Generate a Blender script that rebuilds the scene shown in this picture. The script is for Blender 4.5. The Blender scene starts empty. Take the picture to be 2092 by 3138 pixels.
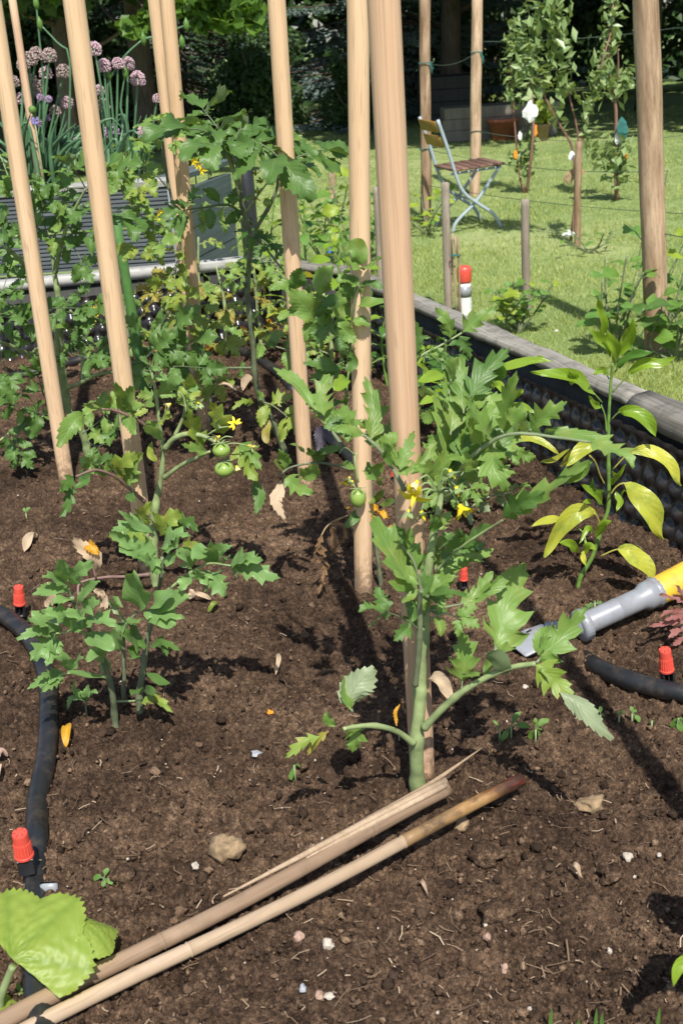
import bpy, bmesh, math, random
import numpy as np
from mathutils import Vector, Matrix

SC = bpy.context.scene
COL = SC.collection
RNG = np.random.default_rng(7)
random.seed(7)
sin, cos, pi = math.sin, math.cos, math.pi

# ------------------------------------------------------------------ camera
CAMZ = 0.85
FPX, CX, CY = 3500.0, 1046.0, 1569.0
PITCH = math.radians(22.8)
ROLL = math.radians(3.83)
LAWN = -0.53
_fw = np.array([0, cos(PITCH), -sin(PITCH)])
_u0 = np.array([0, sin(PITCH), cos(PITCH)])
_x = np.array([1.0, 0, 0])
CR = cos(ROLL) * _x - sin(ROLL) * _u0
CU = sin(ROLL) * _x + cos(ROLL) * _u0
CAMP = np.array([0, 0, CAMZ])

cam = bpy.data.cameras.new('camera')
cam.sensor_fit = 'VERTICAL'
cam.sensor_height = 22.2
cam.sensor_width = 14.8
cam.lens = FPX / 3138.0 * 22.2
cam.clip_start = 0.02
cam.clip_end = 600
cam.dof.use_dof = True
cam.dof.focus_distance = 1.75
cam.dof.aperture_fstop = 9.0
camo = bpy.data.objects.new('camera', cam)
COL.objects.link(camo)
M = Matrix.Identity(4)
for i in range(3):
    M[i][0] = CR[i]; M[i][1] = CU[i]; M[i][2] = -_fw[i]; M[i][3] = CAMP[i]
camo.matrix_world = M
SC.camera = camo

CROPS = {'W': (0, 0, 1.3342), 'C1': (0, 0, .6671), 'C2': (1046, 0, .6671), 'C3': (0, 800, .6671), 'C4': (1046, 800, .6671),
         'C5': (0, 1500, .6671), 'C6': (1046, 1500, .6671), 'C7': (0, 2300, .6671), 'C8': (1046, 2300, .6671),
         'E1': (0, 480, .4464), 'E2': (600, 480, .4464), 'E3': (1150, 880, .3827), 'E4': (1550, 850, .3457), 'E5': (0, 0, .4464),
         'F1': (0, 1300, .4464), 'F2': (700, 1300, .4464), 'F3': (1392, 1900, .4464), 'F4': (1250, 300, .537), 'P': (0, 0, 1.0)}


def px(c, x, y):
    o = CROPS[c]
    return o[0] + x * o[2], o[1] + y * o[2]


def ray(x, y):
    return _fw + (x - CX) / FPX * CR - (y - CY) / FPX * CU


def at(x, y, z=0.0):
    """the point of the horizontal plane z seen at photo pixel x, y"""
    r = ray(x, y)
    return CAMP + r * ((z - CAMZ) / r[2])


def atd(x, y, d):
    """the point at distance d (world y) on the sight line of photo pixel x, y"""
    r = ray(x, y)
    return CAMP + r * (d / r[1])


def mpp(p):
    """metres per photo pixel at point p"""
    return float(np.dot(np.asarray(p) - CAMP, _fw)) / FPX


# ------------------------------------------------------------------ object helpers
def set_props(o, label=None, cat=None, group=None, kind=None):
    if label: o['label'] = label
    if cat: o['category'] = cat
    if group: o['group'] = group
    if kind: o['kind'] = kind
    return o


def empty(name, loc, label, cat, group=None):
    o = bpy.data.objects.new(name, None)
    o.empty_display_size = .05
    COL.objects.link(o)
    o.location = [float(v) for v in loc]
    return set_props(o, label, cat, group)


def mk_mesh(name, V, F, uv=None, smooth=True):
    """V n x 3 array; F int array m x k, or a list of such arrays / index lists"""
    V = np.asarray(V, dtype=np.float32)
    me = bpy.data.meshes.new(name)
    if isinstance(F, np.ndarray):
        F = [F]
    loops, totals = [], []
    for f in F:
        if isinstance(f, np.ndarray) and f.ndim == 2:
            loops.append(f.reshape(-1)); totals.append(np.full(len(f), f.shape[1], dtype=np.int32))
        else:
            loops.append(np.asarray(f, dtype=np.int32)); totals.append(np.array([len(f)], dtype=np.int32))
    L = np.concatenate(loops).astype(np.int32)
    T = np.concatenate(totals).astype(np.int32)
    starts = np.concatenate([[0], np.cumsum(T)[:-1]]).astype(np.int32)
    me.vertices.add(len(V)); me.vertices.foreach_set('co', V.reshape(-1))
    me.loops.add(len(L)); me.loops.foreach_set('vertex_index', L)
    me.polygons.add(len(T)); me.polygons.foreach_set('loop_start', starts)
    me.polygons.foreach_set('use_smooth', np.full(len(T), smooth, dtype=bool))
    if uv is not None:
        ul = me.uv_layers.new(name='UVMap')
        ul.data.foreach_set('uv', np.asarray(uv, dtype=np.float32)[L].reshape(-1))
    me.update(calc_edges=True)
    me.validate()
    return me


class MB:
    """collects shapes; build() links them as ONE mesh object"""
    def __init__(s):
        s.V, s.F, s.UV, s.n = [], [], [], 0

    def add(s, V, F, uv=None):
        V = np.asarray(V, dtype=float)
        if uv is None: uv = np.zeros((len(V), 2))
        if isinstance(F, np.ndarray): F = [F]
        for f in F:
            s.F.append(np.asarray(f, dtype=np.int64) + s.n)
        s.V.append(V); s.UV.append(np.asarray(uv, dtype=float)); s.n += len(V)
        return s

    def box(s, c, size, R=None, bev=0.0):
        x, y, z = [v / 2 for v in size]
        if bev > 0:
            b = bev
            P = []
            for zz, k in ((-z, b), (-z + b, 0), (z - b, 0), (z, b)):
                a, e = x - k, y - k
                P += [(-a + b, -e, zz), (a - b, -e, zz), (a, -e + b, zz), (a, e - b, zz), (a - b, e, zz), (-a + b, e, zz), (-a, e - b, zz), (-a, -e + b, zz)]
            V = np.array(P)
            Q = [[r * 8 + i, r * 8 + (i + 1) % 8, (r + 1) * 8 + (i + 1) % 8, (r + 1) * 8 + i] for r in range(3) for i in range(8)]
            F = [np.array(Q), np.array([[7, 6, 5, 4, 3, 2, 1, 0]]), np.array([[24, 25, 26, 27, 28, 29, 30, 31]])]
        else:
            V = np.array([(i, j, k) for k in (-z, z) for j in (-y, y) for i in (-x, x)])
            F = np.array([[0, 2, 3, 1], [4, 5, 7, 6], [0, 1, 5, 4], [2, 6, 7, 3], [0, 4, 6, 2], [1, 3, 7, 5]])
        if R is not None: V = V @ np.asarray(R).T
        return s.add(V + np.asarray(c), F)

    def tube(s, P, r, n=8, cap=True, squash=None):
        V, F, uv = tube(P, r, n, cap)
        return s.add(V, F, uv)

    def lathe(s, prof, n=16, origin=(0, 0, 0), R=None, groove=0.0):
        """prof list of (r, z)"""
        V = []
        for r, z in prof:
            for i in range(n):
                g = 1 - (groove if i % 2 else 0)
                a = 2 * pi * i / n
                V.append((r * g * cos(a), r * g * sin(a), z))
        m = len(prof)
        F = [np.array([[j * n + i, j * n + (i + 1) % n, (j + 1) * n + (i + 1) % n, (j + 1) * n + i] for j in range(m - 1) for i in range(n)]),
             np.arange(n)[::-1][None, :], (np.arange(n) + (m - 1) * n)[None, :]]
        V = np.array(V)
        if R is not None: V = V @ np.asarray(R).T
        return s.add(V + np.asarray(origin), F)

    def build(s, name, mat, parent=None, smooth=True, base=None):
        V = np.concatenate(s.V)
        if base is None and parent is not None:
            base = root_loc(parent)
        if base is not None: V = V - np.asarray(base)
        me = mk_mesh(name, V, s.F, np.concatenate(s.UV), smooth)
        me.materials.append(mat)
        o = bpy.data.objects.new(name, me)
        COL.objects.link(o)
        if parent is not None: o.parent = parent
        elif base is not None: o.location = [float(v) for v in base]
        return o


def root_loc(o):
    while o.parent is not None: o = o.parent
    return np.array(o.location)


def spline(P, n):
    """Catmull-Rom through P, n samples"""
    P = np.asarray(P, dtype=float)
    if len(P) == 2:
        t = np.linspace(0, 1, n)[:, None]
        return P[0] * (1 - t) + P[1] * t
    Q = np.vstack([2 * P[0] - P[1], P, 2 * P[-1] - P[-2]])
    seg = np.linalg.norm(np.diff(P, axis=0), axis=1)
    cum = np.concatenate([[0], np.cumsum(seg)]) / max(seg.sum(), 1e-9)
    t = np.linspace(0, 1, n)
    k = np.clip(np.searchsorted(cum, t, side='right') - 1, 0, len(P) - 2)
    u = ((t - cum[k]) / np.maximum(cum[k + 1] - cum[k], 1e-9))[:, None]
    a, b, c, d = Q[k], Q[k + 1], Q[k + 2], Q[k + 3]
    return .5 * (2 * b + (c - a) * u + (2 * a - 5 * b + 4 * c - d) * u ** 2 + (3 * b - a - 3 * c + d) * u ** 3)


def norm(v):
    v = np.asarray(v, dtype=float)
    l = np.linalg.norm(v, axis=-1, keepdims=True)
    return v / np.maximum(l, 1e-9)


def frames(P, N0=None):
    P = np.asarray(P, dtype=float)
    T = norm(np.gradient(P, axis=0))
    S = np.zeros_like(P)
    ref = np.array([0, 0, 1.0]) if N0 is None else np.asarray(N0, dtype=float)
    if abs(np.dot(T[0], norm(ref))) > .95: ref = np.array([.3, -1, .1])
    s = norm(np.cross(T[0], ref))
    for i in range(len(P)):
        s = s - T[i] * np.dot(s, T[i]); s = s / max(np.linalg.norm(s), 1e-9)
        S[i] = s
    U = np.cross(S, T)
    return T, S, U


def tube(P, r, n=8, cap=True):
    P = np.asarray(P, dtype=float)
    m = len(P)
    r = np.interp(np.linspace(0, 1, m), np.linspace(0, 1, len(r)), r) if np.ndim(r) else np.full(m, r)
    T, S, U = frames(P)
    a = np.arange(n) * 2 * pi / n
    V = P[:, None, :] + r[:, None, None] * (np.cos(a)[None, :, None] * S[:, None, :] + np.sin(a)[None, :, None] * U[:, None, :])
    i = np.arange(m - 1)[:, None] * n
    j = np.arange(n)[None, :]
    j2 = (j + 1) % n
    F = np.stack([i + j, i + j2, i + n + j2, i + n + j], -1).reshape(-1, 4)
    uv = np.stack([np.tile(np.arange(n) / n, m), np.repeat(np.linspace(0, 1, m), n)], -1)
    Fs = [F]
    if cap:
        Fs += [np.arange(n)[::-1][None, :], (np.arange(n) + (m - 1) * n)[None, :]]
    return V.reshape(-1, 3), Fs, uv


# ------------------------------------------------------------------ numpy noise
def _hash(ix, iy, seed):
    h = (ix.astype(np.int64) * 374761393 + iy.astype(np.int64) * 668265263 + seed * 974634777) & 0xffffffff
    h = ((h ^ (h >> 13)) * 1274126177) & 0xffffffff
    h = ((h ^ (h >> 16)) * 2246822519) & 0xffffffff
    return ((h ^ (h >> 15)) & 0xffffff) / float(0xffffff)


def vnoise(x, y, seed=0):
    ix, iy = np.floor(x), np.floor(y)
    fx, fy = x - ix, y - iy
    fx = fx * fx * (3 - 2 * fx); fy = fy * fy * (3 - 2 * fy)
    a, b = _hash(ix, iy, seed), _hash(ix + 1, iy, seed)
    c, d = _hash(ix, iy + 1, seed), _hash(ix + 1, iy + 1, seed)
    return (a * (1 - fx) + b * fx) * (1 - fy) + (c * (1 - fx) + d * fx) * fy - .5


def fbm(x, y, seed=0, octv=4):
    s, a = 0, 1.0
    for k in range(octv):
        s = s + a * vnoise(x * 2 ** k, y * 2 ** k, seed + k * 17); a *= .5
    return s


def clods(x, y, cell, seed, fill=.6):
    """height of random half-buried lumps (unit: cell)"""
    X, Y = x / cell, y / cell
    ix, iy = np.floor(X), np.floor(Y)
    best = np.zeros_like(X)
    for dx in (-1, 0, 1):
        for dy in (-1, 0, 1):
            jx, jy = ix + dx, iy + dy
            pxx = jx + .15 + .7 * _hash(jx, jy, seed); pyy = jy + .15 + .7 * _hash(jx, jy, seed + 5)
            r = .2 + .42 * _hash(jx, jy, seed + 9)
            on = _hash(jx, jy, seed + 13) < fill
            el = .7 + .6 * _hash(jx, jy, seed + 21)
            d2 = ((X - pxx) * el) ** 2 + ((Y - pyy) / el) ** 2
            hgt = np.where(on, np.sqrt(np.maximum(r * r - d2, 0)), 0)
            best = np.maximum(best, hgt)
    return best


# ------------------------------------------------------------------ materials
def newmat(name):
    m = bpy.data.materials.new(name); m.use_nodes = True
    nt = m.node_tree
    for n in list(nt.nodes): nt.nodes.remove(n)
    out = nt.nodes.new('ShaderNodeOutputMaterial')
    return m, nt, out


def N(nt, t, **kw):
    n = nt.nodes.new(t)
    for k, v in kw.items():
        if k.startswith('i_'):
            key = k[2:]
            key = int(key) if key.isdigit() else key.replace('_', ' ')
            n.inputs[key].default_value = v
        else:
            setattr(n, k, v)
    return n


def ramp(nt, stops, fac=None, interp='LINEAR'):
    n = nt.nodes.new('ShaderNodeValToRGB')
    n.color_ramp.interpolation = interp
    e = n.color_ramp.elements
    while len(e) > 1: e.remove(e[-1])
    e[0].position, e[0].color = stops[0][0], (*stops[0][1], 1)
    for p, c in stops[1:]:
        k = e.new(p); k.color = (*c, 1)
    if fac is not None: nt.links.new(fac, n.inputs[0])
    return n


def mix(nt, fac, a, b, mode='MIX'):
    n = nt.nodes.new('ShaderNodeMix'); n.data_type = 'RGBA'; n.blend_type = mode
    for s, v in ((n.inputs[0], fac), (n.inputs[6], a), (n.inputs[7], b)):
        if hasattr(v, 'links') or isinstance(v, bpy.types.NodeSocket): nt.links.new(v, s)
        elif isinstance(v, (int, float)): s.default_value = v
        else: s.default_value = (*v, 1)
    return n.outputs[2]


def math_(nt, op, a, b=None, c=None, clamp=False):
    n = nt.nodes.new('ShaderNodeMath'); n.operation = op; n.use_clamp = clamp
    for s, v in zip(n.inputs, (a, b, c)):
        if v is None: continue
        if isinstance(v, bpy.types.NodeSocket): nt.links.new(v, s)
        else: s.default_value = v
    return n.outputs[0]


def noise(nt, scale, detail=3, rough=.55, vec=None, mapscale=None, coord='Object'):
    t = N(nt, 'ShaderNodeTexNoise', i_Scale=scale, i_Detail=detail, i_Roughness=rough)
    if vec is None:
        vec = N(nt, 'ShaderNodeTexCoord').outputs[coord]
    if mapscale:
        mp = N(nt, 'ShaderNodeMapping'); mp.inputs['Scale'].default_value = mapscale
        nt.links.new(vec, mp.inputs[0]); vec = mp.outputs[0]
    nt.links.new(vec, t.inputs['Vector'])
    return t.outputs[0]


def pbr(nt, out, color, rough=.6, bump=None, bstr=.3, bdist=.002, spec=.5, trans=0.0, tcolor=None, coat=0, sheen=0):
    p = N(nt, 'ShaderNodeBsdfPrincipled')
    for s, v in ((p.inputs['Base Color'], color), (p.inputs['Roughness'], rough)):
        if isinstance(v, bpy.types.NodeSocket): nt.links.new(v, s)
        elif isinstance(v, (int, float)): s.default_value = v
        else: s.default_value = (*v, 1)
    p.inputs['Specular IOR Level'].default_value = spec
    p.inputs['Coat Weight'].default_value = coat
    p.inputs['Sheen Weight'].default_value = sheen
    p.inputs['Sheen Roughness'].default_value = .4
    if bump is not None:
        b = N(nt, 'ShaderNodeBump', i_Strength=bstr, i_Distance=bdist)
        nt.links.new(bump, b.inputs['Height']); nt.links.new(b.outputs[0], p.inputs['Normal'])
    sh = p.outputs[0]
    if trans > 0:
        t = N(nt, 'ShaderNodeBsdfTranslucent')
        tc = tcolor if tcolor is not None else color
        if isinstance(tc, bpy.types.NodeSocket): nt.links.new(tc, t.inputs[0])
        else: t.inputs[0].default_value = (*tc, 1)
        mx = N(nt, 'ShaderNodeMixShader', i_0=trans)
        nt.links.new(sh, mx.inputs[1]); nt.links.new(t.outputs[0], mx.inputs[2]); sh = mx.outputs[0]
    nt.links.new(sh, out.inputs[0])
    return p


def m_plain(name, c, rough=.5, var=.15, nscale=40, spec=.5, bstr=.2, bdist=.001, coat=0, dust=0):
    m, nt, out = newmat(name)
    n = noise(nt, nscale, 4)
    a = tuple(v * (1 - var) for v in c); b = tuple(min(1, v * (1 + var)) for v in c)
    col_ = ramp(nt, [(.3, a), (.7, b)], n).outputs[0]
    if dust:                                    # dried soil splashes
        nd = noise(nt, 38, 5, .72)
        col_ = mix(nt, math_(nt, 'MULTIPLY', ramp(nt, [(.48, (0, 0, 0)), (.66, (1, 1, 1))], nd).outputs[0], dust), col_, (.17, .115, .075))
    pbr(nt, out, col_, rough, n, bstr, bdist, spec, coat=coat)
    return m


def m_leaf(name, c1, c2, vein, under, trans=.3, rough=.45, blot=None, spec=.45, nveins=4.0, crinkle=1.0, sheen=.05):
    """two tones by patch and by object, pale veins, paler underside"""
    m, nt, out = newmat(name)
    uvn = N(nt, 'ShaderNodeTexCoord')
    sep = N(nt, 'ShaderNodeSeparateXYZ'); nt.links.new(uvn.outputs['UV'], sep.inputs[0])
    a = math_(nt, 'ABSOLUTE', math_(nt, 'MULTIPLY_ADD', sep.outputs[0], 2.0, -1.0))
    v = sep.outputs[1]
    lat = math_(nt, 'SINE', math_(nt, 'MULTIPLY', math_(nt, 'MULTIPLY_ADD', a, -.30, v), nveins * 2 * pi))
    latl = math_(nt, 'SUBTRACT', math_(nt, 'MULTIPLY', math_(nt, 'ABSOLUTE', lat), -7.0), -1.0, clamp=True)
    mid = math_(nt, 'SUBTRACT', 1.0, math_(nt, 'MULTIPLY', a, 12.0), clamp=True)
    veins = math_(nt, 'MAXIMUM', math_(nt, 'MULTIPLY', latl, .5), mid)
    oi = N(nt, 'ShaderNodeObjectInfo')
    isl = N(nt, 'ShaderNodeNewGeometry')
    n1 = noise(nt, 35, 3, coord='Object')
    f = math_(nt, 'ADD', math_(nt, 'MULTIPLY', n1, .6), math_(nt, 'MULTIPLY', isl.outputs['Random Per Island'], .5))
    f = math_(nt, 'ADD', math_(nt, 'MULTIPLY', oi.outputs['Random'], .3), math_(nt, 'ADD', f, -.25), clamp=True)
    colr = mix(nt, f, c1, c2)
    if blot is not None:
        n2 = noise(nt, 45, 4, .65)
        bl = ramp(nt, [(.5, (0, 0, 0)), (.62, (1, 1, 1))], n2).outputs[0]
        colr = mix(nt, math_(nt, 'MULTIPLY', bl, blot[1]), colr, blot[0])
    colr = mix(nt, math_(nt, 'MULTIPLY', veins, .55), colr, vein)
    back = mix(nt, math_(nt, 'MULTIPLY', veins, .4), under, tuple(x * .6 for x in under))
    colr2 = mix(nt, isl.outputs['Backfacing'], colr, back)
    puck = math_(nt, 'ADD', math_(nt, 'MULTIPLY', math_(nt, 'ABSOLUTE', lat), .8), math_(nt, 'MULTIPLY', noise(nt, 140, 2), .9))
    puck = math_(nt, 'SUBTRACT', puck, math_(nt, 'MULTIPLY', mid, 1.0))
    tc = mix(nt, .5, colr, (c2[0] * 1.9, c2[1] * 1.6, c2[2] * .5))
    pbr(nt, out, colr2, rough, puck, .26 * crinkle, .0012, spec, trans, tc, sheen=sheen)
    return m


def m_wood(name, dark, light, zs=2.5, xs=70, rough=.65, bstr=.25, dirt=None, coord='Object', uvs=None, soiled=False, broad=.45):
    m, nt, out = newmat(name)
    if uvs: coord = 'UV'
    ms = (xs, xs, zs) if not uvs else (uvs[0], uvs[1], 1)
    g = noise(nt, 1.0, 5, .6, mapscale=ms, coord=coord)
    g2 = noise(nt, 1.0, 3, .5, mapscale=tuple(q * .18 for q in ms[:2]) + (zs * .7,) if not uvs else (ms[0] * .7, ms[1] * .18, 1), coord=coord)
    g3 = noise(nt, 1.0, 2, .5, mapscale=(xs * 3.5, xs * 3.5, zs * 6) if not uvs else (ms[0] * 6, ms[1] * 3, 1), coord=coord)
    oi = N(nt, 'ShaderNodeObjectInfo')
    f = math_(nt, 'ADD', math_(nt, 'MULTIPLY', g, 1 - broad), math_(nt, 'MULTIPLY', g2, broad))
    f = math_(nt, 'ADD', f, math_(nt, 'MULTIPLY_ADD', oi.outputs['Random'], .16, -.08))
    c = ramp(nt, [(.33, dark), (.52, tuple((a + b) / 2 for a, b in zip(dark, light))), (.68, light)], f).outputs[0]
    c = mix(nt, math_(nt, 'MULTIPLY', ramp(nt, [(.56, (0, 0, 0)), (.66, (1, 1, 1))], g3).outputs[0], .28), c, tuple(v * .45 for v in dark))
    if dirt is not None:
        nd = noise(nt, 30, 4, .65)
        c = mix(nt, math_(nt, 'MULTIPLY', ramp(nt, [(.5, (0, 0, 0)), (.62, (1, 1, 1))], nd).outputs[0], dirt[1]), c, dirt[0])
    if soiled:
        # soil splashes near the foot (the stake starts 15 cm under ground) and a few dark flecks higher up
        sp = N(nt, 'ShaderNodeSeparateXYZ'); nt.links.new(N(nt, 'ShaderNodeTexCoord').outputs['Object'], sp.inputs[0])
        nd = noise(nt, 60, 4, .7)
        low = math_(nt, 'SUBTRACT', 1.0, math_(nt, 'MULTIPLY', math_(nt, 'SUBTRACT', sp.outputs[2], .15), 9.0), clamp=True)
        c = mix(nt, math_(nt, 'MULTIPLY', ramp(nt, [(.42, (0, 0, 0)), (.58, (1, 1, 1))], math_(nt, 'ADD', nd, math_(nt, 'MULTIPLY_ADD', low, .22, -.12))).outputs[0], math_(nt, 'MULTIPLY', low, .8)), c, (.10, .062, .04))
        nk = noise(nt, 1.0, 2, .5, mapscale=(45, 45, 9))
        c = mix(nt, math_(nt, 'MULTIPLY', ramp(nt, [(.66, (0, 0, 0)), (.74, (1, 1, 1))], nk).outputs[0], .5), c, tuple(v * .5 for v in dark))
    pbr(nt, out, c, rough, math_(nt, 'ADD', g, math_(nt, 'MULTIPLY', g3, .5)), bstr, .0015, .3)
    return m


def m_cloud(name, c1, c2, trans=.25, rough=.5, nscale=1.5, spec=.4):
    """foliage of many small leaves: tone by leaf and by clump"""
    m, nt, out = newmat(name)
    g = N(nt, 'ShaderNodeNewGeometry')
    n = noise(nt, nscale, 2)
    f = math_(nt, 'ADD', math_(nt, 'MULTIPLY', g.outputs['Random Per Island'], .65), math_(nt, 'MULTIPLY_ADD', n, 1.0, -.33), clamp=True)
    c = mix(nt, f, c1, c2)
    tc = mix(nt, .5, c, (c2[0] * 1.8, c2[1] * 1.5, c2[2] * .5))
    pbr(nt, out, c, rough, spec=spec, trans=trans, tcolor=tc)
    return m


MT = {}
MT['tom'] = m_leaf('tomato_leaf', (.105, .205, .036), (.225, .360, .078), (.27, .39, .14), (.32, .38, .22), blot=((.30, .30, .07), .3))
MT['tom_blue'] = m_leaf('young_tomato_leaf', (.140, .262, .074), (.240, .395, .125), (.24, .38, .18), (.28, .34, .19))
MT['tom_dark'] = m_leaf('deep_green_and_shaded_leaf', (.062, .140, .028), (.135, .245, .054), (.15, .26, .08), (.18, .24, .12))  # deep green, also painted on leaves that lie on the shadow side
MT['tom_pale'] = m_leaf('pale_tomato_leaf', (.17, .275, .038), (.30, .385, .070), (.17, .26, .06), (.34, .38, .20), blot=((.33, .28, .05), .5))
MT['tom_yel'] = m_leaf('yellowing_leaf', (.26, .26, .05), (.40, .34, .06), (.16, .22, .05), (.34, .32, .14), blot=((.30, .17, .04), .5))
MT['pep'] = m_leaf('pepper_leaf', (.16, .29, .02), (.31, .45, .04), (.28, .42, .08), (.24, .34, .09), trans=.35, rough=.3, spec=.6, sheen=0, nveins=3.5)
MT['pep_dark'] = m_leaf('dark_pepper_leaf', (.045, .13, .016), (.10, .22, .028), (.15, .27, .05), (.16, .24, .07), rough=.32, spec=.55, nveins=3.5)
MT['pep_yel'] = m_leaf('yellow_pepper_leaf', (.38, .43, .045), (.60, .59, .075), (.42, .42, .10), (.5, .46, .12), trans=.35, rough=.35, blot=((.26, .36, .06), .7), nveins=3.5)
MT['orange'] = m_leaf('orange_dead_leaf', (.55, .27, .02), (.75, .42, .03), (.6, .4, .1), (.6, .36, .08), trans=.3)
MT['dry'] = m_leaf('dry_brown_leaf', (.16, .085, .035), (.30, .18, .09), (.20, .12, .06), (.28, .17, .09), trans=.15, rough=.8)
MT['dry_pale'] = m_leaf('dry_pale_leaf', (.42, .30, .18), (.60, .47, .33), (.35, .22, .10), (.55, .36, .15), trans=.15, rough=.8)
MT['purple'] = m_leaf('purple_leaf', (.05, .045, .06), (.10, .08, .11), (.16, .14, .16), (.12, .10, .13))
MT['red_leaf'] = m_leaf('red_leaf', (.26, .085, .075), (.44, .22, .20), (.5, .3, .28), (.30, .12, .10), trans=.3)
MT['cuc'] = m_leaf('cucumber_leaf', (.26, .38, .055), (.36, .46, .085), (.17, .29, .04), (.20, .30, .07), trans=.4, nveins=5, crinkle=.6)
MT['weed'] = m_leaf('weed_leaf', (.10, .22, .04), (.18, .32, .07), (.2, .34, .1), (.16, .26, .09))
MT['bush'] = m_leaf('bush_leaf', (.085, .19, .03), (.18, .31, .05), (.22, .34, .08), (.18, .26, .09))
MT['bush_yel'] = m_leaf('yellow_green_bush_leaf', (.22, .32, .03), (.34, .42, .04), (.3, .4, .08), (.28, .34, .1))
MT['stem'] = m_plain('green_stem', (.25, .315, .135), .6, .36, 38, bstr=.5, bdist=.002)
MT['stem_dark'] = m_plain('dark_stem', (.14, .165, .09), .6, .4, 38, bstr=.5, bdist=.002)
MT['stem_pur'] = m_plain('purple_stem', (.20, .12, .10), .55, .25, 60)
MT['stem_dry'] = m_plain('dry_stem', (.33, .24, .13), .8, .25, 60)
MT['stem_pep'] = m_plain('pepper_stem', (.14, .25, .05), .4, .3, 80)
MT['petal'] = m_plain('yellow_petal', (.78, .62, .02), .5, .12, 80)
MT['petal_pale'] = m_plain('cream_petal', (.70, .62, .28), .6, .15, 80)
MT['calyx'] = m_plain('calyx_green', (.22, .30, .12), .6, .2, 80)
MT['fruit'] = m_plain('green_fruit', (.26, .38, .08), .18, .16, 14, spec=.6, bstr=0)
MT['stake'] = m_wood('stake_wood', (.56, .36, .20), (.78, .56, .36), bstr=.2, soiled=True)
MT['stake_red'] = m_wood('reddish_stake_wood', (.53, .335, .21), (.68, .455, .30), xs=240, zs=1.8, bstr=.35, soiled=True, broad=.04)
MT['post'] = m_wood('weathered_post', (.20, .12, .065), (.66, .47, .32), zs=5, xs=55, bstr=.8)
MT['post_grey'] = m_wood('grey_post', (.20, .16, .125), (.42, .35, .28), zs=5, xs=50, bstr=.5)
MT['rim'] = m_wood('rim_board', (.115, .105, .088), (.37, .345, .295), zs=1, xs=1, bstr=.9, dirt=((.07, .066, .054), .4), uvs=(2.5, 210))
MT['bamboo'] = m_wood('bamboo_brown', (.22, .145, .09), (.42, .30, .205), zs=3, xs=90, bstr=.15, dirt=((.16, .11, .07), .35))
MT['bamboo_pale'] = m_wood('bamboo_pale', (.30, .21, .13), (.50, .38, .265), zs=3, xs=90, bstr=.15, dirt=((.3, .21, .13), .3))
MT['bamboo_dark'] = m_wood('bamboo_sheath', (.09, .045, .022), (.30, .17, .07), zs=12, xs=60, bstr=.3)
MT['bamboo_red'] = m_wood('bamboo_red_tip', (.13, .022, .012), (.30, .06, .03), zs=10, xs=60, rough=.4)
MT['hose'] = m_plain('black_hose', (.016, .017, .019), .42, .3, 25, bstr=.1, dust=.2)
MT['liner'] = m_plain('black_liner', (.019, .019, .022), .22, .35, 60, spec=.6, bstr=.3, dust=.12)
MT['red_pl'] = m_plain('red_plastic', (.72, .085, .055), .42, .1, 60, bstr=0, dust=.2)
MT['blk_pl'] = m_plain('black_plastic', (.022, .023, .026), .4, .2, 60)
MT['grey_pl'] = m_plain('grey_plastic', (.27, .285, .31), .4, .08, 30, bstr=.05, dust=.35)
MT['yel_pl'] = m_plain('yellow_plastic', (.74, .47, .045), .45, .1, 30, bstr=.05, dust=.4)
MT['white_pl'] = m_plain('white_plastic', (.74, .74, .73), .5, .08, 30)
MT['green_pl'] = m_plain('green_plastic', (.085, .20, .05), .45, .15, 60)
MT['teal'] = m_plain('teal_tie', (.03, .14, .125), .5, .2, 60)
MT['orange_pl'] = m_plain('orange_plastic', (.8, .28, .02), .5, .1, 60)
MT['wire'] = m_plain('green_wire', (.05, .085, .06), .5, .2, 60)
MT['blue_pl'] = m_plain('blue_plastic', (.04, .18, .45), .4, .2, 60)
MT['chair_fr'] = m_plain('blue_grey_paint', (.34, .40, .44), .45, .1, 40)
MT['chair_seat'] = m_wood('dark_slats', (.12, .062, .045), (.24, .14, .105), zs=3, xs=40)
MT['chair_back'] = m_wood('oiled_slats', (.24, .13, .03), (.42, .27, .06), zs=3, xs=40)
MT['terra'] = m_plain('terracotta', (.36, .115, .06), .8, .2, 30)
MT['twine'] = m_plain('twine', (.40, .25, .12), .9, .3, 120)
MT['bedwood'] = m_wood('grey_decking', (.075, .088, .092), (.185, .205, .21), zs=1, xs=1, bstr=.4, uvs=(3, 120))
MT['bedcap'] = m_wood('pale_cap', (.28, .28, .26), (.52, .51, .475), zs=1, xs=1, bstr=.4, uvs=(3, 120), dirt=((.16, .15, .13), .4))
MT['bedside'] = m_wood('green_grey_paint', (.05, .07, .072), (.11, .14, .14), zs=1, xs=1, bstr=.4, uvs=(3, 90))
MT['darkwood'] = m_wood('dark_board', (.022, .022, .020), (.05, .05, .045), zs=2, xs=40, bstr=.5)
MT['plank_bg'] = m_wood('mossy_plank', (.10, .09, .07), (.2, .18, .14), zs=2, xs=20)
MT['bark'] = m_wood('bark', (.06, .045, .035), (.16, .125, .10), zs=6, xs=25, bstr=.8)
MT['twig'] = m_wood('reddish_twig', (.16, .075, .055), (.30, .17, .13), zs=6, xs=60)
MT['stone'] = m_plain('brown_stone', (.26, .18, .10), .9, .45, 70, bstr=.9, bdist=.004)
MT['peb_white'] = m_plain('white_pebble', (.46, .40, .33), .8, .15, 90)
MT['peb_pink'] = m_plain('pink_pebble', (.36, .235, .175), .8, .2, 90)
MT['peb_grey'] = m_plain('grey_pebble', (.33, .34, .36), .6, .2, 90)
MT['clod'] = m_plain('dark_clod', (.034, .021, .015), .95, .5, 120, bstr=1.0, bdist=.004)
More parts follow.
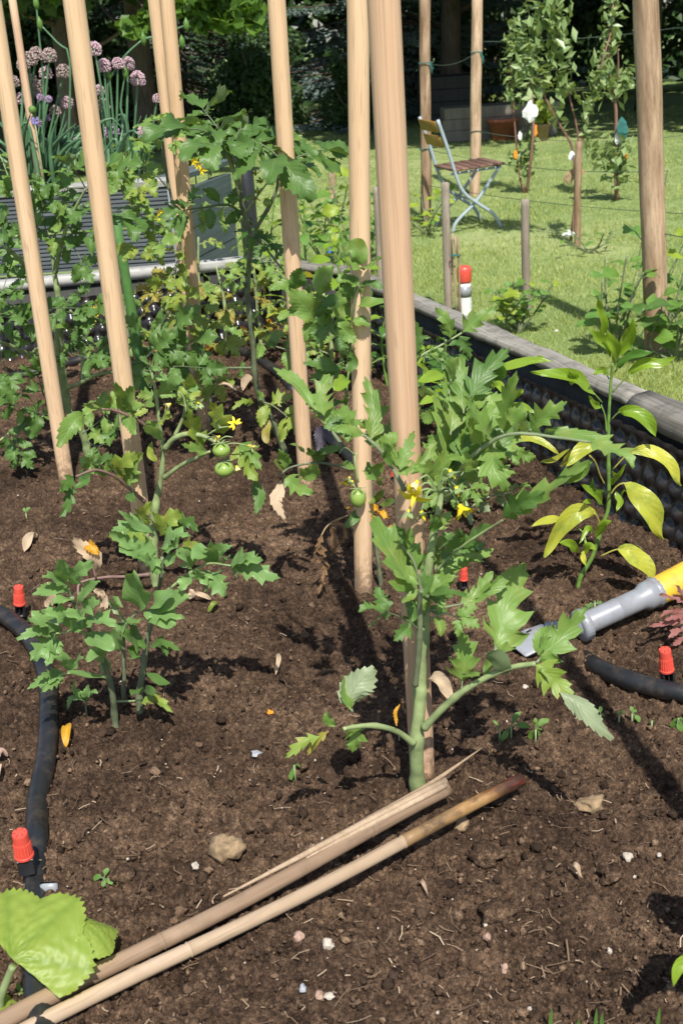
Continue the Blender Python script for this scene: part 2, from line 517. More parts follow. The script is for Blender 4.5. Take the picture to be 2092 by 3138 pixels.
MT['chive'] = m_plain('chive_leaf', (.085, .18, .085), .4, .3, 12)
MT['chive_fl'] = m_cloud('chive_floret', (.52, .36, .42), (.80, .63, .70), .2)
MT['chive_old'] = m_cloud('faded_floret', (.36, .28, .25), (.64, .52, .50), .2)
MT['chive_lil'] = m_cloud('lilac_floret', (.42, .28, .48), (.68, .50, .72), .2)


def m_soil():
    m, nt, out = newmat('garden_soil')
    n0 = noise(nt, 3.5, 3)
    n1 = noise(nt, 45, 5, .6)
    n2 = noise(nt, 420, 3, .6)
    nf = noise(nt, 1.0, 3, .55, mapscale=(900, 250, 400))
    n3 = noise(nt, 170, 3, .6)
    f = math_(nt, 'ADD', math_(nt, 'MULTIPLY', n1, .34), math_(nt, 'MULTIPLY', n2, .33))
    f = math_(nt, 'ADD', f, math_(nt, 'MULTIPLY', n3, .33))
    f = math_(nt, 'ADD', f, math_(nt, 'MULTIPLY_ADD', n0, .34, -.17))
    c = ramp(nt, [(.36, (.019, .0113, .0073)), (.465, (.060, .037, .0235)), (.555, (.126, .079, .049)), (.65, (.28, .185, .116))], f).outputs[0]
    fb = ramp(nt, [(.64, (0, 0, 0)), (.72, (1, 1, 1))], nf).outputs[0]
    c = mix(nt, math_(nt, 'MULTIPLY', fb, .55), c, (.27, .165, .09))
    h = math_(nt, 'ADD', n2, math_(nt, 'MULTIPLY', n1, 1.2))
    pbr(nt, out, c, .95, math_(nt, 'ADD', h, math_(nt, 'MULTIPLY', nf, .5)), .9, .004, .15)
    return m


MT['soil'] = m_soil()


def m_lawn():
    m, nt, out = newmat('lawn')
    n0 = noise(nt, .7, 4, .6)
    n1 = noise(nt, 6, 4, .6)
    n2 = noise(nt, 90, 3, .6)
    f = math_(nt, 'ADD', math_(nt, 'MULTIPLY', n0, .45), math_(nt, 'MULTIPLY', n1, .30))
    f = math_(nt, 'ADD', f, math_(nt, 'MULTIPLY', n2, .25))
    c = ramp(nt, [(.34, (.11, .175, .055)), (.5, (.22, .29, .10)), (.64, (.38, .42, .19))], f).outputs[0]
    pbr(nt, out, c, .9, n2, .6, .02, .2)
    return m


MT['lawn'] = m_lawn()
MT['grass'] = m_cloud('grass_blades', (.205, .285, .062), (.48, .52, .175), .3, .5, .8)

# ------------------------------------------------------------------ light
SUN_EL = math.radians(55)
SUN_AZ = (0.15, -1.0)                     # the sun stands behind the viewer, a little to the right
w = bpy.data.worlds.new('World'); SC.world = w; w.use_nodes = True
nt = w.node_tree
sky = nt.nodes.new('ShaderNodeTexSky'); sky.sky_type = 'NISHITA'; sky.sun_disc = False
sky.sun_elevation = SUN_EL
sky.sun_rotation = math.atan2(SUN_AZ[0], SUN_AZ[1]) % (2 * pi)
bg = nt.nodes['Background']; bg.inputs[1].default_value = .115
nt.links.new(sky.outputs[0], bg.inputs[0])
sl = bpy.data.lights.new('sun', 'SUN'); sl.energy = 4.8; sl.angle = math.radians(.55); sl.color = (1, .955, .88)
so = bpy.data.objects.new('sun', sl); COL.objects.link(so)
h = math.hypot(*SUN_AZ)
sd = Vector((-SUN_AZ[0] / h * cos(SUN_EL), -SUN_AZ[1] / h * cos(SUN_EL), -sin(SUN_EL)))
so.rotation_euler = sd.to_track_quat('-Z', 'Y').to_euler(); so.location = (0.5, -3, 6)
SC.view_settings.view_transform = 'Standard'; SC.view_settings.look = 'None'
SC.view_settings.gamma = 1; SC.view_settings.exposure = .36
SC.cycles.max_bounces = 8
SC.cycles.use_denoising = True

# ------------------------------------------------------------------ the bed: soil, rim, liner
def rim_x(y): return 1.25 - .36 * y


def relief(x, y):
    return .030 * fbm(x * 1.6 + 3, y * 1.6, 3, 2) + .020 * fbm(x * 6, y * 6, 11, 3)


def ground(x, y):
    """height of the soil at x, y without its crumbs"""
    return float(relief(np.array([x]), np.array([y]))[0])


def soil_at(x, y):
    """soil point seen at photo pixel"""
    z = 0.0
    for _ in range(4):
        p = at(x, y, z); z = ground(p[0], p[1])
    return at(x, y, z)


def surf(x, y, dz):
    """point dz above the soil seen at photo pixel"""
    z = dz
    for _ in range(4):
        p = at(x, y, z); z = ground(p[0], p[1]) + dz
    return at(x, y, z)


rows = [.30]
while rows[-1] < 3.62: rows.append(rows[-1] + max(.0014, .0018 * rows[-1]))
rows = np.array(rows)
s_ = np.linspace(0, 1, 960)
Y = np.repeat(rows[:, None], len(s_), 1)
xl = -.62 * (Y + .55); xr = 1.235 - .36 * Y
X = xl * (1 - s_[None, :]) + np.minimum(xr, .5 * (Y + .55) + .2) * s_[None, :]
X = np.minimum(X, xr)
Z = relief(X, Y)
patch = np.clip(.8 + 1.3 * fbm(X * 5, Y * 5, 71, 2), .15, 1.5)
wx, wy = .006 * fbm(X * 60, Y * 60, 31, 2), .006 * fbm(X * 60, Y * 60, 37, 2)
wx2, wy2 = wx + .004 * fbm(X * 190, Y * 190, 61, 2), wy + .004 * fbm(X * 190, Y * 190, 67, 2)
Z = Z + .012 * clods(X + wx2, Y + wy2, .045, 41, .18) * patch + .010 * clods(X + wx2, Y + wy2, .020, 43, .6) * patch + .0098 * clods(X + wx2 * .6, Y + wy2 * .6, .0095, 47, .8) + .0035 * clods(X + wx2 * .3, Y + wy2 * .3, .005, 49, .8)
Z = Z + .008 * fbm(X * 60, Y * 60, 53, 3) + .0028 * fbm(X * 260, Y * 260, 59, 2)
Z = Z - float(np.mean(Z - relief(X, Y))) - .001
V = np.stack([X, Y, Z], -1).reshape(-1, 3)
R_, C_ = X.shape
i = (np.arange(R_ - 1)[:, None] * C_ + np.arange(C_ - 1)[None, :]).reshape(-1)
me = mk_mesh('soil', V, np.stack([i, i + 1, i + C_ + 1, i + C_], -1))
me.materials.append(MT['soil'])
o = bpy.data.objects.new('soil', me); COL.objects.link(o); set_props(o, kind='structure')

# loose crumbs, straw and grit lying on the soil
def ico(sub):
    bm = bmesh.new(); bmesh.ops.create_icosphere(bm, subdivisions=sub, radius=1)
    V = np.array([v.co[:] for v in bm.verts]); F = np.array([[v.index for v in f.verts] for f in bm.faces]); bm.free()
    return V, F


def scatter_xy(n, ymin=.62, ymax=3.3, power=1.7):
    u = RNG.random(n)
    y = (ymin ** (1 - power) + u * (ymax ** (1 - power) - ymin ** (1 - power))) ** (1 / (1 - power))
    x = (RNG.random(n) * 2 - 1) * .48 * (y + .12)
    k = x < rim_x(y) - .03
    return x[k], y[k]


def lumps(n, rmin, rmax, sub, sink=.25):
    V0, F0 = ico(sub)
    x, y = scatter_xy(n)
    n = len(x)
    r = rmin + (rmax - rmin) * RNG.random(n) ** 2.5
    z = relief(x, y) + r * (1 - sink) - .001
    jit = 1 + .75 * (RNG.random((n, len(V0), 1)) - .5)
    sc = r[:, None, None] * (.65 + .6 * RNG.random((n, 1, 3)))
    Vn = V0[None] * jit * sc
    a = RNG.random(n) * 2 * pi
    ca, sa = np.cos(a)[:, None], np.sin(a)[:, None]
    Vx = Vn[..., 0] * ca - Vn[..., 1] * sa + x[:, None]; Vy = Vn[..., 0] * sa + Vn[..., 1] * ca + y[:, None]
    V = np.stack([Vx, Vy, Vn[..., 2] + z[:, None]], -1).reshape(-1, 3)
    F = (F0[None] + (np.arange(n) * len(V0))[:, None, None]).reshape(-1, 3)
    return V, F


parts = [lumps(13000, .001, .0034, 1), lumps(1300, .003, .0066, 2, .45)]
off, VV, FF = 0, [], []
for v, f in parts: VV.append(v); FF.append(f + off); off += len(v)
m, nt, out = newmat('soil_crumb')
g = N(nt, 'ShaderNodeNewGeometry')
nn = noise(nt, 300, 3, .6)
ff = math_(nt, 'ADD', math_(nt, 'MULTIPLY', g.outputs['Random Per Island'], .6), math_(nt, 'MULTIPLY', nn, .5))
cc = ramp(nt, [(.2, (.022, .014, .0095)), (.55, (.068, .043, .028)), (.78, (.14, .088, .056)), (.88, (.26, .175, .11))], ff).outputs[0]
pbr(nt, out, cc, .95, nn, .9, .003, .15)
MT['crumb'] = m
me = mk_mesh('soil_crumbs', np.concatenate(VV), np.concatenate(FF)); me.materials.append(m)
o = bpy.data.objects.new('soil_crumbs', me); COL.objects.link(o)
set_props(o, 'loose brown crumbs scattered over the garden bed soil', 'soil crumbs', kind='stuff')

x, y = scatter_xy(2600)
n = len(x)
a = RNG.random(n) * 2 * pi; L = .0022 + .011 * RNG.random(n) ** 4; wd = .0003 + .0005 * RNG.random(n)
bend = (RNG.random(n) - .5) * .6
z = relief(x, y) + .003 + .004 * RNG.random(n)
tilt = (RNG.random(n) - .4) * .8
P = []
for k, t in enumerate((-1, 0, 1)):
    cx_ = x + np.cos(a + bend * t) * L * t; cy_ = y + np.sin(a + bend * t) * L * t; cz_ = z + tilt * L * (t + 1) * .5
    P += [np.stack([cx_ - np.sin(a) * wd, cy_ + np.cos(a) * wd, cz_], -1), np.stack([cx_ + np.sin(a) * wd, cy_ - np.cos(a) * wd, cz_], -1)]
V = np.stack(P, 1).reshape(-1, 3)
b = np.arange(n)[:, None] * 6
F = np.concatenate([b + np.array([[0, 1, 3, 2]]), b + np.array([[2, 3, 5, 4]])])
m, nt, out = newmat('straw')
g = N(nt, 'ShaderNodeNewGeometry')
pbr(nt, out, ramp(nt, [(0, (.09, .055, .033)), (.7, (.22, .145, .085)), (1, (.46, .35, .24))], g.outputs['Random Per Island']).outputs[0], .8)
me = mk_mesh('straw_bits', V, F); me.materials.append(m)
o = bpy.data.objects.new('straw_bits', me); COL.objects.link(o)
set_props(o, 'thin straw fibres and root bits lying on the dark soil', 'straw', kind='stuff')

v, f = lumps(200, .001, .0026, 1, .1)
me = mk_mesh('grit', v, f); me.materials.append(MT['peb_white'])
o = bpy.data.objects.new('grit', me); COL.objects.link(o)
set_props(o, 'tiny pale grit specks in the dark soil', 'grit', kind='stuff')

# --- raised bed that holds the soil
BED = empty('raised_bed', (.6, 2.0, 0), 'dark raised vegetable bed with weathered grey timber rim and black dimpled liner', 'raised bed')
ang = math.atan2(1, -.36)
ex = np.array([-.36, 1, 0]) / math.hypot(.36, 1)      # along the rim, away from the viewer
ey = np.array([1, .36, 0]) / math.hypot(.36, 1)       # outward
ez = np.array([0, 0, 1.0])


def beam(p0, p1, prof, seg=40, wob=.002, out_dir=None, seed=1):
    """board with a cross-section prof (out, up) swept from p0 to p1, slightly uneven"""
    p0, p1 = np.asarray(p0, float), np.asarray(p1, float)
    d = norm(p1 - p0)
    od = norm(np.cross(d, ez)) if out_dir is None else np.asarray(out_dir, float)
    mm = len(prof); V = []
    for k in range(seg + 1):
        t = k / seg; c = p0 * (1 - t) + p1 * t
        for q, (a, b) in enumerate(prof):
            wv = wob * float(fbm(np.array([t * seg * .25 + q * 7.3]), np.array([seed * 3.1]), seed)[0])
            V.append(c + od * (a + wv) + ez * (b + wv))
    V = np.array(V)
    F = [np.array([[k * mm + q, k * mm + (q + 1) % mm, (k + 1) * mm + (q + 1) % mm, (k + 1) * mm + q] for k in range(seg) for q in range(mm)]),
         np.arange(mm)[::-1][None], (np.arange(mm) + seg * mm)[None]]
    pl = np.concatenate([[0], np.cumsum(np.linalg.norm(np.diff(np.array(prof), axis=0), axis=1))])
    Lb = np.linalg.norm(p1 - p0)
    uv = np.array([(k / seg * Lb + seed, pl[q] + seed * .37) for k in range(seg + 1) for q in range(mm)])
    return V, F, uv


def on_rim(y, z=0.0): return np.array([rim_x(y), y, z])


profA = [(-.004, .188), (-.006, .199), (.000, .207), (.008, .210), (.034, .212), (.043, .208), (.046, .200), (.046, .186)]
profB = [(-.014, .176), (-.018, .186), (-.014, .200), (-.004, .209), (.010, .214), (.034, .215), (.045, .208), (.048, .176)]
rb = MB().add(*beam(on_rim(1.98), on_rim(3.36), profA, 60, .006, ey, 3)).build('rim_board', MT['rim'], BED)
rb2 = MB().add(*beam(on_rim(-.4), on_rim(1.972), profB, 60, .008, ey, 5)).build('rim_board', MT['rim'], BED)
rb3 = MB().add(*beam(on_rim(3.362), (-.20, 3.60, 0), profA, 12, .004, None, 8)).build('rim_board', MT['rim'], BED)
bk = MB().add(*beam((-.20, 3.60, 0), (-2.3, 3.22, 0), [(-.055, .186), (-.055, .212), (-.048, .216), (.0, .216), (.004, .212), (.004, .186)], 40, .003, norm(np.array([.178, -1, 0])), 9)).build('rim_board', MT['bedcap'], BED)
wl = MB().add(*beam(on_rim(-.4), on_rim(3.36), [(.004, LAWN - .05), (.004, .187), (.05, .187), (.05, LAWN - .05)], 6, 0, ey)).build('side_wall', MT['darkwood'], BED)
wl2 = MB().add(*beam((-.20, 3.60, 0), (-2.3, 3.22, 0), [(-.045, LAWN - .05), (-.045, .184), (-.005, .184), (-.005, LAWN - .05)], 6, 0, norm(np.array([.178, -1, 0])))).build('side_wall', MT['darkwood'], BED)
wl3 = MB().add(*beam(on_rim(3.362), (-.20, 3.60, 0), [(.004, LAWN - .05), (.004, .186), (.05, .186), (.05, LAWN - .05)], 4, 0, None)).build('side_wall', MT['darkwood'], BED)


def liner(p_of_s, inward, s0, s1, ztop, name, ns, nz=26, pitch=.036, seed=0):
    S = np.linspace(s0, s1, ns)
    T = np.linspace(0, 1, nz)
    zt = ztop + .006 * np.abs(np.sin(pi * S / pitch)) + .010 * fbm(S * 2.2, S * 0 + seed, seed, 2)
    base = np.array([p_of_s(s) for s in S])
    z = -.06 + (zt[:, None] + .06) * T[None, :]
    row = np.floor(z / pitch)
    su = (S[:, None] / pitch + .5 * (row % 2)) % 1 - .5
    zu = (z / pitch) % 1 - .5
    d = np.sqrt(su ** 2 + (zu * .8) ** 2)
    bmp = np.clip((.42 - d) / .26, 0, 1); bmp = bmp * bmp * (3 - 2 * bmp)
    dep = .014 + .026 * (1 - T)[None, :] + .008 * fbm(S[:, None] * 5 + 0 * T, z * 9, seed + 4, 2) + .016 * bmp * (.7 + .6 * fbm(S[:, None] * 9 + 0 * T, z * 9, seed + 8, 2))
    inw = np.asarray(inward)
    V = base[:, None, :] + inw[None, None, :] * dep[..., None] + ez[None, None, :] * z[..., None]
    i = (np.arange(ns - 1)[:, None] * nz + np.arange(nz - 1)[None, :]).reshape(-1)
    F = np.stack([i, i + nz, i + nz + 1, i + 1], -1)
    me = mk_mesh(name, V.reshape(-1, 3) - root_loc(BED), F); me.materials.append(MT['liner'])
    o = bpy.data.objects.new(name, me); COL.objects.link(o); o.parent = BED
    return o


liner(lambda s: on_rim(s), -ey, .2, 3.34, .158, 'liner', 900, 40, seed=2)
bd = norm(np.array([-2.1, -.38, 0]))
liner(lambda s: np.array([-.20, 3.58, 0]) + bd * s, norm(np.array([.178, -1, 0])), 0, 2.0, .150, 'liner', 420, 30, seed=6)

# ------------------------------------------------------------------ lawn
ys = np.concatenate([np.linspace(-6, 3, 10), np.linspace(3.2, 24, 210), np.array([30, 45, 80, 200.])])
xs = np.concatenate([[-200, -80, -40, -20], np.linspace(-12, 12, 160), [20, 40, 80, 200]])
XX, YY = np.meshgrid(xs, ys)
ZZ = LAWN + .035 * fbm(XX * .5, YY * .5, 91, 3) * ((YY > 3) & (YY < 26))
i = (np.arange(len(ys) - 1)[:, None] * len(xs) + np.arange(len(xs) - 1)[None, :]).reshape(-1)
me = mk_mesh('lawn', np.stack([XX, YY, ZZ], -1).reshape(-1, 3), np.stack([i, i + 1, i + len(xs) + 1, i + len(xs)], -1))
me.materials.append(MT['lawn'])
o = bpy.data.objects.new('lawn', me); COL.objects.link(o); set_props(o, kind='structure')


def lawn_z(x, y): return LAWN + .035 * float(fbm(np.array([x * .5]), np.array([y * .5]), 91, 3)[0])


def lawn_at(x, y):
    z = LAWN
    for _ in range(3):
        p = at(x, y, z); z = lawn_z(p[0], p[1])
    return at(x, y, z)


n = 210000
u = RNG.random(n)
pw = 1.9
y = (3.6 ** (1 - pw) + u * (18.5 ** (1 - pw) - 3.6 ** (1 - pw))) ** (1 / (1 - pw))
x = -.2 + (RNG.random(n) * 2 - 1) * .40 * y + .05 * y
k = (x > rim_x(y) + .12)
x, y = x[k], y[k]; n = len(x)
a = RNG.random(n) * 2 * pi
tall = np.clip(1 + 1.0 * fbm(x * 2, y * 2, 5, 2), .5, 1.8)
hh = (.014 + .022 * RNG.random(n)) * tall; wd = .0011 + .00030 * y
le = (RNG.random((n, 2)) - .5) * 1.6 * hh[:, None]
z = LAWN + .035 * fbm(x * .5, y * .5, 91, 3) - .004
p0 = np.stack([x - np.cos(a) * wd, y - np.sin(a) * wd, z], -1); p1 = np.stack([x + np.cos(a) * wd, y + np.sin(a) * wd, z], -1)
p2 = np.stack([x + le[:, 0], y + le[:, 1], z + hh], -1)
V = np.stack([p0, p1, p2], 1).reshape(-1, 3)
me = mk_mesh('grass', V, np.arange(3 * n).reshape(-1, 3)); me.materials.append(MT['grass'])
o = bpy.data.objects.new('grass', me); COL.objects.link(o)
set_props(o, 'short mown lawn grass, green with straw coloured patches', 'grass', kind='stuff')

# ------------------------------------------------------------------ leaf clouds and trees
def leaf_cloud(C, size, droop=.3, elong=1.6, dirs=None, var=.5, rng=RNG):
    """one folded leaf (two faces) at every point of C"""
    n = len(C)
    s = size * (1 - var / 2 + var * rng.random(n))[:, None]
    d = norm(rng.normal(size=(n, 3)) + np.array([0, -.25, -droop])) if dirs is None else norm(dirs + .35 * rng.normal(size=(n, 3)))
    up = norm(np.array([0, -.3, 1]) + .7 * rng.normal(size=(n, 3)))
    sd_ = norm(np.cross(d, up)); up = np.cross(sd_, d)
    a = C - d * s * elong * .5; b = C + d * s * elong * .5
    l = C + sd_ * s * .5 + up * s * .12; r = C - sd_ * s * .5 + up * s * .12
    V = np.stack([a, l, b, r], 1).reshape(-1, 3)
    k = np.arange(n)[:, None] * 4
    return V, np.concatenate([k + np.array([[0, 1, 2]]), k + np.array([[0, 2, 3]])])


def cloud_obj(name, V, F, mat, parent):
    me = mk_mesh(name, V - root_loc(parent), F, smooth=False); me.materials.append(mat)
    o = bpy.data.objects.new(name, me); COL.objects.link(o); o.parent = parent
    return o


def blobs(cs, n, rng=RNG, hollow=.5):
    """n points near the shells of ellipsoids cs = [(cx, cy, cz, rx, ry, rz)]"""
    cs = np.array(cs, float)
    wgt = cs[:, 3] * cs[:, 4] + cs[:, 3] * cs[:, 5]
    k = rng.choice(len(cs), n, p=wgt / wgt.sum())
    d = norm(rng.normal(size=(n, 3)))
    r = (hollow + (1 - hollow) * rng.random(n)) ** .7
    return cs[k, :3] + d * r[:, None] * cs[k, 3:]


def trunk_limbs(mb, base, top, r, rng, nl=7, spread=1.2):
    P = spline([base, (np.array(base) + np.array(top)) / 2 + rng.normal(size=3) * .06, top], 12)
    mb.tube(P, [r * 1.25, r, r * .8, r * .3], 10)
    for k in range(nl):
        i0 = int(3 + 8 * k / nl)
        p = P[min(i0, 11)]
        a = rng.random() * 2 * pi
        q = p + np.array([cos(a) * spread, sin(a) * spread, .35 * spread + .4 * rng.random()])
        mb.tube(spline([p, (p + q) / 2 + np.array([0, 0, -.06]), q], 6), [r * .4, r * .08], 6)


def tree(label, base, height, crown, n, size, mat, rng, group='trees closing off the garden', name='leafy_tree', droop=.4, elong=1.5, trunk_r=.14):
    t = empty(name, base, label, 'tree', group)
    mb = MB(); trunk_limbs(mb, base, np.array(base) + [0, 0, height], trunk_r, rng, 9, 1.4)
    mb.build('trunk', MT['bark'], t)
    C = blobs(crown, n, rng)
    cloud_obj('crown', *leaf_cloud(C, size, droop, elong, rng=rng), mat, t)
    return t


def crown_of(cx, cy, z0, z1, r, rng, k=34, sub=.5):
    out = []
    for _ in range(k):
        z = z0 + (z1 - z0) * rng.random()
        rr = r * (.55 + .45 * math.sin(pi * min(1, (z - z0 + .6) / (z1 - z0 + .6))))
        a = rng.random() * 2 * pi; q = rr * math.sqrt(rng.random())
        s = sub * (.6 + .8 * rng.random())
        out.append((cx + cos(a) * q, cy + sin(a) * q, z, s * 1.2, s * 1.2, s * .7))
    return out


def spruce(label, base, height, r, n, mats, rng, group='trees closing off the garden'):
    t = empty('spruce_tree', base, label, 'tree', group)
    b = np.array(base)
    mb = MB(); mb.tube(np.array([b + [0, 0, -.1], b + [0, 0, height * .6], b + [0, 0, height]]), [.13, .07, .01], 8)
    Cs, Ds = [], []
    nb = 190
    for k in range(nb):
        f = (k / nb) ** 1.5
        z = .1 + f * (height - .3)
        L = r * (1 - f * .93) * (.75 + .4 * rng.random())
        a = rng.random() * 2 * pi
        d = np.array([cos(a), sin(a), -.18 - .2 * rng.random()])
        p = b + [0, 0, z]
        P = np.array([p + d * L * s + np.array([0, 0, .16 * s * s * L]) for s in np.linspace(0, 1, 6)])
        mb.tube(P, [.02, .005], 4, cap=False)
        m = int(n / nb * (.25 + 1.4 * (1 - f)))
        s = rng.random(m) ** .6
        side = np.array([-sin(a), cos(a), 0])
        wv = (rng.random(m) * 2 - 1) * .34 * L * (1.08 - s)
        c = p + d * (L * s)[:, None] + side * wv[:, None] + np.stack([0 * s, 0 * s, .16 * s * s * L - .05 * rng.random(m) - np.abs(wv) * .25], -1)
        dd = d[None, :] + side[None, :] * (np.sign(wv) * .9)[:, None] + np.array([0, 0, .05])
        Cs.append(c); Ds.append(dd)
    mb.build('trunk', MT['bark'], t)
    C, D = np.concatenate(Cs), np.concatenate(Ds)
    cloud_obj('crown', *leaf_cloud(C, .036, 0, 2.6, D, rng=rng), mats, t)
    return t


MT['spruce'] = m_cloud('blue_spruce_needles', (.05, .088, .076), (.18, .245, .22), .05, .6, 3.0)
MT['spruce_g'] = m_cloud('green_spruce_needles', (.02, .045, .025), (.07, .12, .07), .05, .6, 2.2)
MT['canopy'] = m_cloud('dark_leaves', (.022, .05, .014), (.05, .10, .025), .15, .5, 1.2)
MT['canopy_lit'] = m_cloud('sunlit_leaves', (.06, .13, .02), (.13, .24, .035), .3, .45, 1.2)  # brighter copy of the canopy leaves, sunlight put into the colour
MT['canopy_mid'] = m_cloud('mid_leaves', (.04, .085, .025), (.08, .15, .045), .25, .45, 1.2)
MT['apple'] = m_cloud('apple_leaves', (.13, .22, .06), (.32, .41, .17), .25, .38, 6, .6)

r1 = np.random.default_rng(21)
GL = lambda x, y: (x, y, lawn_z(x, y))
spruce('blue grey spruce sweeping to the ground behind the tall middle stakes', GL(1.3, 20.2), 8.5, 3.1, 60000, MT['spruce'], r1)
spruce('dark green spruce left of the blue grey one', GL(-2.2, 20.6), 8, 2.4, 20000, MT['spruce_g'], r1)
# trees with high crowns, pulled forward out of view to shade the far edge
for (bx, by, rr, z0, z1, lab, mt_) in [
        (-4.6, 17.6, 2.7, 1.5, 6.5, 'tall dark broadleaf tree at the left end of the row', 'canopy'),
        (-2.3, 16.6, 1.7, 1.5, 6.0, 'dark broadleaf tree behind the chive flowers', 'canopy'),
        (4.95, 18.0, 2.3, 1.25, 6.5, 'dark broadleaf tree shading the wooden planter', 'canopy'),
        (2.05, 18.3, 1.7, 2.0, 4.0, 'added dark broadleaf tree, trunk behind the second trellis post, crown shading the planter', 'canopy'),  # added for its shade on the planter; the crown stays out of view
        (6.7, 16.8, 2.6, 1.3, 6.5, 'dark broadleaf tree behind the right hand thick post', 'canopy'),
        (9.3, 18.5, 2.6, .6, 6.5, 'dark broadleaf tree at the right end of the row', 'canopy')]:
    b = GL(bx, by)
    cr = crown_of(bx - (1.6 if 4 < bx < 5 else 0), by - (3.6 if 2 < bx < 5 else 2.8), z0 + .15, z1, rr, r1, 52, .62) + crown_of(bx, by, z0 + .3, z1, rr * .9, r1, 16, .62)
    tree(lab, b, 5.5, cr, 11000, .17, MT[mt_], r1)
# understorey along the far edge
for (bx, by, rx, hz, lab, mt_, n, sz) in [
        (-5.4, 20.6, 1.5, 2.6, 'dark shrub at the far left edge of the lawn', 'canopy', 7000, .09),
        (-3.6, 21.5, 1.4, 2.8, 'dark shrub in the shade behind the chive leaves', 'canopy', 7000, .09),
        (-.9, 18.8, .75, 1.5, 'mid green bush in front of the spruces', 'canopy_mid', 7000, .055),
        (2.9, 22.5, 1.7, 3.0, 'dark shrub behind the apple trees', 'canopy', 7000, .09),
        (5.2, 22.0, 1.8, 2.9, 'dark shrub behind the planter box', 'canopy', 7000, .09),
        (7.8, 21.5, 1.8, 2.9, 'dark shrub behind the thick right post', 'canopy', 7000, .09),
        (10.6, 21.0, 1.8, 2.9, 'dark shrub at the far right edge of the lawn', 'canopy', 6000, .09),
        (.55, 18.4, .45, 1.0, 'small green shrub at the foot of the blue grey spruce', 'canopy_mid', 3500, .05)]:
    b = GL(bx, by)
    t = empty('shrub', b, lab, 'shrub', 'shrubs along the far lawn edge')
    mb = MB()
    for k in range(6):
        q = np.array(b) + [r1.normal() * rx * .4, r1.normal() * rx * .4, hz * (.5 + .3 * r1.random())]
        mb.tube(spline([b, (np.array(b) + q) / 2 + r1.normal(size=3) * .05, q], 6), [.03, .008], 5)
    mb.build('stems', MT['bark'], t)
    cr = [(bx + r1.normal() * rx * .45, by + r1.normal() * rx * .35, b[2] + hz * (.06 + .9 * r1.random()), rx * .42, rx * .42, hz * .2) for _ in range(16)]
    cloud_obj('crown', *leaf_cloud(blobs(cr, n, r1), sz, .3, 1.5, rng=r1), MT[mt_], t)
# far mass of woodland behind everything
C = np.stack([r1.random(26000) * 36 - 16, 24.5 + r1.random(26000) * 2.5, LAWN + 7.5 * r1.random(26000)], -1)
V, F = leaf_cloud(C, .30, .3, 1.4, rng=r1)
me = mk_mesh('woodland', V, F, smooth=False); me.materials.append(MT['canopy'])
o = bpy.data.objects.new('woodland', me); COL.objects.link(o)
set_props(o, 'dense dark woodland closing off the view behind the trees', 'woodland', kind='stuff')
# hazel with sunlit low leaves, upper left
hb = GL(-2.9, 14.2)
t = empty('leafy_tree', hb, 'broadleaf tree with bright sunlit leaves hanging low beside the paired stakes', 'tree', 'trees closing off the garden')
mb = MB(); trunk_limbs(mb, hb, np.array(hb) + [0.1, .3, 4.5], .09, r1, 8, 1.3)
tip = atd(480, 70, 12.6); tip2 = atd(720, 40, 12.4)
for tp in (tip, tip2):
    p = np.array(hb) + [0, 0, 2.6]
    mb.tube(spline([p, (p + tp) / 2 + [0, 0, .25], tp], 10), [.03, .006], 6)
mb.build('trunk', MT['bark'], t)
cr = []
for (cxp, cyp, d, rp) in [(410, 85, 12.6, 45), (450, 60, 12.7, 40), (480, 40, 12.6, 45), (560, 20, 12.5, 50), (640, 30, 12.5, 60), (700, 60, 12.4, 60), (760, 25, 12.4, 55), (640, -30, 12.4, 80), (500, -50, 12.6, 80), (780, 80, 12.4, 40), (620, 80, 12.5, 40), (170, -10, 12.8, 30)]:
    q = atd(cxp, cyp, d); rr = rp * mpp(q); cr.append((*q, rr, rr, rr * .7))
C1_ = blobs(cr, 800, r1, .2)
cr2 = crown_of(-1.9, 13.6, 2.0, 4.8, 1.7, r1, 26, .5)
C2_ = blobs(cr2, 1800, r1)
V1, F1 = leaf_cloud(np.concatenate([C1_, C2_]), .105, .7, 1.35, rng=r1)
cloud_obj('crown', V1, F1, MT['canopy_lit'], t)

# ------------------------------------------------------------------ things on the lawn
def stick(name, p0, p1, r0, r1_, mat, label, cat, group=None, n=14, seg=14, wob=0.0, seed=0, round_top=True, flat=1.0):
    """round stick built along its own z axis, so that the grain follows it"""
    p0, p1 = np.asarray(p0, float), np.asarray(p1, float)
    L = np.linalg.norm(p1 - p0)
    V = []
    zs = list(np.linspace(0, L, seg))
    if round_top: zs += [L + r1_ * .25]
    for k, zz in enumerate(zs):
        r = r0 + (r1_ - r0) * min(zz / L, 1)
        if zz > L: r *= .72
        ox = wob * float(vnoise(np.array([zz * 2.3 + seed]), np.array([seed * 1.7]), seed)[0]); oy = wob * float(vnoise(np.array([zz * 2.3 + 9]), np.array([seed * 2.3]), seed + 3)[0])
        for q in range(n):
            a = 2 * pi * q / n
            rr = r * (1 + (.0 if not wob else .12 * float(vnoise(np.array([zz * 5]), np.array([q * 1.3]), seed + 7)[0])))
            V.append((rr * cos(a) + ox, rr * flat * sin(a) + oy, zz))
    m = len(zs)
    F = [np.array([[k * n + q, k * n + (q + 1) % n, (k + 1) * n + (q + 1) % n, (k + 1) * n + q] for k in range(m - 1) for q in range(n)]), np.arange(n)[::-1][None], (np.arange(n) + (m - 1) * n)[None]]
    me = mk_mesh(name, V, F); me.materials.append(mat)
    o = bpy.data.objects.new(name, me); COL.objects.link(o)
    o.location = [float(v) for v in p0]
    o.rotation_euler = Vector(p1 - p0).to_track_quat('Z', 'Y').to_euler()
    return set_props(o, label, cat, group)


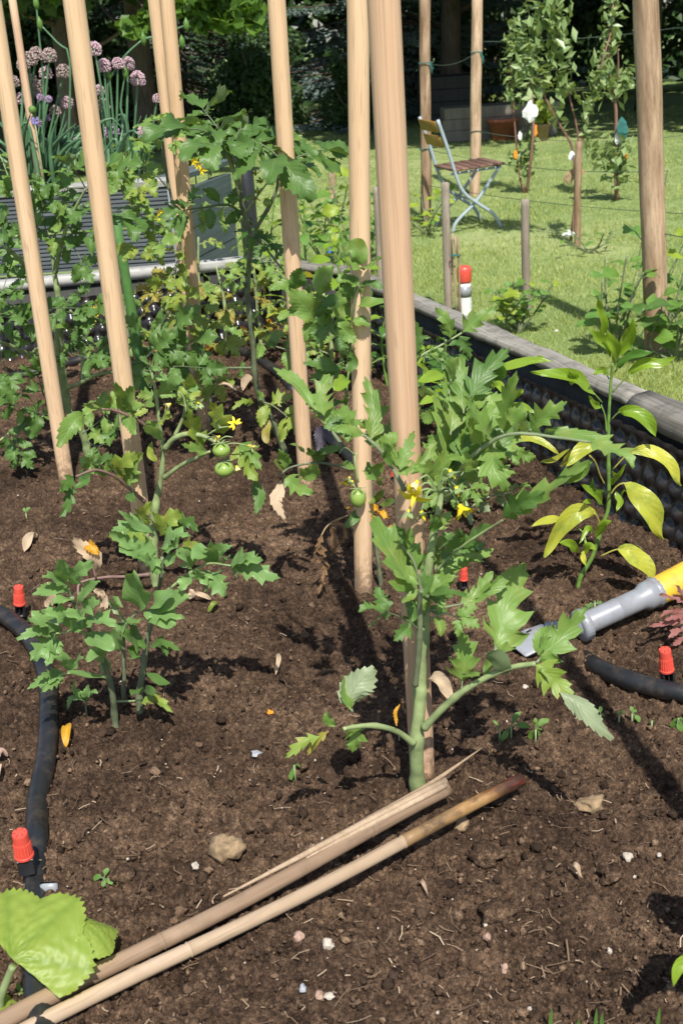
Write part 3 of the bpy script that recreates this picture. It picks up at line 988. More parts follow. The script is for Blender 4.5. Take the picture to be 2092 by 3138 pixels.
def post(xb, yb, xt, yt, wpx, label, mat, group, name='wooden_post', extra=0.0, d=None, wob=.01, seed=1):
    b = lawn_at(xb, yb)
    t = atd(xt, yt, b[1])
    r = wpx / 2 * mpp(b)
    dirv = norm(t - b)
    return stick(name, b - dirv * .1, t + dirv * extra, r, r * .97, mat, label, 'post', group, 14, 26, wob, seed)


PG = 'tall round posts of the trellis'
G1 = post(1303, 680, 1303, 0, 33, 'tall round trellis post just left of the folding chair', MT['post'], PG, extra=.9, seed=3)
G2 = post(1453, 600, 1461, 0, 33, 'tall round trellis post standing behind the folding chair seat', MT['post'], PG, extra=.9, seed=5)
G3 = post(2012, 1075, 1977, 0, 72, 'thickest round trellis post, nearest the bed on the right', MT['post'], PG, extra=.7, wob=.02, seed=7)
SG = 'short weathered posts on the lawn'
post(1374, 968, 1364, 562, 25, 'short grey post leaning beside the red capped bottle', MT['post_grey'], SG, seed=11)
post(1613, 965, 1607, 614, 26, 'short grey post above the small yellow green weed', MT['post_grey'], SG, seed=13)
post(1768, 755, 1772, 436, 21, 'short brown stake with a fibrous twine knot tied round it', MT['post'], SG, seed=17)
post(1018, 690, 1018, 505, 20, 'short brown post behind the light stakes at the lawn edge', MT['post'], SG, seed=19)
post(1168, 900, 1153, 575, 20, 'short dark post half hidden by the reddish stake', MT['post_grey'], SG, seed=23)

# wires between the trellis posts
def wire(pts, label, r=.0022, sag=.05):
    P = []
    for a, b in zip(pts[:-1], pts[1:]):
        a, b = np.array(a), np.array(b)
        for s in np.linspace(0, 1, 10)[:-1]:
            P.append(a * (1 - s) + b * s - np.array([0, 0, sag * 4 * s * (1 - s)]))
    P.append(np.array(pts[-1]))
    o = MB().tube(np.array(P), r, 5).build('trellis_wire', MT['wire'])
    return set_props(o, label, 'wire', 'wires strung between the trellis posts')


def onpost(o, zz):
    p = np.array(o.location); q = Vector((0, 0, 1)); q.rotate(o.rotation_euler); q = np.array(q)
    k = (zz - p[2]) / q[2]
    return p + q * k


g1, g2, g3 = [np.array(o.location) for o in (G1, G2, G3)]
ym = lambda c, y_, d: atd(*px(c, 1100, y_), d)[2]
far_r = np.array([5.2, 8.6, 0])
wire([onpost(G1, .60), onpost(G2, .62)], 'thin wire high between the two far trellis posts')
wire([onpost(G2, .70), onpost(G2, .70) + [1.7, .2, .0], onpost(G2, .70) + [4.0, .4, .05]], 'green wire at the top of the apple tree crowns', sag=.03)
wire([onpost(G1, .01), onpost(G1, .01) + [1.3, -1.7, -.06], onpost(G3, -.02), onpost(G3, -.02) + [1.5, -1.5, 0]], 'dark wire sagging past the chair seat to the thick post', sag=.06)
wire([onpost(G2, .0), onpost(G2, 0) + [2.0, -.2, -.1], onpost(G2, 0) + [4.5, -.3, 0]], 'dark wire low behind the tied brown stake', sag=.09)
wire([onpost(G1, -.25), onpost(G1, -.25) + [1.4, -2.0, -.02], onpost(G3, -.30), onpost(G3, -.30) + [1.5, -1.5, 0]], 'lowest dark wire crossing in front of the tied brown stake', sag=.03)
for (o_, zz, lab) in ((G1, .60, 'teal'), (G2, .62, 'teal'), (G1, .01, 'teal'), (G2, .0, 'wire')):
    p = onpost(o_, zz)
    k = MB()
    rr = .048
    ringp = np.array([p + [rr * cos(a), rr * sin(a), .004 * sin(3 * a)] for a in np.linspace(0, 2 * pi, 17)])
    k.tube(ringp, .004, 6, cap=False)
    if lab == 'teal':
        for s in range(4):
            q = p + [.03 + .02 * random.random(), -.045, -.015]
            k.tube(spline([p + [.02, -.046, 0], q + [.01 * s * .4, 0, -.02], q + [.02 * random.random(), 0, -.03 - .05 * random.random()]], 5), .0035, 5)
    kn = k.build('tie_knot', MT['teal' if lab == 'teal' else 'wire'])
    set_props(kn, {(0.60): 'teal string tie high on the post left of the chair', .62: 'teal string tie high on the post behind the chair', .01: 'teal string tie low on the post beside the chair back', 0.0: 'dark wire loop round the post behind the chair seat'}[zz], 'tie', 'ties on the trellis posts')

# folding chair
nr = lawn_at(1389, 717)
CH = empty('folding_chair', nr, 'folding bistro chair with pale blue grey frame and dark slatted seat on the lawn', 'chair')
Fd = norm(np.array([.97, .22, 0])); Ld = norm(np.array([-.22, .97, 0]))
def cl(x, y, z): return nr + Fd * x + Ld * y + ez * z
CW = .40
A = [(-.095, .775), (-.03, .585), (.065, .305), (.19, .19), (.30, .11), (.365, 0)]
Bp = [(.365, .435), (.19, .215), (.06, .105), (.02, .06), (0, 0)]
for yy in (0, CW):
    MB().tube(spline([cl(a, yy, b) for a, b in A], 26), .0125, 8).build('back_leg', MT['chair_fr'], CH)
for yy in (.022, CW - .022):
    MB().tube(spline([cl(a, yy, b) for a, b in Bp], 22), .0125, 8).build('front_leg', MT['chair_fr'], CH)
mb = MB()
mb.tube(np.array([cl(.18, .02, .205), cl(.18, CW - .02, .205)]), .007, 6)
mb.tube(np.array([cl(.36, 0.02, .425), cl(.36, CW - .02, .425)]), .009, 6)
mb.build('cross_bar', MT['chair_fr'], CH)
mb = MB()
for yy in (.03, CW - .03):
    mb.tube(np.array([cl(-.0, yy, .405), cl(.37, yy, .425)]), .009, 6)
mb.build('seat_frame', MT['chair_fr'], CH)
Rm = np.stack([Fd, Ld, ez], 1)
for k in range(6):
    MB().box(cl(.01 + .066 * k + .02, CW / 2, .432 + .004 * k * .8), (.056, CW + .02, .016), Rm, .003).build('seat_slat', MT['chair_seat'], CH)
for zz, xx in ((.725, -.078), (.625, -.044)):
    tl = .33
    Rb = np.stack([Fd * cos(tl) + ez * sin(tl), Ld, -Fd * sin(tl) + ez * cos(tl)], 1)
    MB().box(cl(xx - .016, CW / 2, zz), (.014, CW - .03, .078), Rb, .003).build('back_slat', MT['chair_back'], CH)

# planter, flower pot and dark boards at the far edge
pb = lawn_at(1545, 433)
t = empty('planter_box', pb + [0, .5, 0], 'low wooden planter box in the shade at the far lawn edge', 'planter')
for k in range(3):
    MB().box(pb + [.02 * (k - 1), .55, .07 + .135 * k], (1.45, .5, .132), None, .004).build('plank', MT['plank_bg'], t, smooth=False)
pt = lawn_at(1537, 427)
MB_ = MB(); MB_.lathe([(.13, 0), (.19, .22), (.205, .22), (.205, .26), (.185, .26), (.17, .22)], 20, pt + [0, -.1, 0])
set_props(MB_.build('flower_pot', MT['terra']), 'wide terracotta flower pot in front of the wooden planter', 'flower pot')
db = lawn_at(1386, 400) + [0, .9, 0]
t = empty('compost_bin', db, 'dark boarded compost bin in the shade left of the planter', 'compost bin')
for k in range(4):
    MB().box(db + [0, 0, .1 + .17 * k], (.75, .7, .165), None, .004).build('board', MT['darkwood'], t, smooth=False)
pp = lawn_at(1655, 432)
t = empty('potted_plant', pp, 'small pot with yellow green leaves under the white bag', 'potted plant')
MB().lathe([(.08, 0), (.11, .17), (.12, .17), (.12, .2), (.1, .2)], 16, pp).build('pot', MT['stone'], t)
cloud_obj('foliage', *leaf_cloud(blobs([(*(pp + [0, 0, .32]), .17, .17, .14)], 260), .06), MT['bush_yel'], t)

# apple trees
def sprig_cloud(P, n, spread, size, rng):
    """leaves in rosettes along a branch"""
    P = spline(P, 40)
    k = rng.integers(0, 40, n)
    c = P[k] + rng.normal(size=(n, 3)) * spread * .8
    return c


def apple(label, base, stems, leaves, rad, seed):
    rng = np.random.default_rng(seed)
    t = empty('apple_tree', base, label, 'tree', 'young apple trees on the lawn')
    for P, r in stems:
        MB().tube(spline(P, 20), [r, r * .45], 8).build('trunk', MT['twig'], t)
    C = np.concatenate([sprig_cloud(P, n, sp, .04, rng) for P, n, sp in leaves])
    cloud_obj('crown', *leaf_cloud(C, .040, .1, 2.1, rng=rng), MT['apple'], t)
    return t


def c2(x, y, d): return atd(*px('C2', x, y), d)
b1 = lawn_at(*px('C2', 838, 888)); d1 = b1[1]
apple('slim leafy apple tree with a white bag, right of the folding chair', b1,
      [([b1, c2(815, 800, d1), c2(800, 640, d1), c2(770, 250, d1)], .011), ([b1 + [.02, 0, 0], c2(868, 740, d1 - .1), c2(880, 560, d1 - .1), c2(860, 300, d1)], .016)],
      [([c2(845, 800, d1), c2(860, 700, d1), c2(855, 600, d1)], 90, .05), ([c2(770, 440, d1), c2(780, 330, d1), c2(765, 120, d1)], 90, .045),
       ([c2(850, 480, d1), c2(835, 300, d1), c2(820, 90, d1)], 140, .06), ([c2(805, 790, d1), c2(795, 700, d1)], 30, .04)], .1, 31)
b2 = lawn_at(*px('C2', 1080, 1118)); d2 = b2[1] + .06
t2a, t2b, t2c = c2(1062, 690, d2), c2(1087, 650, d2), c2(1100, 660, d2)
apple('apple tree with three reddish stems tied to the short brown stake', b2 + [-.03, .05, 0],
      [([b2 + [-.03, .05, 0], c2(1072, 900, d2), t2a, c2(1010, 590, d2), c2(950, 480, d2), c2(900, 360, d2), c2(890, 200, d2 + .1)], .011),
       ([t2b - [0, 0, .15], t2b, c2(1070, 540, d2), c2(1045, 440, d2), c2(1000, 200, d2 + .1)], .008), ([t2c - [0, 0, .15], t2c, c2(1130, 540, d2), c2(1160, 420, d2), c2(1200, 270, d2), c2(1235, 150, d2 + .1)], .009)],
      [([c2(930, 420, d2), c2(890, 330, d2), c2(870, 160, d2), c2(880, 60, d2)], 150, .05), ([c2(1045, 440, d2), c2(1020, 340, d2), c2(990, 200, d2), c2(960, -20, d2)], 140, .045),
       ([c2(1130, 520, d2), c2(1165, 420, d2), c2(1190, 300, d2)], 80, .035), ([c2(1000, 120, d2), c2(930, 20, d2)], 80, .06), ([c2(1000, 580, d2), c2(960, 450, d2)], 14, .03), ([c2(1110, 620, d2), c2(1130, 600, d2)], 6, .02)], .1, 33)
b3 = lawn_at(*px('C2', 1262, 922)); d3 = b3[1]
apple('upright apple tree between the tied stake and the thick post', b3,
      [([b3, c2(1258, 700, d3), c2(1258, 500, d3), c2(1225, 290, d3), c2(1245, 20, d3)], .018), ([c2(1262, 460, d3), c2(1270, 300, d3), c2(1265, 200, d3)], .009)],
      [([c2(1200, 360, d3), c2(1225, 240, d3), c2(1240, 20, d3), c2(1260, -50, d3)], 180, .05), ([c2(1260, 420, d3), c2(1285, 380, d3), c2(1310, 330, d3)], 90, .055), ([c2(1220, 680, d3), c2(1270, 740, d3), c2(1280, 790, d3)], 190, .085), ([c2(1300, 700, d3), c2(1220, 760, d3)], 60, .07), ([c2(1110, 690, d3), c2(1170, 680, d3)], 24, .03)], .1, 35)


def rag(label, cx_, cy_, d, wpx, hpx, mat, name='plastic_bag', cat='bag', seed=1, group=None):
    """crumpled hanging bag or label with some body"""
    p = atd(cx_, cy_, d); s = mpp(p)
    V0, F0 = ico(2)
    rg = np.random.default_rng(seed)
    V = V0 * np.array([wpx / 2 * s, min(wpx, hpx) * .25 * s, hpx / 2 * s]) * (1 + .35 * (rg.random((len(V0), 1)) - .5))
    V = V0 * np.array([wpx / 2 * s, min(wpx, hpx) * .12 * s, hpx / 2 * s]) * (.65 + .7 * rg.random((len(V0), 1)))
    V[:, 0] *= (.75 + .5 * (.5 - V[:, 2] / (hpx * s)))
    mb = MB(); mb.add(V + p, F0)
    return set_props(mb.build(name, mat, smooth=False, base=p), label, cat, group)


rag('crumpled white bag hanging in the slim apple tree', 1624, 340, d1 - .12, 40, 62, MT['white_pl'], seed=3)
rag('small pale tag low on the slim apple tree', 1592, 415, d1 - .05, 12, 26, MT['white_pl'], 'plant_tag', 'tag', 4)
rag('orange tag on the left stem of the slim apple tree', 1579, 474, d1 - .05, 12, 26, MT['orange_pl'], 'plant_tag', 'tag', 5)
rag('orange tag beside the white bag in the slim apple tree', 1640, 398, d1 - .05, 10, 34, MT['orange_pl'], 'plant_tag', 'tag', 15)
rag('long white wrap on the trunk of the upright apple tree', 1893, 415, d3 - .03, 16, 62, MT['white_pl'], 'trunk_wrap', 'wrap', 6)
rag('white and teal net bag on the upright apple tree', 1908, 390, d3 - .06, 32, 58, MT['teal'], seed=7)
rag('orange tag in the lower leaves of the upright apple tree', 1915, 474, d3 - .06, 14, 20, MT['orange_pl'], 'plant_tag', 'tag', 8)
rag('white tag hanging left of the tied brown stake', 1751, 478, d2 - .08, 18, 28, MT['white_pl'], 'plant_tag', 'tag', 9)
rag('fibrous twine knot wrapped round the short brown stake', 1762, 528, b2[1] - .01, 46, 26, MT['twine'], 'twine_knot', 'twine', 10)
rag('dry leaf bundle hanging under the twine knot', 1742, 545, b2[1] - .03, 30, 36, MT['stem_dry'], 'dry_leaves', 'leaves', 11)
rag('white plastic scrap lying at the foot of the brown stake', 1742, 715, b2[1] - .1, 36, 18, MT['white_pl'], 'plastic_scrap', 'scrap', 12)
rag('small white scrap on the grass near the bed rim', 1703, 1015, lawn_at(1703, 1015)[1], 14, 9, MT['white_pl'], 'plastic_scrap', 'scrap', 13)

# red capped bottle and bundle of canes
bb = lawn_at(1424, 968)
s = mpp(bb)
t = empty('bottle', bb, 'white granule bottle with a red cap standing by the grey post', 'bottle')
MB().lathe([(20 * s, 0), (21 * s, 4 * s), (20 * s, 95 * s), (17 * s, 103 * s), (14 * s, 106 * s)], 18, bb).build('body', MT['white_pl'], t, smooth=False)
MB().lathe([(19.8 * s, 104 * s), (21.5 * s, 108 * s), (22.5 * s, 140 * s), (20 * s, 150 * s), (12 * s, 153 * s)], 18, bb).build('cap', MT['red_pl'], t)
MB().lathe([(20.6 * s, 60 * s), (20.6 * s, 92 * s)], 18, bb).build('label', MT['grey_pl'], t)
for k, (xb, yb, xt, yt) in enumerate([(1380, 965, 1385, 722), (1396, 968, 1386, 715), (1432, 968, 1392, 725), (1408, 972, 1402, 728)]):
    b = lawn_at(xb, yb - 2) + [0, -.03, 0]; tp = atd(xt, yt, b[1] + .02)
    stick('garden_cane', b, tp, 3.4 * s, 3 * s, MT['bamboo_pale' if k != 3 else 'bamboo'], 'thin garden cane in the bundle tied in front of the bottle', 'cane', 'bundle of thin canes', 8, 6)
pz = lawn_at(1396, 968) + [0, -.03, 0]; tz = atd(1394, 782, pz[1] - .005)
mb = MB(); mb.tube(np.array([tz + [14 * s * cos(a), 10 * s * sin(a), 0] for a in np.linspace(0, 2 * pi, 13)]), 2 * s, 5)
set_props(mb.build('tie_band', MT['teal']), 'pale teal band round the bundle of thin canes', 'tie')

# ------------------------------------------------------------------ second raised bed with chives
D2 = 3.78
B2 = empty('raised_bed', (-1.2, D2 + .4, LAWN), 'tall raised bed of dark grooved boards with pale cap, holding the chives', 'raised bed')
xR, xL = -.475, -2.3
yR2 = 4.30; xR2 = -.33
def groove_board(z0, z1):
    """front board with horizontal grooves"""
    prof = []
    ng = 9
    for k in range(ng):
        a = z0 + (z1 - z0) * k / ng; b = z0 + (z1 - z0) * (k + .62) / ng; c = z0 + (z1 - z0) * (k + 1) / ng
        prof += [(.0, a + .001), (.0, b), (-.006, b + .0012), (-.006, c - .0002)]
    prof += [(-.028, z1), (-.028, z0)]
    return beam((xL, D2, 0), (xR, D2, 0), prof, 8, 0, np.array([0, -1.0, 0]))
z = .425
for k in range(5):
    MB().add(*groove_board(z - .118, z)).build('front_board', MT['bedwood'], B2, smooth=False)
    z -= .128
MB().add(*beam((xL, D2, 0), (xR + .01, D2, 0), [(.006, .428), (.008, .445), (.0, .450), (-.07, .450), (-.07, .428)], 8, .002, np.array([0, -1.0, 0]))).build('cap_board', MT['bedcap'], B2, smooth=False)
MB().add(*beam((xR, D2 + .075, 0), (xR2, yR2, 0), [(.006, .428), (.008, .445), (.0, .450), (-.06, .450), (-.06, .428)], 8, .002, norm(np.array([1, -.284, 0])))).build('cap_board', MT['bedside'], B2, smooth=False)
sdn = norm(np.array([xR2 - xR, yR2 - D2, 0]))
for k in range(4):
    z0 = .40 - .23 * (k + 1)
    MB().add(*beam((xR + .012, D2 + .004, 0), (xR2 + .012, yR2, 0), [(.0, z0 + .004), (.0, z0 + .23), (-.025, z0 + .23), (-.025, z0 + .004)], 4, .0, norm(np.array([sdn[1], -sdn[0], 0])))).build('side_board', MT['bedside'], B2, smooth=False)
MB().box((xR + .003, D2 - .004, .1), (.028, .012, .66), None, .002).build('corner_strip', MT['grey_pl'], B2)
xs = np.linspace(xL, xR2, 60); ys2 = np.linspace(D2 + .02, yR2, 40)
XX, YY = np.meshgrid(xs, ys2); XX = np.minimum(XX, xR + (YY - D2) * .28 - .02)
ZZ = .385 + .03 * fbm(XX * 9, YY * 9, 3, 3)
i = (np.arange(39)[:, None] * 60 + np.arange(59)[None, :]).reshape(-1)
MB().add(np.stack([XX, YY, ZZ], -1).reshape(-1, 3), np.stack([i, i + 1, i + 61, i + 60], -1)).build('soil', MT['soil'], B2)
p = atd(745, 700, 4.9)
t0 = atd(745, 482, 4.9)
stick('bed_post', [t0[0], 4.9, LAWN], t0, .036, .036, MT['blk_pl'], 'dark slate coloured post at the back corner of the chive bed', 'post', None, 10, 6)

# ------------------------------------------------------------------ leaf shapes
LR = np.random.default_rng(99)


_LOBE = np.array([(0, .03, 0), (.05, .22, .02), (.10, .60, .05), (.17, .92, .12), (.22, .66, .05), (.28, .40, .0), (.33, .58, .03), (.41, .90, .12), (.46, .60, .05), (.52, .36, .0), (.58, .50, .03), (.66, .66, .10), (.71, .44, .04), (.76, .30, .0), (.84, .34, .06), (.90, .16, .02), (.95, .10, .02), (1, 0, 0)])


def strip(P, W, Nh, kind='tooth', fold=.25, ripple=.10, rng=LR, nv=15, crk=1.0):
    """one leaf blade along midrib P (any polyline); W half width; Nh which way its face looks"""
    if kind == 'lobe':
        jt = (rng.random(len(_LOBE)) - .5)
        v = np.clip(_LOBE[:, 0] + .018 * jt, 0, 1); v[0], v[-1] = 0, 1
        nv = len(v); Pf = spline(P, 60)
        P = np.stack([np.interp(v * 59, np.arange(60), Pf[:, q]) for q in range(3)], -1)
        W = W * 1.15
    else:
        P = spline(P, nv); v = np.linspace(0, 1, nv); W = W * 1.16
    T = norm(np.gradient(P, axis=0))
    S = norm(np.cross(T, np.asarray(Nh, float) + 1e-6)); U = np.cross(S, T)
    L = np.linalg.norm(np.diff(P, axis=0), axis=1).sum()
    odd = np.arange(nv) % 2 == 1
    if kind == 'tooth':
        w_ = (v ** .6) * (1 - v) ** .85 * 2.05
        w_ = w_ * np.where(odd, 1.0, .82); fwd = np.where(odd, .06, .0) * L
    elif kind == 'lobe':
        w_ = _LOBE[:, 1] * (1 + .25 * (rng.random(nv) - .5)); fwd = _LOBE[:, 2] * L
    elif kind == 'oval':
        w_ = (v ** .6) * (1 - v) ** .62 * 1.62; fwd = np.full(nv, .03 * L)
    else:  # lance: pepper
        w_ = (v ** .75) * (1 - v) ** .95 * 2.35; fwd = np.zeros(nv)
    w_[0] = .03; w_[-1] = .0
    ph = rng.random(2) * 6
    if kind in ('lance', 'oval'): crk = crk * .45
    V, uv = [], []
    for u in (-1, -.62, -.3, 0, .3, .62, 1):
        sk = 1 + .16 * np.sign(u) * np.sin(v * 5 + ph[0])
        wu = w_ * W * sk
        if kind == 'lobe' and abs(u) == .3: wu = .3 * wu + .7 * W * np.interp(v, [0, .15, .45, .8, 1], [.05, .5, .5, .28, 0])
        f_ = fold * (abs(u) ** 1.4) * W * np.minimum(w_, .8) - .10 * W * max(abs(u) - .5, 0)
        rip = ripple * W * abs(u) * np.sin(v * 9 + ph[0 if u < 0 else 1])
        jit_ = (.035 * W * rng.normal(size=nv) * np.minimum(w_, 1)) if 0 < abs(u) < 1 else (.055 * W * rng.normal(size=nv) * np.minimum(w_, 1) * (abs(u) == 1))
        V.append(P + S * (u * wu)[:, None] + T * (abs(u) * fwd * (w_ > .05))[:, None] + U * (f_ + rip + crk * jit_)[:, None])
        uv.append(np.stack([np.full(nv, u * .5 + .5), v], -1))
    V = np.stack(V, 1).reshape(-1, 3); uv = np.stack(uv, 1).reshape(-1, 2)
    i = (np.arange(nv - 1)[:, None] * 7 + np.arange(6)[None, :]).reshape(-1)
    return V, np.stack([i, i + 7, i + 8, i + 1], -1)[:, ::-1], uv


def arc(p, d, L, Nh, droop, n=6):
    """midrib leaving p along d, bending away from Nh"""
    d = norm(d); Nn = norm(np.asarray(Nh) - d * np.dot(Nh, d))
    P = [np.array(p)]
    for k in range(n):
        a = droop * (k + .5) / n
        P.append(P[-1] + (d * cos(a) - Nn * sin(a)) * L / n)
    return np.array(P)


def compound(P, Nh, rr, size=.36, pairs=3, kind='lobe', droop=.7, width=.36, rng=LR, gap=.28, fold=.3, wild=1.0):
    """tomato leaf: stalk P with leaflets; returns a MB"""
    mb = MB()
    P = spline(P, 16)
    T, S, U = frames(P, Nh)
    L = np.linalg.norm(np.diff(P, axis=0), axis=1).sum()
    mb.tube(P, [rr, rr * .8, rr * .4], 6)
    Nn = np.asarray(Nh, float)

    def place(p, d, l, w_, kd, dr):
        n_ = norm(Nn + .35 * wild * rng.normal(size=3))
        q = p + norm(d) * l * .10
        mb.tube(np.array([p, q]), rr * .35, 5, cap=False)
        V, F, uv = strip(arc(q, d, l, n_, dr), l * w_, n_, kd, fold + .18 * rng.normal(), .17, rng)
        mb.add(V, F, uv)
    l0 = size * L
    place(P[-1], T[-1], l0 * 1.15, width, kind, droop * (.7 + .5 * rng.random()))
    for k in range(pairs):
        t = gap + (1 - gap - .06) * (k / max(pairs - 1, 1)) if pairs > 1 else .6
        i = min(int(t * 15), 14)
        prof = .72 + .38 * sin(pi * (.25 + .6 * k / max(pairs, 1)))
        for sg in (-1, 1):
            i2 = min(max(i + rng.integers(-1, 2), 1), 15)
            ang = 1.05 - .25 * k / max(pairs, 1) + .2 * rng.normal() * wild
            d = T[i2] * cos(ang) + S[i2] * sg * sin(ang) + U[i2] * .12 * rng.normal()
            kd2 = 'tooth' if rng.random() < .6 else kind
            place(P[i2], d, l0 * prof * (.85 + .3 * rng.random()), width * (.9 + .2 * rng.random()) * (.92 if kd2 == 'tooth' else 1), kd2, droop * (.6 + 1.0 * rng.random()))
            if rng.random() < .7:
                i3 = min(i2 + 1, 15)
                place(P[i3], T[i3] * .3 + S[i3] * sg, l0 * .3, .42, 'oval', .4)
    return mb


class Plant:
    """a thing: an Empty at the foot, stems and leaves as its parts"""
    def __init__(s, name, label, cat, foot, group=None, fwd=0.0):
        s.foot = np.array(foot, float); s.D = s.foot[1] - fwd
        s.root = empty(name, s.foot, label, cat, group); s.ws = 1.0
        s.rng = np.random.default_rng(abs(hash(label)) % 1000 if False else sum(ord(c) for c in label))

    def pt(s, c, q, dd=0.0): return atd(*px(c, *q), s.D + dd)

    def line(s, c, pts, d0=0., d1=0.):
        n = len(pts)
        return np.array([s.pt(c, q, d0 + (d1 - d0) * k / max(n - 1, 1)) for k, q in enumerate(pts)])

    def stem(s, P, r, mat='stem', name='stem', n=9, lump=True):
        P = spline(P, max(18, 9 * len(P)))
        d_ = np.concatenate([[0], np.cumsum(np.linalg.norm(np.diff(P, axis=0), axis=1))])
        r = np.interp(np.linspace(0, 1, len(P)), np.linspace(0, 1, len(r)), r)
        r = r * (1 + .20 * np.exp(-(((d_ + .03) % .065 - .0325) / .007) ** 2) + .06 * fbm(d_ * 30, d_ * 0 + r[0] * 999, 5, 2))
        MB().tube(P, r, n).build(name, MT[mat], s.root)
        return P

    def stemc(s, c, pts, wpx, mat='stem', d0=0., d1=0., name='stem', foot=False):
        P = s.line(c, pts, d0, d1)
        if foot: P = np.vstack([s.foot - [0, 0, .05], P])
        wp = [w_ * CROPS[c][2] * mpp(P[0]) / 2 for w_ in (wpx if np.ndim(wpx) else [wpx, wpx])]
        return s.stem(P, wp, mat, name)

    def nh(s, face=None, j=.3):
        b = np.array([0, -.5, 1.0]) if face is None else np.array(face, float)
        return norm(b + j * s.rng.normal(size=3))

    def comp(s, c, pts, d0=0., d1=0., mat='tom', face=None, wpx=8, **kw):
        P = s.line(c, pts, d0, d1)
        r = wpx * CROPS[c][2] * mpp(P[0]) / 2
        mb = compound(P, s.nh(face, .15), r, rng=s.rng, **kw)
        return mb.build('leaf', MT[mat], s.root)

    def leaf(s, c, pts, wpx, d0=0., d1=0., mat='tom', kind='tooth', face=None, fold=.25, stalk=0, j=.2, ripple=.17, name='leaf'):
        P = s.line(c, pts, d0, d1)
        W = wpx * s.ws * CROPS[c][2] * mpp(P[0]) / 2
        mb = MB()
        if stalk:
            P = spline(P, 24); k = int(24 * stalk)
            mb.tube(P[:k + 2], max(W * .07, .0012), 6); P = P[k:]
        n_ = s.nh(face, j)
        V, F, uv = strip(P, W, n_, kind, fold, ripple, s.rng, 19 if kind == 'lobe' else 17)
        mb.add(V, F, uv)
        return mb.build(name, MT[mat], s.root)


def fill(p, c, stems, n, lr, wr, mats, dds, seed, up=-.8, kinds=('lobe', 'tooth', 'tooth')):
    """extra leaves of plant p springing from the polylines in stems, fanning out and drooping"""
    rg = np.random.default_rng(seed)
    for k in range(n):
        L_ = np.array(stems[rg.integers(len(stems))], float)
        i = rg.integers(len(L_) - 1); t = rg.random(); b = L_[i] * (1 - t) + L_[i + 1] * t
        a = rg.uniform(-1.35, 1.35); l = rg.uniform(*lr)
        d = np.array([sin(a), up * cos(a)])
        e = b + d * l + [0, l * .25 * abs(sin(a))]
        m_ = (b + e) / 2 + [0, -l * .10]
        d0 = rg.uniform(*dds)
        p.leaf(c, [tuple(b), tuple(m_), tuple(e)], rg.uniform(*wr), d0 * .4, d0, mat=mats[rg.integers(len(mats))], kind=kinds[rg.integers(len(kinds))], face=(.4 * rg.normal(), -1, .5 + .4 * rg.random()), stalk=.12, j=.25)


def flower(root, p, d, r, mat='petal', n=6, rng=LR, openness=.6):
    d = norm(d); a_ = norm(np.cross(d, [.3, .2, 1])); b_ = np.cross(d, a_)
    mb = MB()
    for k in range(n):
        t = 2 * pi * k / n + .2 * rng.normal()
        o_ = a_ * cos(t) + b_ * sin(t)
        P = arc(p, d * (1 - openness) + o_ * openness, r, -d, -.9)
        V, F, uv = strip(P, r * .2, d, 'lance', .2, .05, rng, 9); mb.add(V, F, uv)
    o = mb.build('flower', MT[mat], root)
    MB().tube(np.array([p, p + d * r * .35, p + d * r * .7]), [r * .14, r * .12, r * .03], 7).build('anther_cone', MT['petal'], o, base=root_loc(root))
    return o


def calyx(root, p, d, r, rng=LR, n=6):
    d = norm(d); a_ = norm(np.cross(d, [.3, .2, 1])); b_ = np.cross(d, a_)
    mb = MB()
    for k in range(n):
        t = 2 * pi * k / n
        o_ = a_ * cos(t) + b_ * sin(t)
        V, F, uv = strip(arc(p, o_ * .95 + d * .2, r, -d, .3 * rng.normal() - .3), r * .13, -d, 'lance', .1, .05, rng, 8); mb.add(V, F, uv)
    return mb.build('calyx', MT['calyx'], root)


def fruit(root, p, rx, rz, name='tomato_fruit'):
    prof = []
    for k in range(15):
        a = -pi / 2 + pi * k / 14
        prof.append((max(rx * cos(a), 1e-4) * (1 + .03 * cos(2 * a)), rz * sin(a) * (1 - .10 * max(0, sin(a)) ** 6)))
    mb = MB(); mb.lathe(prof, 22, p)
    o = mb.build('fruit', MT['fruit'], root)
    c = calyx(root, np.array(p) + [0, 0, rz * .93], np.array([0, 0, 1.0]), rx * 1.25)
    c.parent = o
    return o


def auto_tomato(foot, h_, n, L, label, mats, seed, stem='stem', group='tomato plants in the bed', lean=(0, 0), name='tomato_plant', cat='tomato plant', pairs=3, kind='lobe', spread=1.0):
    p = Plant(name, label, cat, foot, group); rg = p.rng = np.random.default_rng(seed)
    top = p.foot + np.array([lean[0], lean[1], h_])
    P = p.stem([p.foot - [0, 0, .04], p.foot * .5 + top * .5 + rg.normal(size=3) * .02, top], [.0065, .005, .003], stem)
    for k in range(n):
        t = .22 + .78 * (k + .5) / n
        q = P[int(t * (len(P) - 1))]
        a = k * 2.4 + rg.random() * .8
        d = np.array([cos(a), sin(a), .55 + .4 * rg.random()])
        l = L * (.6 + .6 * rg.random()) * (1.1 - .45 * max(0, t - .5))
        R_ = arc(q, d, l * spread, [0, 0, 1], .9 + .5 * rg.random())
        m_ = mats[rg.integers(len(mats))] if t > .35 else mats[-1]
        compound(R_, norm(np.array([0, -.25, 1]) + .25 * rg.normal(size=3)), .0022, .40, pairs, kind, .7, .36, rg).build('leaf', MT[m_], p.root)
    return p


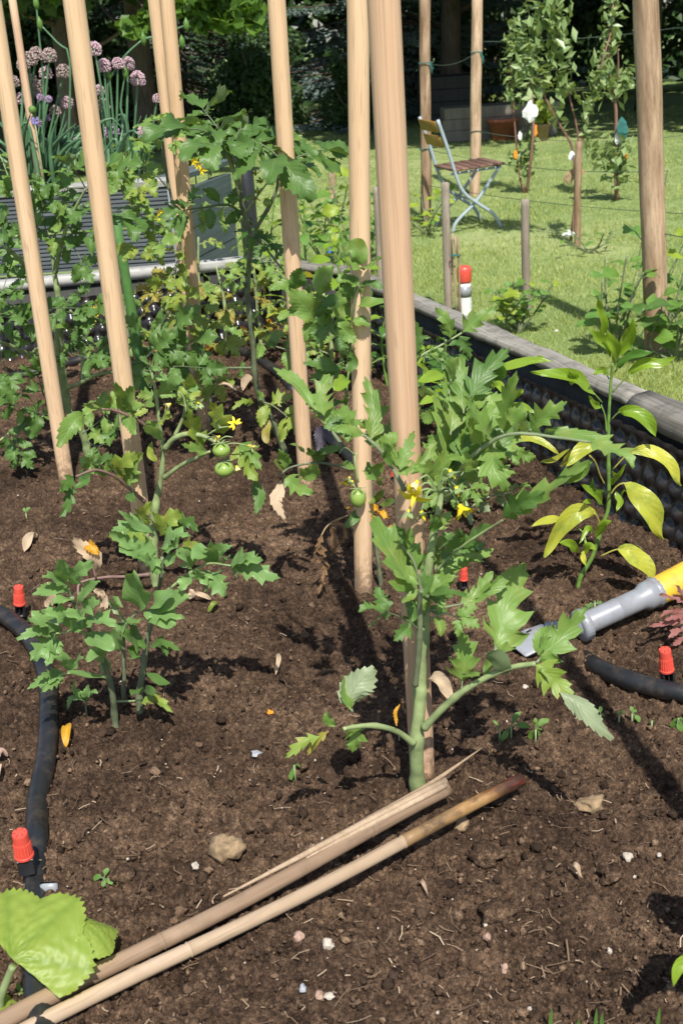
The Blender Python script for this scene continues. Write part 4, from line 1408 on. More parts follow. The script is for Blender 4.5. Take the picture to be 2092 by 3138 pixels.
def auto_pepper(foot, h_, n, L, label, mats, seed, group='pepper plants in the bed', name='pepper_plant', cat='pepper plant', kind='lance', wr=.26, stem='stem_pep', r0=.0045, lean=(0, 0)):
    p = Plant(name, label, cat, foot, group); rg = p.rng = np.random.default_rng(seed)
    top = p.foot + np.array([lean[0] + rg.normal() * .02, lean[1] + rg.normal() * .02, h_])
    P = p.stem([p.foot - [0, 0, .04], (p.foot + top) / 2 + rg.normal(size=3) * .012, top], [r0, r0 * .8, r0 * .5], stem)
    for k in range(n):
        t = .3 + .7 * (k + .5) / n
        q = P[int(t * (len(P) - 1))]
        a = k * 2.4 + rg.random()
        l = L * (.65 + .6 * rg.random()) * (1 - .35 * (t > .85))
        d = np.array([cos(a), sin(a), .5 + .7 * rg.random()])
        q2 = q + norm(d) * l * .35
        d2_ = np.array([cos(a), sin(a), .15 + .3 * rg.random()])
        mb = MB(); mb.tube(np.array([q, (q + q2) / 2 + [0, 0, .003], q2]), .0012, 5)
        n_ = norm(np.array([0, -.2, 1]) + .3 * rg.normal(size=3))
        V, F, uv = strip(arc(q2, d2_, l, n_, .7 + .7 * rg.random()), l * wr, n_, kind, .22, .1, rg); mb.add(V, F, uv)
        mb.build('leaf', MT[mats[rg.integers(len(mats))]], p.root)
    return p


# ------------------------------------------------------------------ tomato stakes
def stake(xb, yb, pts, wpx_, mat, label, extra=.35, r=None, grp='round wooden plant stakes', seed=1):
    """pts: (x, y) high on the stake; its foot is soil pixel xb, yb; seen width wpx_ at y"""
    b = soil_at(xb, yb)
    (xt, yt) = pts
    lean = {'d': 0.0}
    tp = atd(xt, yt, b[1] + stake.dd)
    if r is None: r = wpx_ / 2 * mpp(b)
    d = norm(tp - b)
    return stick('plant_stake', b - d * .15, tp + d * extra, r, r * 1.02, MT[mat], label, 'stake', grp, 20, 16, .0, seed)


stake.dd = -.02
stake(205, 1475, (-22, 0), 46, 'stake', 'light round stake furthest left, leaning left in front of the pale tomato stem', seed=1)
stake(456, 1760, (227, 0), 54, 'stake', 'light round stake leaning left through the yellow green tomato with two round fruits', seed=2)
stake(628, 1330, (512, 0), 40, 'stake', 'light round stake, front one of the pair standing close together', seed=3)
stake(612, 1240, (474, 0), 36, 'stake', 'light round stake, hidden rear one of the pair standing close together', seed=4)
stake(938, 1492, (847, 0), 47, 'stake', 'light round stake right of the tall tomato with the umbrella of leaves', seed=5)
stake(1113, 1810, (1096, 0), 55, 'stake', 'nearly upright light stake just left of the thick reddish one', seed=6)
stake(1294, 2372, (1175, 0), 76, 'stake_red', 'thick reddish brown stake behind the biggest tomato stem', seed=7)
gb = soil_at(456, 1225)
stick('plant_stake', gb - [0, 0, .1], atd(352, 660, gb[1] - .02), .0125, .0125, MT['green_pl'], 'green plastic coated stake behind the second light stake', 'stake', None, 12, 6)
gb = np.array(atd(122, 545, 4.05))
stick('plant_stake', [gb[0], 4.05, .3], atd(36, -20, 4.02), .0135, .0125, MT['stake_red'], 'thin reddish stake leaning over the chives at the far left', 'stake', 'round wooden plant stakes', 12, 8)
stick('plant_stake', [.46, .70, -.1], [.40, .72, 1.7], .014, .014, MT['stake'], 'stake standing beside the viewer at the right edge of the bed', 'stake', 'round wooden plant stakes', 14, 8)

TG = 'tomato plants in the bed'
# ------------------------------------------------------------------ biggest tomato, front centre
p = Plant('tomato_plant', 'biggest tomato plant, thick green stem and yellow flowers, against the reddish stake', 'tomato plant', soil_at(1276, 2422), TG, .012)
S1 = p.stemc('C6', [(345, 1170), (358, 1000), (362, 850), (378, 650), (385, 500), (402, 330), (428, 180), (450, 70), (462, -60), (474, -160)], [74, 68, 62, 56, 50, 46, 38, 26, 22], 'stem', .0, .02, foot=True)
p.stemc('C6', [(338, 900), (352, 780), (360, 640), (358, 500), (368, 460)], [26, 30, 26, 22], 'stem_dark', -.02, -.04, name='side_shoot')
p.stemc('C6', [(368, 470), (330, 330), (260, 240)], [14, 10], 'stem_dark', -.04, -.03, name='side_shoot')
p.stemc('C6', [(380, 1095), (460, 1010), (560, 925), (690, 850), (790, 815), (890, 800)], [36, 32, 28, 22], 'stem', -.01, -.08, name='leaf_stalk')
p.stemc('C6', [(330, 1165), (250, 1110), (150, 1085), (60, 1090), (10, 1100)], [30, 26, 18], 'stem', -.01, -.06, name='leaf_stalk')
p.leaf('C6', [(705, 745), (715, 690), (760, 520), (838, 335)], 250, -.04, .03, kind='lobe', face=(0.1, -1, .5), stalk=.1)
p.leaf('C6', [(550, 925), (560, 850), (565, 760), (548, 650)], 150, -.03, -.02, kind='lobe', face=(0, -1, .5), stalk=.15)
p.leaf('C6', [(560, 850), (600, 850), (640, 862)], 70, -.03, -.06, kind='lobe')
p.leaf('C6', [(650, 850), (690, 790), (700, 745)], 60, -.05, -.05, kind='tooth', face=(-.5, -1, .3))
p.leaf('C6', [(760, 855), (735, 810), (705, 775), (668, 742)], 105, -.06, -.08, mat='tom_dark', kind='oval', face=(0, 1, -.6))
p.leaf('C6', [(730, 740), (770, 715), (815, 700)], 60, -.04, -.0, kind='tooth')
p.leaf('C6', [(895, 795), (940, 740), (1010, 680), (1120, 545)], 185, -.08, -.04, kind='lobe', face=(.1, -1, .7), stalk=.05)
p.leaf('C6', [(905, 760), (925, 680), (985, 625)], 90, -.08, -.03, kind='tooth', face=(-.6, -1, .5), mat='tom')
p.leaf('C6', [(890, 805), (950, 850), (1010, 910), (1060, 970)], 150, -.08, -.10, mat='tom_pale', kind='lobe', face=(.4, -.8, .7))
p.leaf('C6', [(1000, 930), (1070, 970), (1130, 1030), (1250, 1145)], 115, -.10, -.13, kind='tooth', face=(-.3, .8, -.8), fold=.6)
p.leaf('C6', [(900, 830), (960, 870), (1030, 880)], 80, -.09, -.07, kind='lobe', face=(.3, -.5, 1))
p.leaf('F2', [(850, 1975), (835, 1900), (880, 1790), (1000, 1670)], 260, -.04, -.02, mat='tom', kind='tooth', face=(.2, .9, -.5), fold=.45, stalk=.1)
p.leaf('F2', [(850, 1960), (810, 1880), (800, 1780), (860, 1730)], 150, -.05, .0, mat='tom', kind='tooth', face=(.9, -.6, .4), fold=.3)
p.leaf('W', [(805, 1665), (815, 1690), (808, 1730)], 55, -.03, -.03, kind='lobe', face=(-.2, -1, .2))
p.leaf('W', [(770, 1668), (755, 1655), (750, 1635)], 30, -.05, -.05, kind='tooth', face=(0, -1, .3))
p.leaf('W', [(735, 1690), (700, 1705), (652, 1742)], 34, -.06, -.07, mat='tom_pale', kind='lobe')
p.leaf('W', [(750, 1680), (730, 1700), (705, 1735)], 24, -.06, -.06, mat='tom_yel', kind='lobe')
p.leaf('F2', [(1280, 1160), (1190, 1000), (1080, 820), (978, 595)], 290, -.05, -.03, kind='lobe', face=(.35, -1, .5), fold=.2)
p.leaf('F2', [(1310, 1000), (1250, 860), (1200, 780), (1150, 700)], 190, -.02, -.01, kind='lobe', face=(.2, -.8, .6), mat='tom_dark')
p.leaf('F2', [(1290, 990), (1260, 860), (1240, 760), (1250, 700)], 120, -.03, -.03, kind='lobe', face=(.4, -1, .4))
p.leaf('F2', [(1300, 1100), (1200, 1060), (1120, 1000)], 130, -.05, -.06, kind='lobe', face=(.1, -.6, 1))
p.leaf('F2', [(1300, 1130), (1240, 1190), (1190, 1220)], 70, -.05, -.07, kind='tooth')
p.leaf('F2', [(1330, 1180), (1380, 1100), (1400, 1030)], 60, -.06, -.06, kind='oval', face=(-.6, -1, 0), mat='tom_dark')
p.leaf('C6', [(420, 470), (480, 400), (560, 330), (700, 272)], 120, -.02, .04, kind='lobe', face=(-.3, -1, .5), stalk=.1, fold=.5)
p.leaf('C6', [(450, 330), (520, 270), (640, 255)], 90, .0, .05, kind='lobe', face=(0, -.9, .6), mat='tom_dark')
p.leaf('C6', [(400, 480), (440, 440), (520, 400)], 110, -.04, -.04, kind='lobe', face=(0, -.7, .8))
p.stemc('C6', [(400, 560), (480, 540), (560, 525)], [12, 10], 'stem_dark', -.02, -.02, name='leaf_stalk')
p.leaf('C6', [(540, 530), (610, 490), (660, 430), (695, 375)], 100, -.02, .0, kind='lobe', face=(-.3, -1, .5), fold=.4)
p.leaf('C6', [(620, 500), (700, 440), (800, 352)], 80, -.02, .01, kind='tooth', face=(.2, -1, .5), fold=.4)
p.leaf('C6', [(400, 480), (480, 480), (575, 490)], 75, -.05, -.08, kind='tooth', fold=.7, mat='tom_dark', face=(.2, -.3, .9))
p.comp('C6', [(350, 640), (300, 600), (205, 560)], -.03, -.05, face=(0, -.6, .9), wpx=10, size=.5, pairs=2, mat='tom_dark')
p.comp('C6', [(405, 600), (470, 570), (540, 590)], -.03, -.05, face=(0, -.6, .9), wpx=10, size=.5, pairs=2)
# long arching leaf to the right
p.comp('C4', [(480, 1100), (560, 940), (680, 835), (800, 792), (1000, 812), (1130, 830)], .0, -.12, face=(.1, -.6, .9), wpx=24, size=.2, pairs=0, width=.3)
for pts, w_, f, k in [([(690, 830), (640, 740), (560, 620)], 130, (.3, -1, .4), 'lobe'), ([(750, 800), (760, 650), (802, 508)], 110, (0, -1, .4), 'lobe'), ([(850, 795), (800, 730), (760, 690)], 130, (.2, -1, .5), 'tooth'),
                      ([(860, 785), (920, 720), (1035, 645)], 120, (0, -1, .6), 'lobe'), ([(900, 800), (1000, 790), (1110, 800), (1240, 845)], 95, (.1, -.7, .7), 'tooth'), ([(700, 840), (700, 950), (770, 1065)], 150, (-.3, -1, .4), 'lobe'),
                      ([(930, 800), (960, 780), (1000, 770)], 50, (0, -.7, .8), 'tooth'), ([(820, 790), (830, 770), (850, 740)], 50, (0, -.7, .8), 'oval'), ([(640, 850), (610, 780), (590, 720)], 80, (.4, -1, .4), 'tooth')]:
    p.leaf('C4', pts, w_, -.04, -.07, kind=k, face=f, stalk=.08)
p.stemc('C6', [(440, 370), (530, 280), (620, 215), (740, 140)], [14, 11, 8], 'stem', .0, -.05, name='leaf_stalk')
p.leaf('C6', [(560, 265), (620, 210), (680, 160)], 100, -.01, -.03, kind='lobe', face=(-.2, -.9, .7), mat='tom_dark')
p.leaf('C4', [(760, 1165), (900, 1080), (1020, 1000), (1142, 918)], 130, -.05, -.09, kind='lobe', face=(.2, -.8, .7), fold=.4)
p.leaf('C4', [(980, 1010), (1060, 990), (1140, 920)], 90, -.06, -.09, kind='oval', face=(.2, -.8, .7), fold=.4)
p.leaf('C4', [(740, 1180), (820, 1120), (930, 1060)], 120, -.05, -.09, kind='lobe', face=(-.2, -.9, .5), mat='tom_dark')
# crown of the plant
for pts, w_, f in [([(480, 1000), (470, 800), (425, 590)], 130, (.5, -1, .4)), ([(530, 920), (560, 780), (620, 640)], 140, (-.2, -1, .5)), ([(500, 800), (510, 640), (480, 480)], 130, (.3, -1, .4)),
                   ([(590, 720), (620, 600), (690, 480)], 140, (0, -1, .5)), ([(560, 700), (550, 560), (545, 425)], 120, (0, -1, .3)), ([(580, 640), (650, 520), (775, 395)], 130, (.1, -1, .5)),
                   ([(480, 1010), (440, 900), (370, 830)], 80, (.4, -1, .5)), ([(500, 1050), (520, 960), (500, 880)], 90, (.2, -1, .5)), ([(600, 960), (640, 850), (660, 760)], 120, (0, -1, .5))]:
    p.leaf('C4', pts, w_, .0, .04, kind='lobe', face=f, stalk=.08, mat=['tom', 'tom', 'tom_dark'][p.rng.integers(3)])
for pts, w_, f in [([(270, 960), (290, 880), (335, 780)], 85, (0, -1, .5)), ([(320, 980), (370, 920), (440, 830)], 75, (.2, -1, .5)), ([(250, 940), (250, 900), (240, 860)], 70, (.4, -1, .4)), ([(300, 990), (280, 930), (300, 850)], 80, (0, -1, .6))]:
    p.leaf('C4', pts, w_, -.05, -.03, kind='lobe', face=f)
fill(p, 'C4', [[(480, 1060), (500, 900), (480, 700), (500, 560)], [(540, 960), (600, 820), (640, 700)], [(560, 940), (680, 835), (800, 792), (900, 800)], [(600, 1000), (680, 900), (760, 860)]], 46, (110, 220), (70, 120), ['tom', 'tom', 'tom', 'tom_dark'], (-.06, .12), 71)
fill(p, 'C6', [[(390, 520), (420, 330), (440, 180)], [(420, 380), (530, 280), (640, 200)], [(380, 640), (390, 520)]], 20, (90, 170), (60, 110), ['tom', 'tom', 'tom_dark'], (-.05, .06), 72)
fill(p, 'C4', [[(240, 960), (190, 880), (90, 790), (0, 735)]], 9, (90, 180), (60, 110), ['tom', 'tom_dark'], (-.03, .03), 73)
# long leaf running up to the left
p.stemc('C4', [(290, 1050), (240, 960), (190, 880), (90, 790), (0, 735)], [22, 18, 14], 'stem_dark', -.02, .10, name='leaf_stalk')
p.stemc('W', [(787, 1025), (740, 960), (700, 915), (655, 865)], [9, 7, 4], 'stem_dark', .10, .16, name='leaf_stalk')
for pts, w_, f, k in [([(720, 935), (690, 890), (660, 865), (630, 845)], 42, (.5, -.8, .6), 'tooth'), ([(745, 955), (735, 910), (758, 858)], 56, (0, -1, .5), 'lobe'), ([(770, 985), (745, 945), (700, 920)], 50, (.3, -.8, .7), 'lobe'),
                      ([(800, 1015), (800, 960), (785, 930)], 56, (.2, -1, .5), 'lobe'), ([(850, 1010), (860, 940), (838, 862)], 62, (0, -1, .5), 'lobe'), ([(870, 1030), (860, 990), (820, 970)], 56, (.3, -1, .6), 'lobe'),
                      ([(880, 1040), (895, 1000), (900, 960)], 46, (-.2, -1, .5), 'lobe'), ([(880, 1060), (850, 1090), (845, 1060)], 36, (.3, -.8, .6), 'tooth')]:
    p.leaf('W', pts, w_, .06, .10, kind=k, face=f)
R_ = p.root
q = p.pt('C4', (440, 1060), -.05)
for (a, b, d, m_, op) in [((335, 1075), (330, 1130), (-.3, -.7, -.6), 'petal', .75), ((540, 1120), (545, 1160), (.4, -.5, -.7), 'petal', .35), ((350, 1010), (340, 1040), (-.6, -.4, -.6), 'petal_pale', .25), ((310, 1140), (310, 1175), (-.1, -.3, -.9), 'calyx', .35), ((495, 960), (490, 990), (.4, -.3, -.6), 'calyx', .4), ((525, 1035), (525, 1065), (.2, -.3, -.9), 'calyx', .45), ((365, 1150), (370, 1165), (.3, -.5, -.7), 'calyx', .5)]:
    pa = p.pt('C4', a, -.06)
    MB().tube(spline([q, (q + pa) / 2 + [0, 0, .012], pa], 8), [.0012, .001], 5).build('flower_stalk', MT['calyx'], R_)
    flower(R_, pa, d, .021 if m_ == 'petal' else .016, m_, openness=op)
p.leaf('C6', [(395, 870), (430, 865), (470, 890), (505, 965)], 75, .0, -.02, mat='dry_pale', kind='oval', face=(.2, -.6, .8), fold=.5, ripple=.3, name='dead_leaf')
p.leaf('C6', [(265, 985), (250, 1040), (255, 1085)], 26, -.02, -.03, mat='orange', kind='tooth', fold=.6, ripple=.4, name='dead_leaf')

# ------------------------------------------------------------------ tomato right of the light stake, oval fruit
p = Plant('tomato_plant', 'dark stemmed tomato plant with one oval green fruit, climbing the nearly upright light stake', 'tomato plant', soil_at(1168, 1795), TG)
p.ws = 1.25
p.stemc('F2', [(1045, 1100), (1020, 900), (990, 720), (980, 450), (965, 200), (940, 60)], [30, 28, 26, 22], 'stem_dark', foot=True)
p.stemc('E2', [(1170, 1900), (1150, 1500), (1120, 1330), (1085, 1150), (1090, 1000), (1120, 880)], [38, 34, 28, 24, 18], 'stem_dark', -.03, -.06)
p.stemc('E2', [(1135, 1420), (1060, 1290), (960, 1160), (870, 1060), (830, 1000)], [18, 14, 10], 'stem_dark', -.01, -.06, name='leaf_stalk')
for pts, w_, f, k, mt_ in [([(1140, 740), (1120, 660), (1060, 575)], 135, (.1, -1, .5), 'oval', 'tom'), ([(1140, 770), (1060, 740), (1005, 690)], 100, (.1, -.7, .9), 'tooth', 'tom'), ([(1155, 780), (1200, 740), (1275, 700)], 110, (0, -.8, .7), 'tooth', 'tom'),
                      ([(1120, 880), (1050, 840), (965, 850)], 110, (0, -.6, 1), 'tooth', 'tom'), ([(1070, 980), (1050, 900), (1065, 815)], 95, (.1, -1, .2), 'oval', 'tom_dark'), ([(1130, 890), (1190, 870), (1290, 905)], 85, (0, -.6, 1), 'tooth', 'tom_dark'),
                      ([(1110, 1030), (1170, 1000), (1300, 990)], 75, (0, -.7, .8), 'oval', 'tom'), ([(1070, 1130), (1130, 1130), (1200, 1150)], 110, (-.1, -.9, .6), 'tooth', 'tom'),
                      ([(850, 950), (870, 850), (940, 750)], 140, (.1, -1, .5), 'tooth', 'tom'), ([(690, 920), (690, 850), (710, 760)], 120, (.2, -1, .2), 'tooth', 'tom_dark'), ([(680, 900), (600, 880), (500, 910)], 90, (0, -.8, .8), 'tooth', 'tom'),
                      ([(815, 1130), (740, 1020), (640, 915)], 180, (.3, -1, .5), 'tooth', 'tom'), ([(720, 1060), (650, 1070), (565, 1115)], 100, (.2, -.8, .8), 'tooth', 'tom'), ([(860, 1130), (880, 1030), (985, 975)], 110, (-.2, -1, .5), 'oval', 'tom_dark'),
                      ([(1020, 1120), (980, 1030), (990, 920)], 100, (.3, -1, .3), 'oval', 'tom'), ([(850, 1130), (850, 1200), (845, 1285)], 130, (0, -1, .3), 'tooth', 'tom_dark'), ([(800, 1130), (770, 1190), (750, 1275)], 90, (.3, -1, .3), 'tooth', 'tom'),
                      ([(970, 1140), (1030, 1200), (1095, 1275)], 110, (-.2, -1, .5), 'tooth', 'tom'), ([(1060, 1270), (1000, 1280), (980, 1340)], 120, (.2, -1, .3), 'tooth', 'tom_dark'),
                      ([(1000, 1460), (900, 1430), (740, 1415)], 110, (.1, -.7, .9), 'tooth', 'tom_dark'), ([(1000, 1470), (900, 1480), (780, 1530)], 100, (.2, -.8, .6), 'lobe', 'tom_dark'), ([(1060, 1340), (1080, 1400), (1040, 1470)], 90, (-.2, -1, .2), 'oval', 'tom_dark'),
                      ([(930, 1130), (940, 1180), (960, 1230)], 60, (0, -1, .4), 'tooth', 'tom_dark'), ([(770, 950), (780, 910), (780, 880)], 60, (0, -1, .3), 'oval', 'tom_dark'), ([(1200, 1420), (1240, 1400), (1300, 1380)], 30, (0, -.7, .8), 'tooth', 'tom')]:
    p.leaf('E2', pts, w_, -.06, -.09 + .03 * p.rng.random(), kind=k, face=f, mat=mt_)
fill(p, 'E2', [[(1150, 1500), (1120, 1330), (1085, 1150), (1090, 1000), (1120, 880)], [(1060, 1290), (960, 1160), (870, 1060), (830, 1000)]], 20, (90, 170), (70, 120), ['tom', 'tom', 'tom_dark'], (-.10, .02), 74, kinds=('tooth', 'oval', 'tooth'))
# fruit truss and lower leaves
q0 = p.pt('F2', (960, 150), -.01); q1 = p.pt('F2', (870, 215), -.05); q2 = p.pt('F2', (890, 400), -.06)
MB().tube(spline([q0, q1, q2], 12), [.0022, .0018], 6).build('fruit_stalk', MT['calyx'], p.root)
MB().tube(spline([q1, p.pt('F2', (800, 160), -.06), p.pt('F2', (760, 200), -.06)], 8), .0014, 5).build('fruit_stalk', MT['calyx'], p.root)
fz = 68 * .4464 * mpp(q2); fruit(p.root, p.pt('F2', (888, 505), -.06), fz * .82, fz * 1.05)
for a in ((800, 380), (830, 360), (850, 385)):
    flower(p.root, p.pt('F2', a, -.05), (-.3, -.3, -.9), .014, 'calyx' if a[0] != 800 else 'petal', openness=.3)
p.stemc('F2', [(900, 330), (740, 285), (600, 265), (430, 295), (350, 350)], [16, 16, 12], 'stem_dark', .0, -.04, name='leaf_stalk')
for pts, w_, f, k, mt_ in [([(440, 270), (380, 240), (345, 180)], 80, (.2, -1, .4), 'tooth', 'tom'), ([(400, 310), (350, 290), (320, 250)], 60, (.4, -1, .4), 'oval', 'tom_pale'), ([(480, 350), (560, 330), (610, 270)], 110, (-.2, -1, .5), 'tooth', 'tom'),
                           ([(380, 350), (470, 430), (585, 470)], 110, (-.1, -.9, .6), 'lobe', 'tom'), ([(530, 200), (640, 190), (790, 160)], 70, (0, -.7, .8), 'tooth', 'tom_dark'), ([(650, 250), (600, 210), (545, 160)], 80, (0, -.8, .7), 'tooth', 'tom_dark'),
                           ([(520, 200), (480, 150), (420, 135)], 36, (0, -.6, 1), 'tooth', 'tom'), ([(360, 380), (350, 450), (320, 520), (390, 650)], 85, (.1, -1, .2), 'tooth', 'dry_pale'), ([(870, 300), (920, 290), (995, 290)], 70, (0, -.8, .8), 'tooth', 'tom'),
                           ([(770, 270), (820, 280), (870, 310)], 50, (0, -.8, .8), 'tooth', 'tom'), ([(1000, 550), (900, 600), (800, 710)], 75, (.3, -.7, .8), 'oval', 'tom_dark'), ([(1010, 540), (1030, 490), (1065, 450)], 55, (0, -1, .6), 'tooth', 'tom_dark'),
                           ([(1040, 550), (1090, 540), (1130, 520)], 55, (0, -.7, .9), 'oval', 'tom'), ([(960, 500), (980, 520), (1000, 540)], 50, (0, -.8, .8), 'tooth', 'tom'), ([(1050, 420), (1030, 390), (1060, 360)], 50, (0, -1, .5), 'oval', 'tom'),
                           ([(640, 10), (630, 90), (605, 180)], 90, (.2, -1, .3), 'tooth', 'purple'), ([(680, 20), (690, 70), (700, 140)], 60, (-.2, -1, .3), 'tooth', 'purple')]:
    p.leaf('F2', pts, w_, -.02, -.06, kind=k, face=f, mat=mt_)
for pts, w_ in [([(1040, 600), (990, 580), (930, 640)], 60), ([(1010, 610), (1060, 620), (1105, 650)], 60), ([(960, 600), (990, 640), (1050, 680)], 40), ([(800, 575), (830, 575), (850, 590)], 16), ([(1100, 700), (1120, 705), (1135, 715)], 24)]:
    p.leaf('F2', pts, w_, -.03, -.04, mat='orange', kind='lobe', fold=.4, ripple=.3, name='dead_leaf')
p.stemc('F2', [(990, 500), (870, 600), (700, 680), (640, 760), (620, 830)], [18, 12, 8], 'stem_dry', -.01, -.05, name='dead_stalk')
for pts, w_ in [([(640, 760), (610, 850), (580, 900)], 36), ([(690, 690), (780, 690), (800, 760), (770, 830)], 36), ([(700, 700), (720, 760), (730, 870)], 40), ([(630, 830), (650, 930), (680, 1000)], 50), ([(650, 960), (660, 1040), (640, 1090)], 40), ([(650, 1060), (640, 1110), (610, 1170)], 30), ([(600, 860), (640, 900), (610, 960)], 40), ([(770, 800), (740, 850), (700, 900)], 30)]:
    p.leaf('F2', pts, w_, -.05, -.06 + .02 * p.rng.random(), mat='dry', kind='lobe', fold=.7, ripple=.5, name='dead_leaf')

# ------------------------------------------------------------------ tomato with two round fruits, left centre
p = Plant('tomato_plant', 'yellow green tomato plant with two round green fruits on its arching right branch', 'tomato plant', soil_at(472, 1790), TG)
p.ws = 1.15
p.stemc('C3', [(705, 1300), (712, 1150), (742, 980), (748, 860), (738, 790), (722, 650), (708, 560), (690, 490)], [44, 42, 40, 36, 24, 18, 14, 10], 'stem', foot=True)
p.stemc('C3', [(755, 995), (830, 940), (900, 905), (965, 875)], [22, 18, 12], 'stem', -.01, -.06, name='leaf_stalk')
p.stemc('C3', [(760, 860), (800, 815), (870, 793), (950, 810), (1010, 850), (1025, 900)], [26, 24, 20, 14], 'stem', -.01, -.06, name='truss')
p.stemc('C3', [(780, 840), (820, 770), (850, 690), (845, 630), (820, 600)], [22, 16, 10], 'stem', -.01, -.02, name='side_shoot')
p.stemc('C3', [(720, 800), (640, 735), (540, 690), (470, 680)], [18, 14, 10], 'stem_pur', -.01, -.06, name='leaf_stalk')
p.stemc('C3', [(665, 1105), (590, 1040), (530, 990), (440, 960), (350, 990)], [18, 14, 10], 'stem_pur', -.01, -.10, name='leaf_stalk')
for pts, w_, f, k, mt_ in [([(390, 700), (340, 740), (270, 855)], 95, (.2, -.9, .5), 'tooth', 'tom'), ([(480, 690), (440, 670), (380, 700)], 80, (.1, -.8, .7), 'lobe', 'tom'), ([(560, 690), (560, 620), (530, 560)], 70, (.2, -1, .4), 'tooth', 'tom'),
                           ([(610, 710), (590, 650), (610, 575)], 80, (0, -1, .4), 'tooth', 'tom'), ([(550, 700), (600, 740), (615, 795)], 80, (-.2, -1, .5), 'tooth', 'tom'), ([(500, 640), (505, 640), (500, 620)], 36, (0, -1, .4), 'oval', 'tom'),
                           ([(640, 680), (680, 660), (710, 665)], 50, (0, -.7, .8), 'tooth', 'tom'), ([(470, 690), (500, 650), (490, 620)], 36, (0, -1, .5), 'oval', 'tom'), ([(400, 690), (400, 660), (440, 640)], 40, (0, -.8, .7), 'tooth', 'tom'),
                           ([(340, 990), (300, 1030), (280, 1060)], 60, (.2, -1, .5), 'lobe', 'tom_dark'), ([(320, 1030), (320, 1100), (275, 1180)], 60, (.4, -1, .2), 'lobe', 'tom_dark'), ([(360, 980), (400, 1000), (340, 1050)], 70, (0, -.9, .6), 'lobe', 'tom_dark'),
                           ([(440, 955), (470, 910), (520, 890)], 60, (0, -.8, .8), 'lobe', 'tom_dark'), ([(460, 960), (430, 920), (460, 880)], 50, (0, -.9, .6), 'lobe', 'tom'), ([(540, 990), (560, 930), (640, 880)], 100, (-.2, -1, .5), 'lobe', 'tom_pale'),
                           ([(570, 1010), (600, 960), (650, 880)], 90, (.1, -1, .4), 'lobe', 'tom'), ([(590, 1060), (600, 1080), (620, 1100)], 50, (.2, -1, .4), 'tooth', 'tom_dark'), ([(560, 1000), (520, 960), (510, 930)], 50, (.2, -1, .4), 'tooth', 'tom'),
                           ([(960, 880), (920, 870), (830, 840)], 50, (0, -.9, .6), 'lobe', 'tom'), ([(930, 860), (890, 770), (860, 670)], 90, (.3, -1, .4), 'lobe', 'tom_pale'), ([(1030, 800), (1010, 730), (960, 640)], 90, (.2, -1, .4), 'lobe', 'tom_pale'),
                           ([(1000, 780), (1000, 740), (1000, 720)], 60, (0, -1, .5), 'tooth', 'tom_pale'), ([(950, 870), (940, 880), (910, 890)], 30, (0, -.8, .8), 'oval', 'tom'), ([(1090, 850), (1120, 940), (1160, 1020), (1200, 980)], 0, (0, -1, .4), 'tooth', 'tom'),
                           ([(1090, 850), (1130, 920), (1175, 1010)], 110, (-.2, -1, .4), 'lobe', 'tom_pale'), ([(1165, 1000), (1190, 1080), (1175, 1160)], 60, (0, -1, .2), 'tooth', 'tom_dark'), ([(1100, 840), (1150, 880), (1200, 960)], 70, (0, -1, .5), 'lobe', 'tom'),
                           ([(700, 560), (730, 530), (770, 545)], 70, (0, -.8, .8), 'lobe', 'tom_blue'), ([(690, 500), (710, 490), (740, 500)], 50, (0, -.9, .6), 'lobe', 'tom_blue'), ([(730, 620), (780, 560), (850, 550)], 80, (0, -.8, .7), 'lobe', 'tom_blue'),
                           ([(700, 500), (680, 470), (640, 440)], 50, (0, -.8, .7), 'lobe', 'tom_blue'), ([(690, 580), (680, 560), (690, 520)], 40, (0, -1, .5), 'tooth', 'tom_blue'), ([(830, 560), (870, 570), (880, 520)], 60, (0, -1, .4), 'oval', 'tom_pale'),
                           ([(860, 600), (880, 580), (900, 590)], 60, (0, -1, .4), 'oval', 'tom_blue'), ([(700, 830), (690, 880), (720, 915)], 40, (.3, -1, .4), 'oval', 'tom_pale'), ([(740, 820), (700, 770), (680, 750)], 60, (.2, -1, .4), 'oval', 'tom_blue')]:
    if w_: p.leaf('C3', pts, w_, -.02, -.07, kind=k, face=f, mat=mt_)
fill(p, 'C3', [[(742, 800), (722, 650), (708, 560)], [(620, 725), (540, 690), (470, 680)], [(590, 1040), (530, 990), (440, 960)], [(850, 690), (845, 630)]], 18, (60, 130), (45, 85), ['tom', 'tom_pale', 'tom'], (-.06, .04), 75)
for pts, w_, f, mt_ in [([(700, 230), (600, 225), (490, 215)], 120, (0, -.8, .8), 'tom_pale'), ([(735, 215), (770, 140), (835, 100)], 120, (0, -1, .5), 'tom_pale'), ([(650, 160), (665, 110), (690, 60)], 80, (0, -1, .4), 'tom_pale'), ([(800, 190), (860, 150), (910, 195)], 80, (.1, -.9, .5), 'tom_dark'), ([(830, 270), (880, 260), (930, 280)], 70, (0, -.9, .5), 'tom_pale')]:
    p.leaf('C5', pts, w_, -.02, -.05, kind='lobe', face=f, mat=mt_)
for (a, rp) in (((1030, 955), 44), ((1017, 868), 40)):
    q = p.pt('C3', a, -.06); fruit(p.root, q, rp * .667 * mpp(q), rp * .667 * mpp(q) * .88)
flower(p.root, p.pt('C3', (1078, 745), -.05), (.1, -.8, .3), .0125, 'petal', openness=.7)
for a, b in (((950, 800), (1070, 760)), ((1000, 830), (1070, 810)), ((1010, 850), (1140, 850))):
    MB().tube(spline([p.pt('C3', a, -.05), p.pt('C3', ((a[0] + b[0]) / 2, (a[1] + b[1]) / 2 - 14), -.05), p.pt('C3', b, -.05)], 6), .0012, 5).build('flower_stalk', MT['calyx'], p.root)
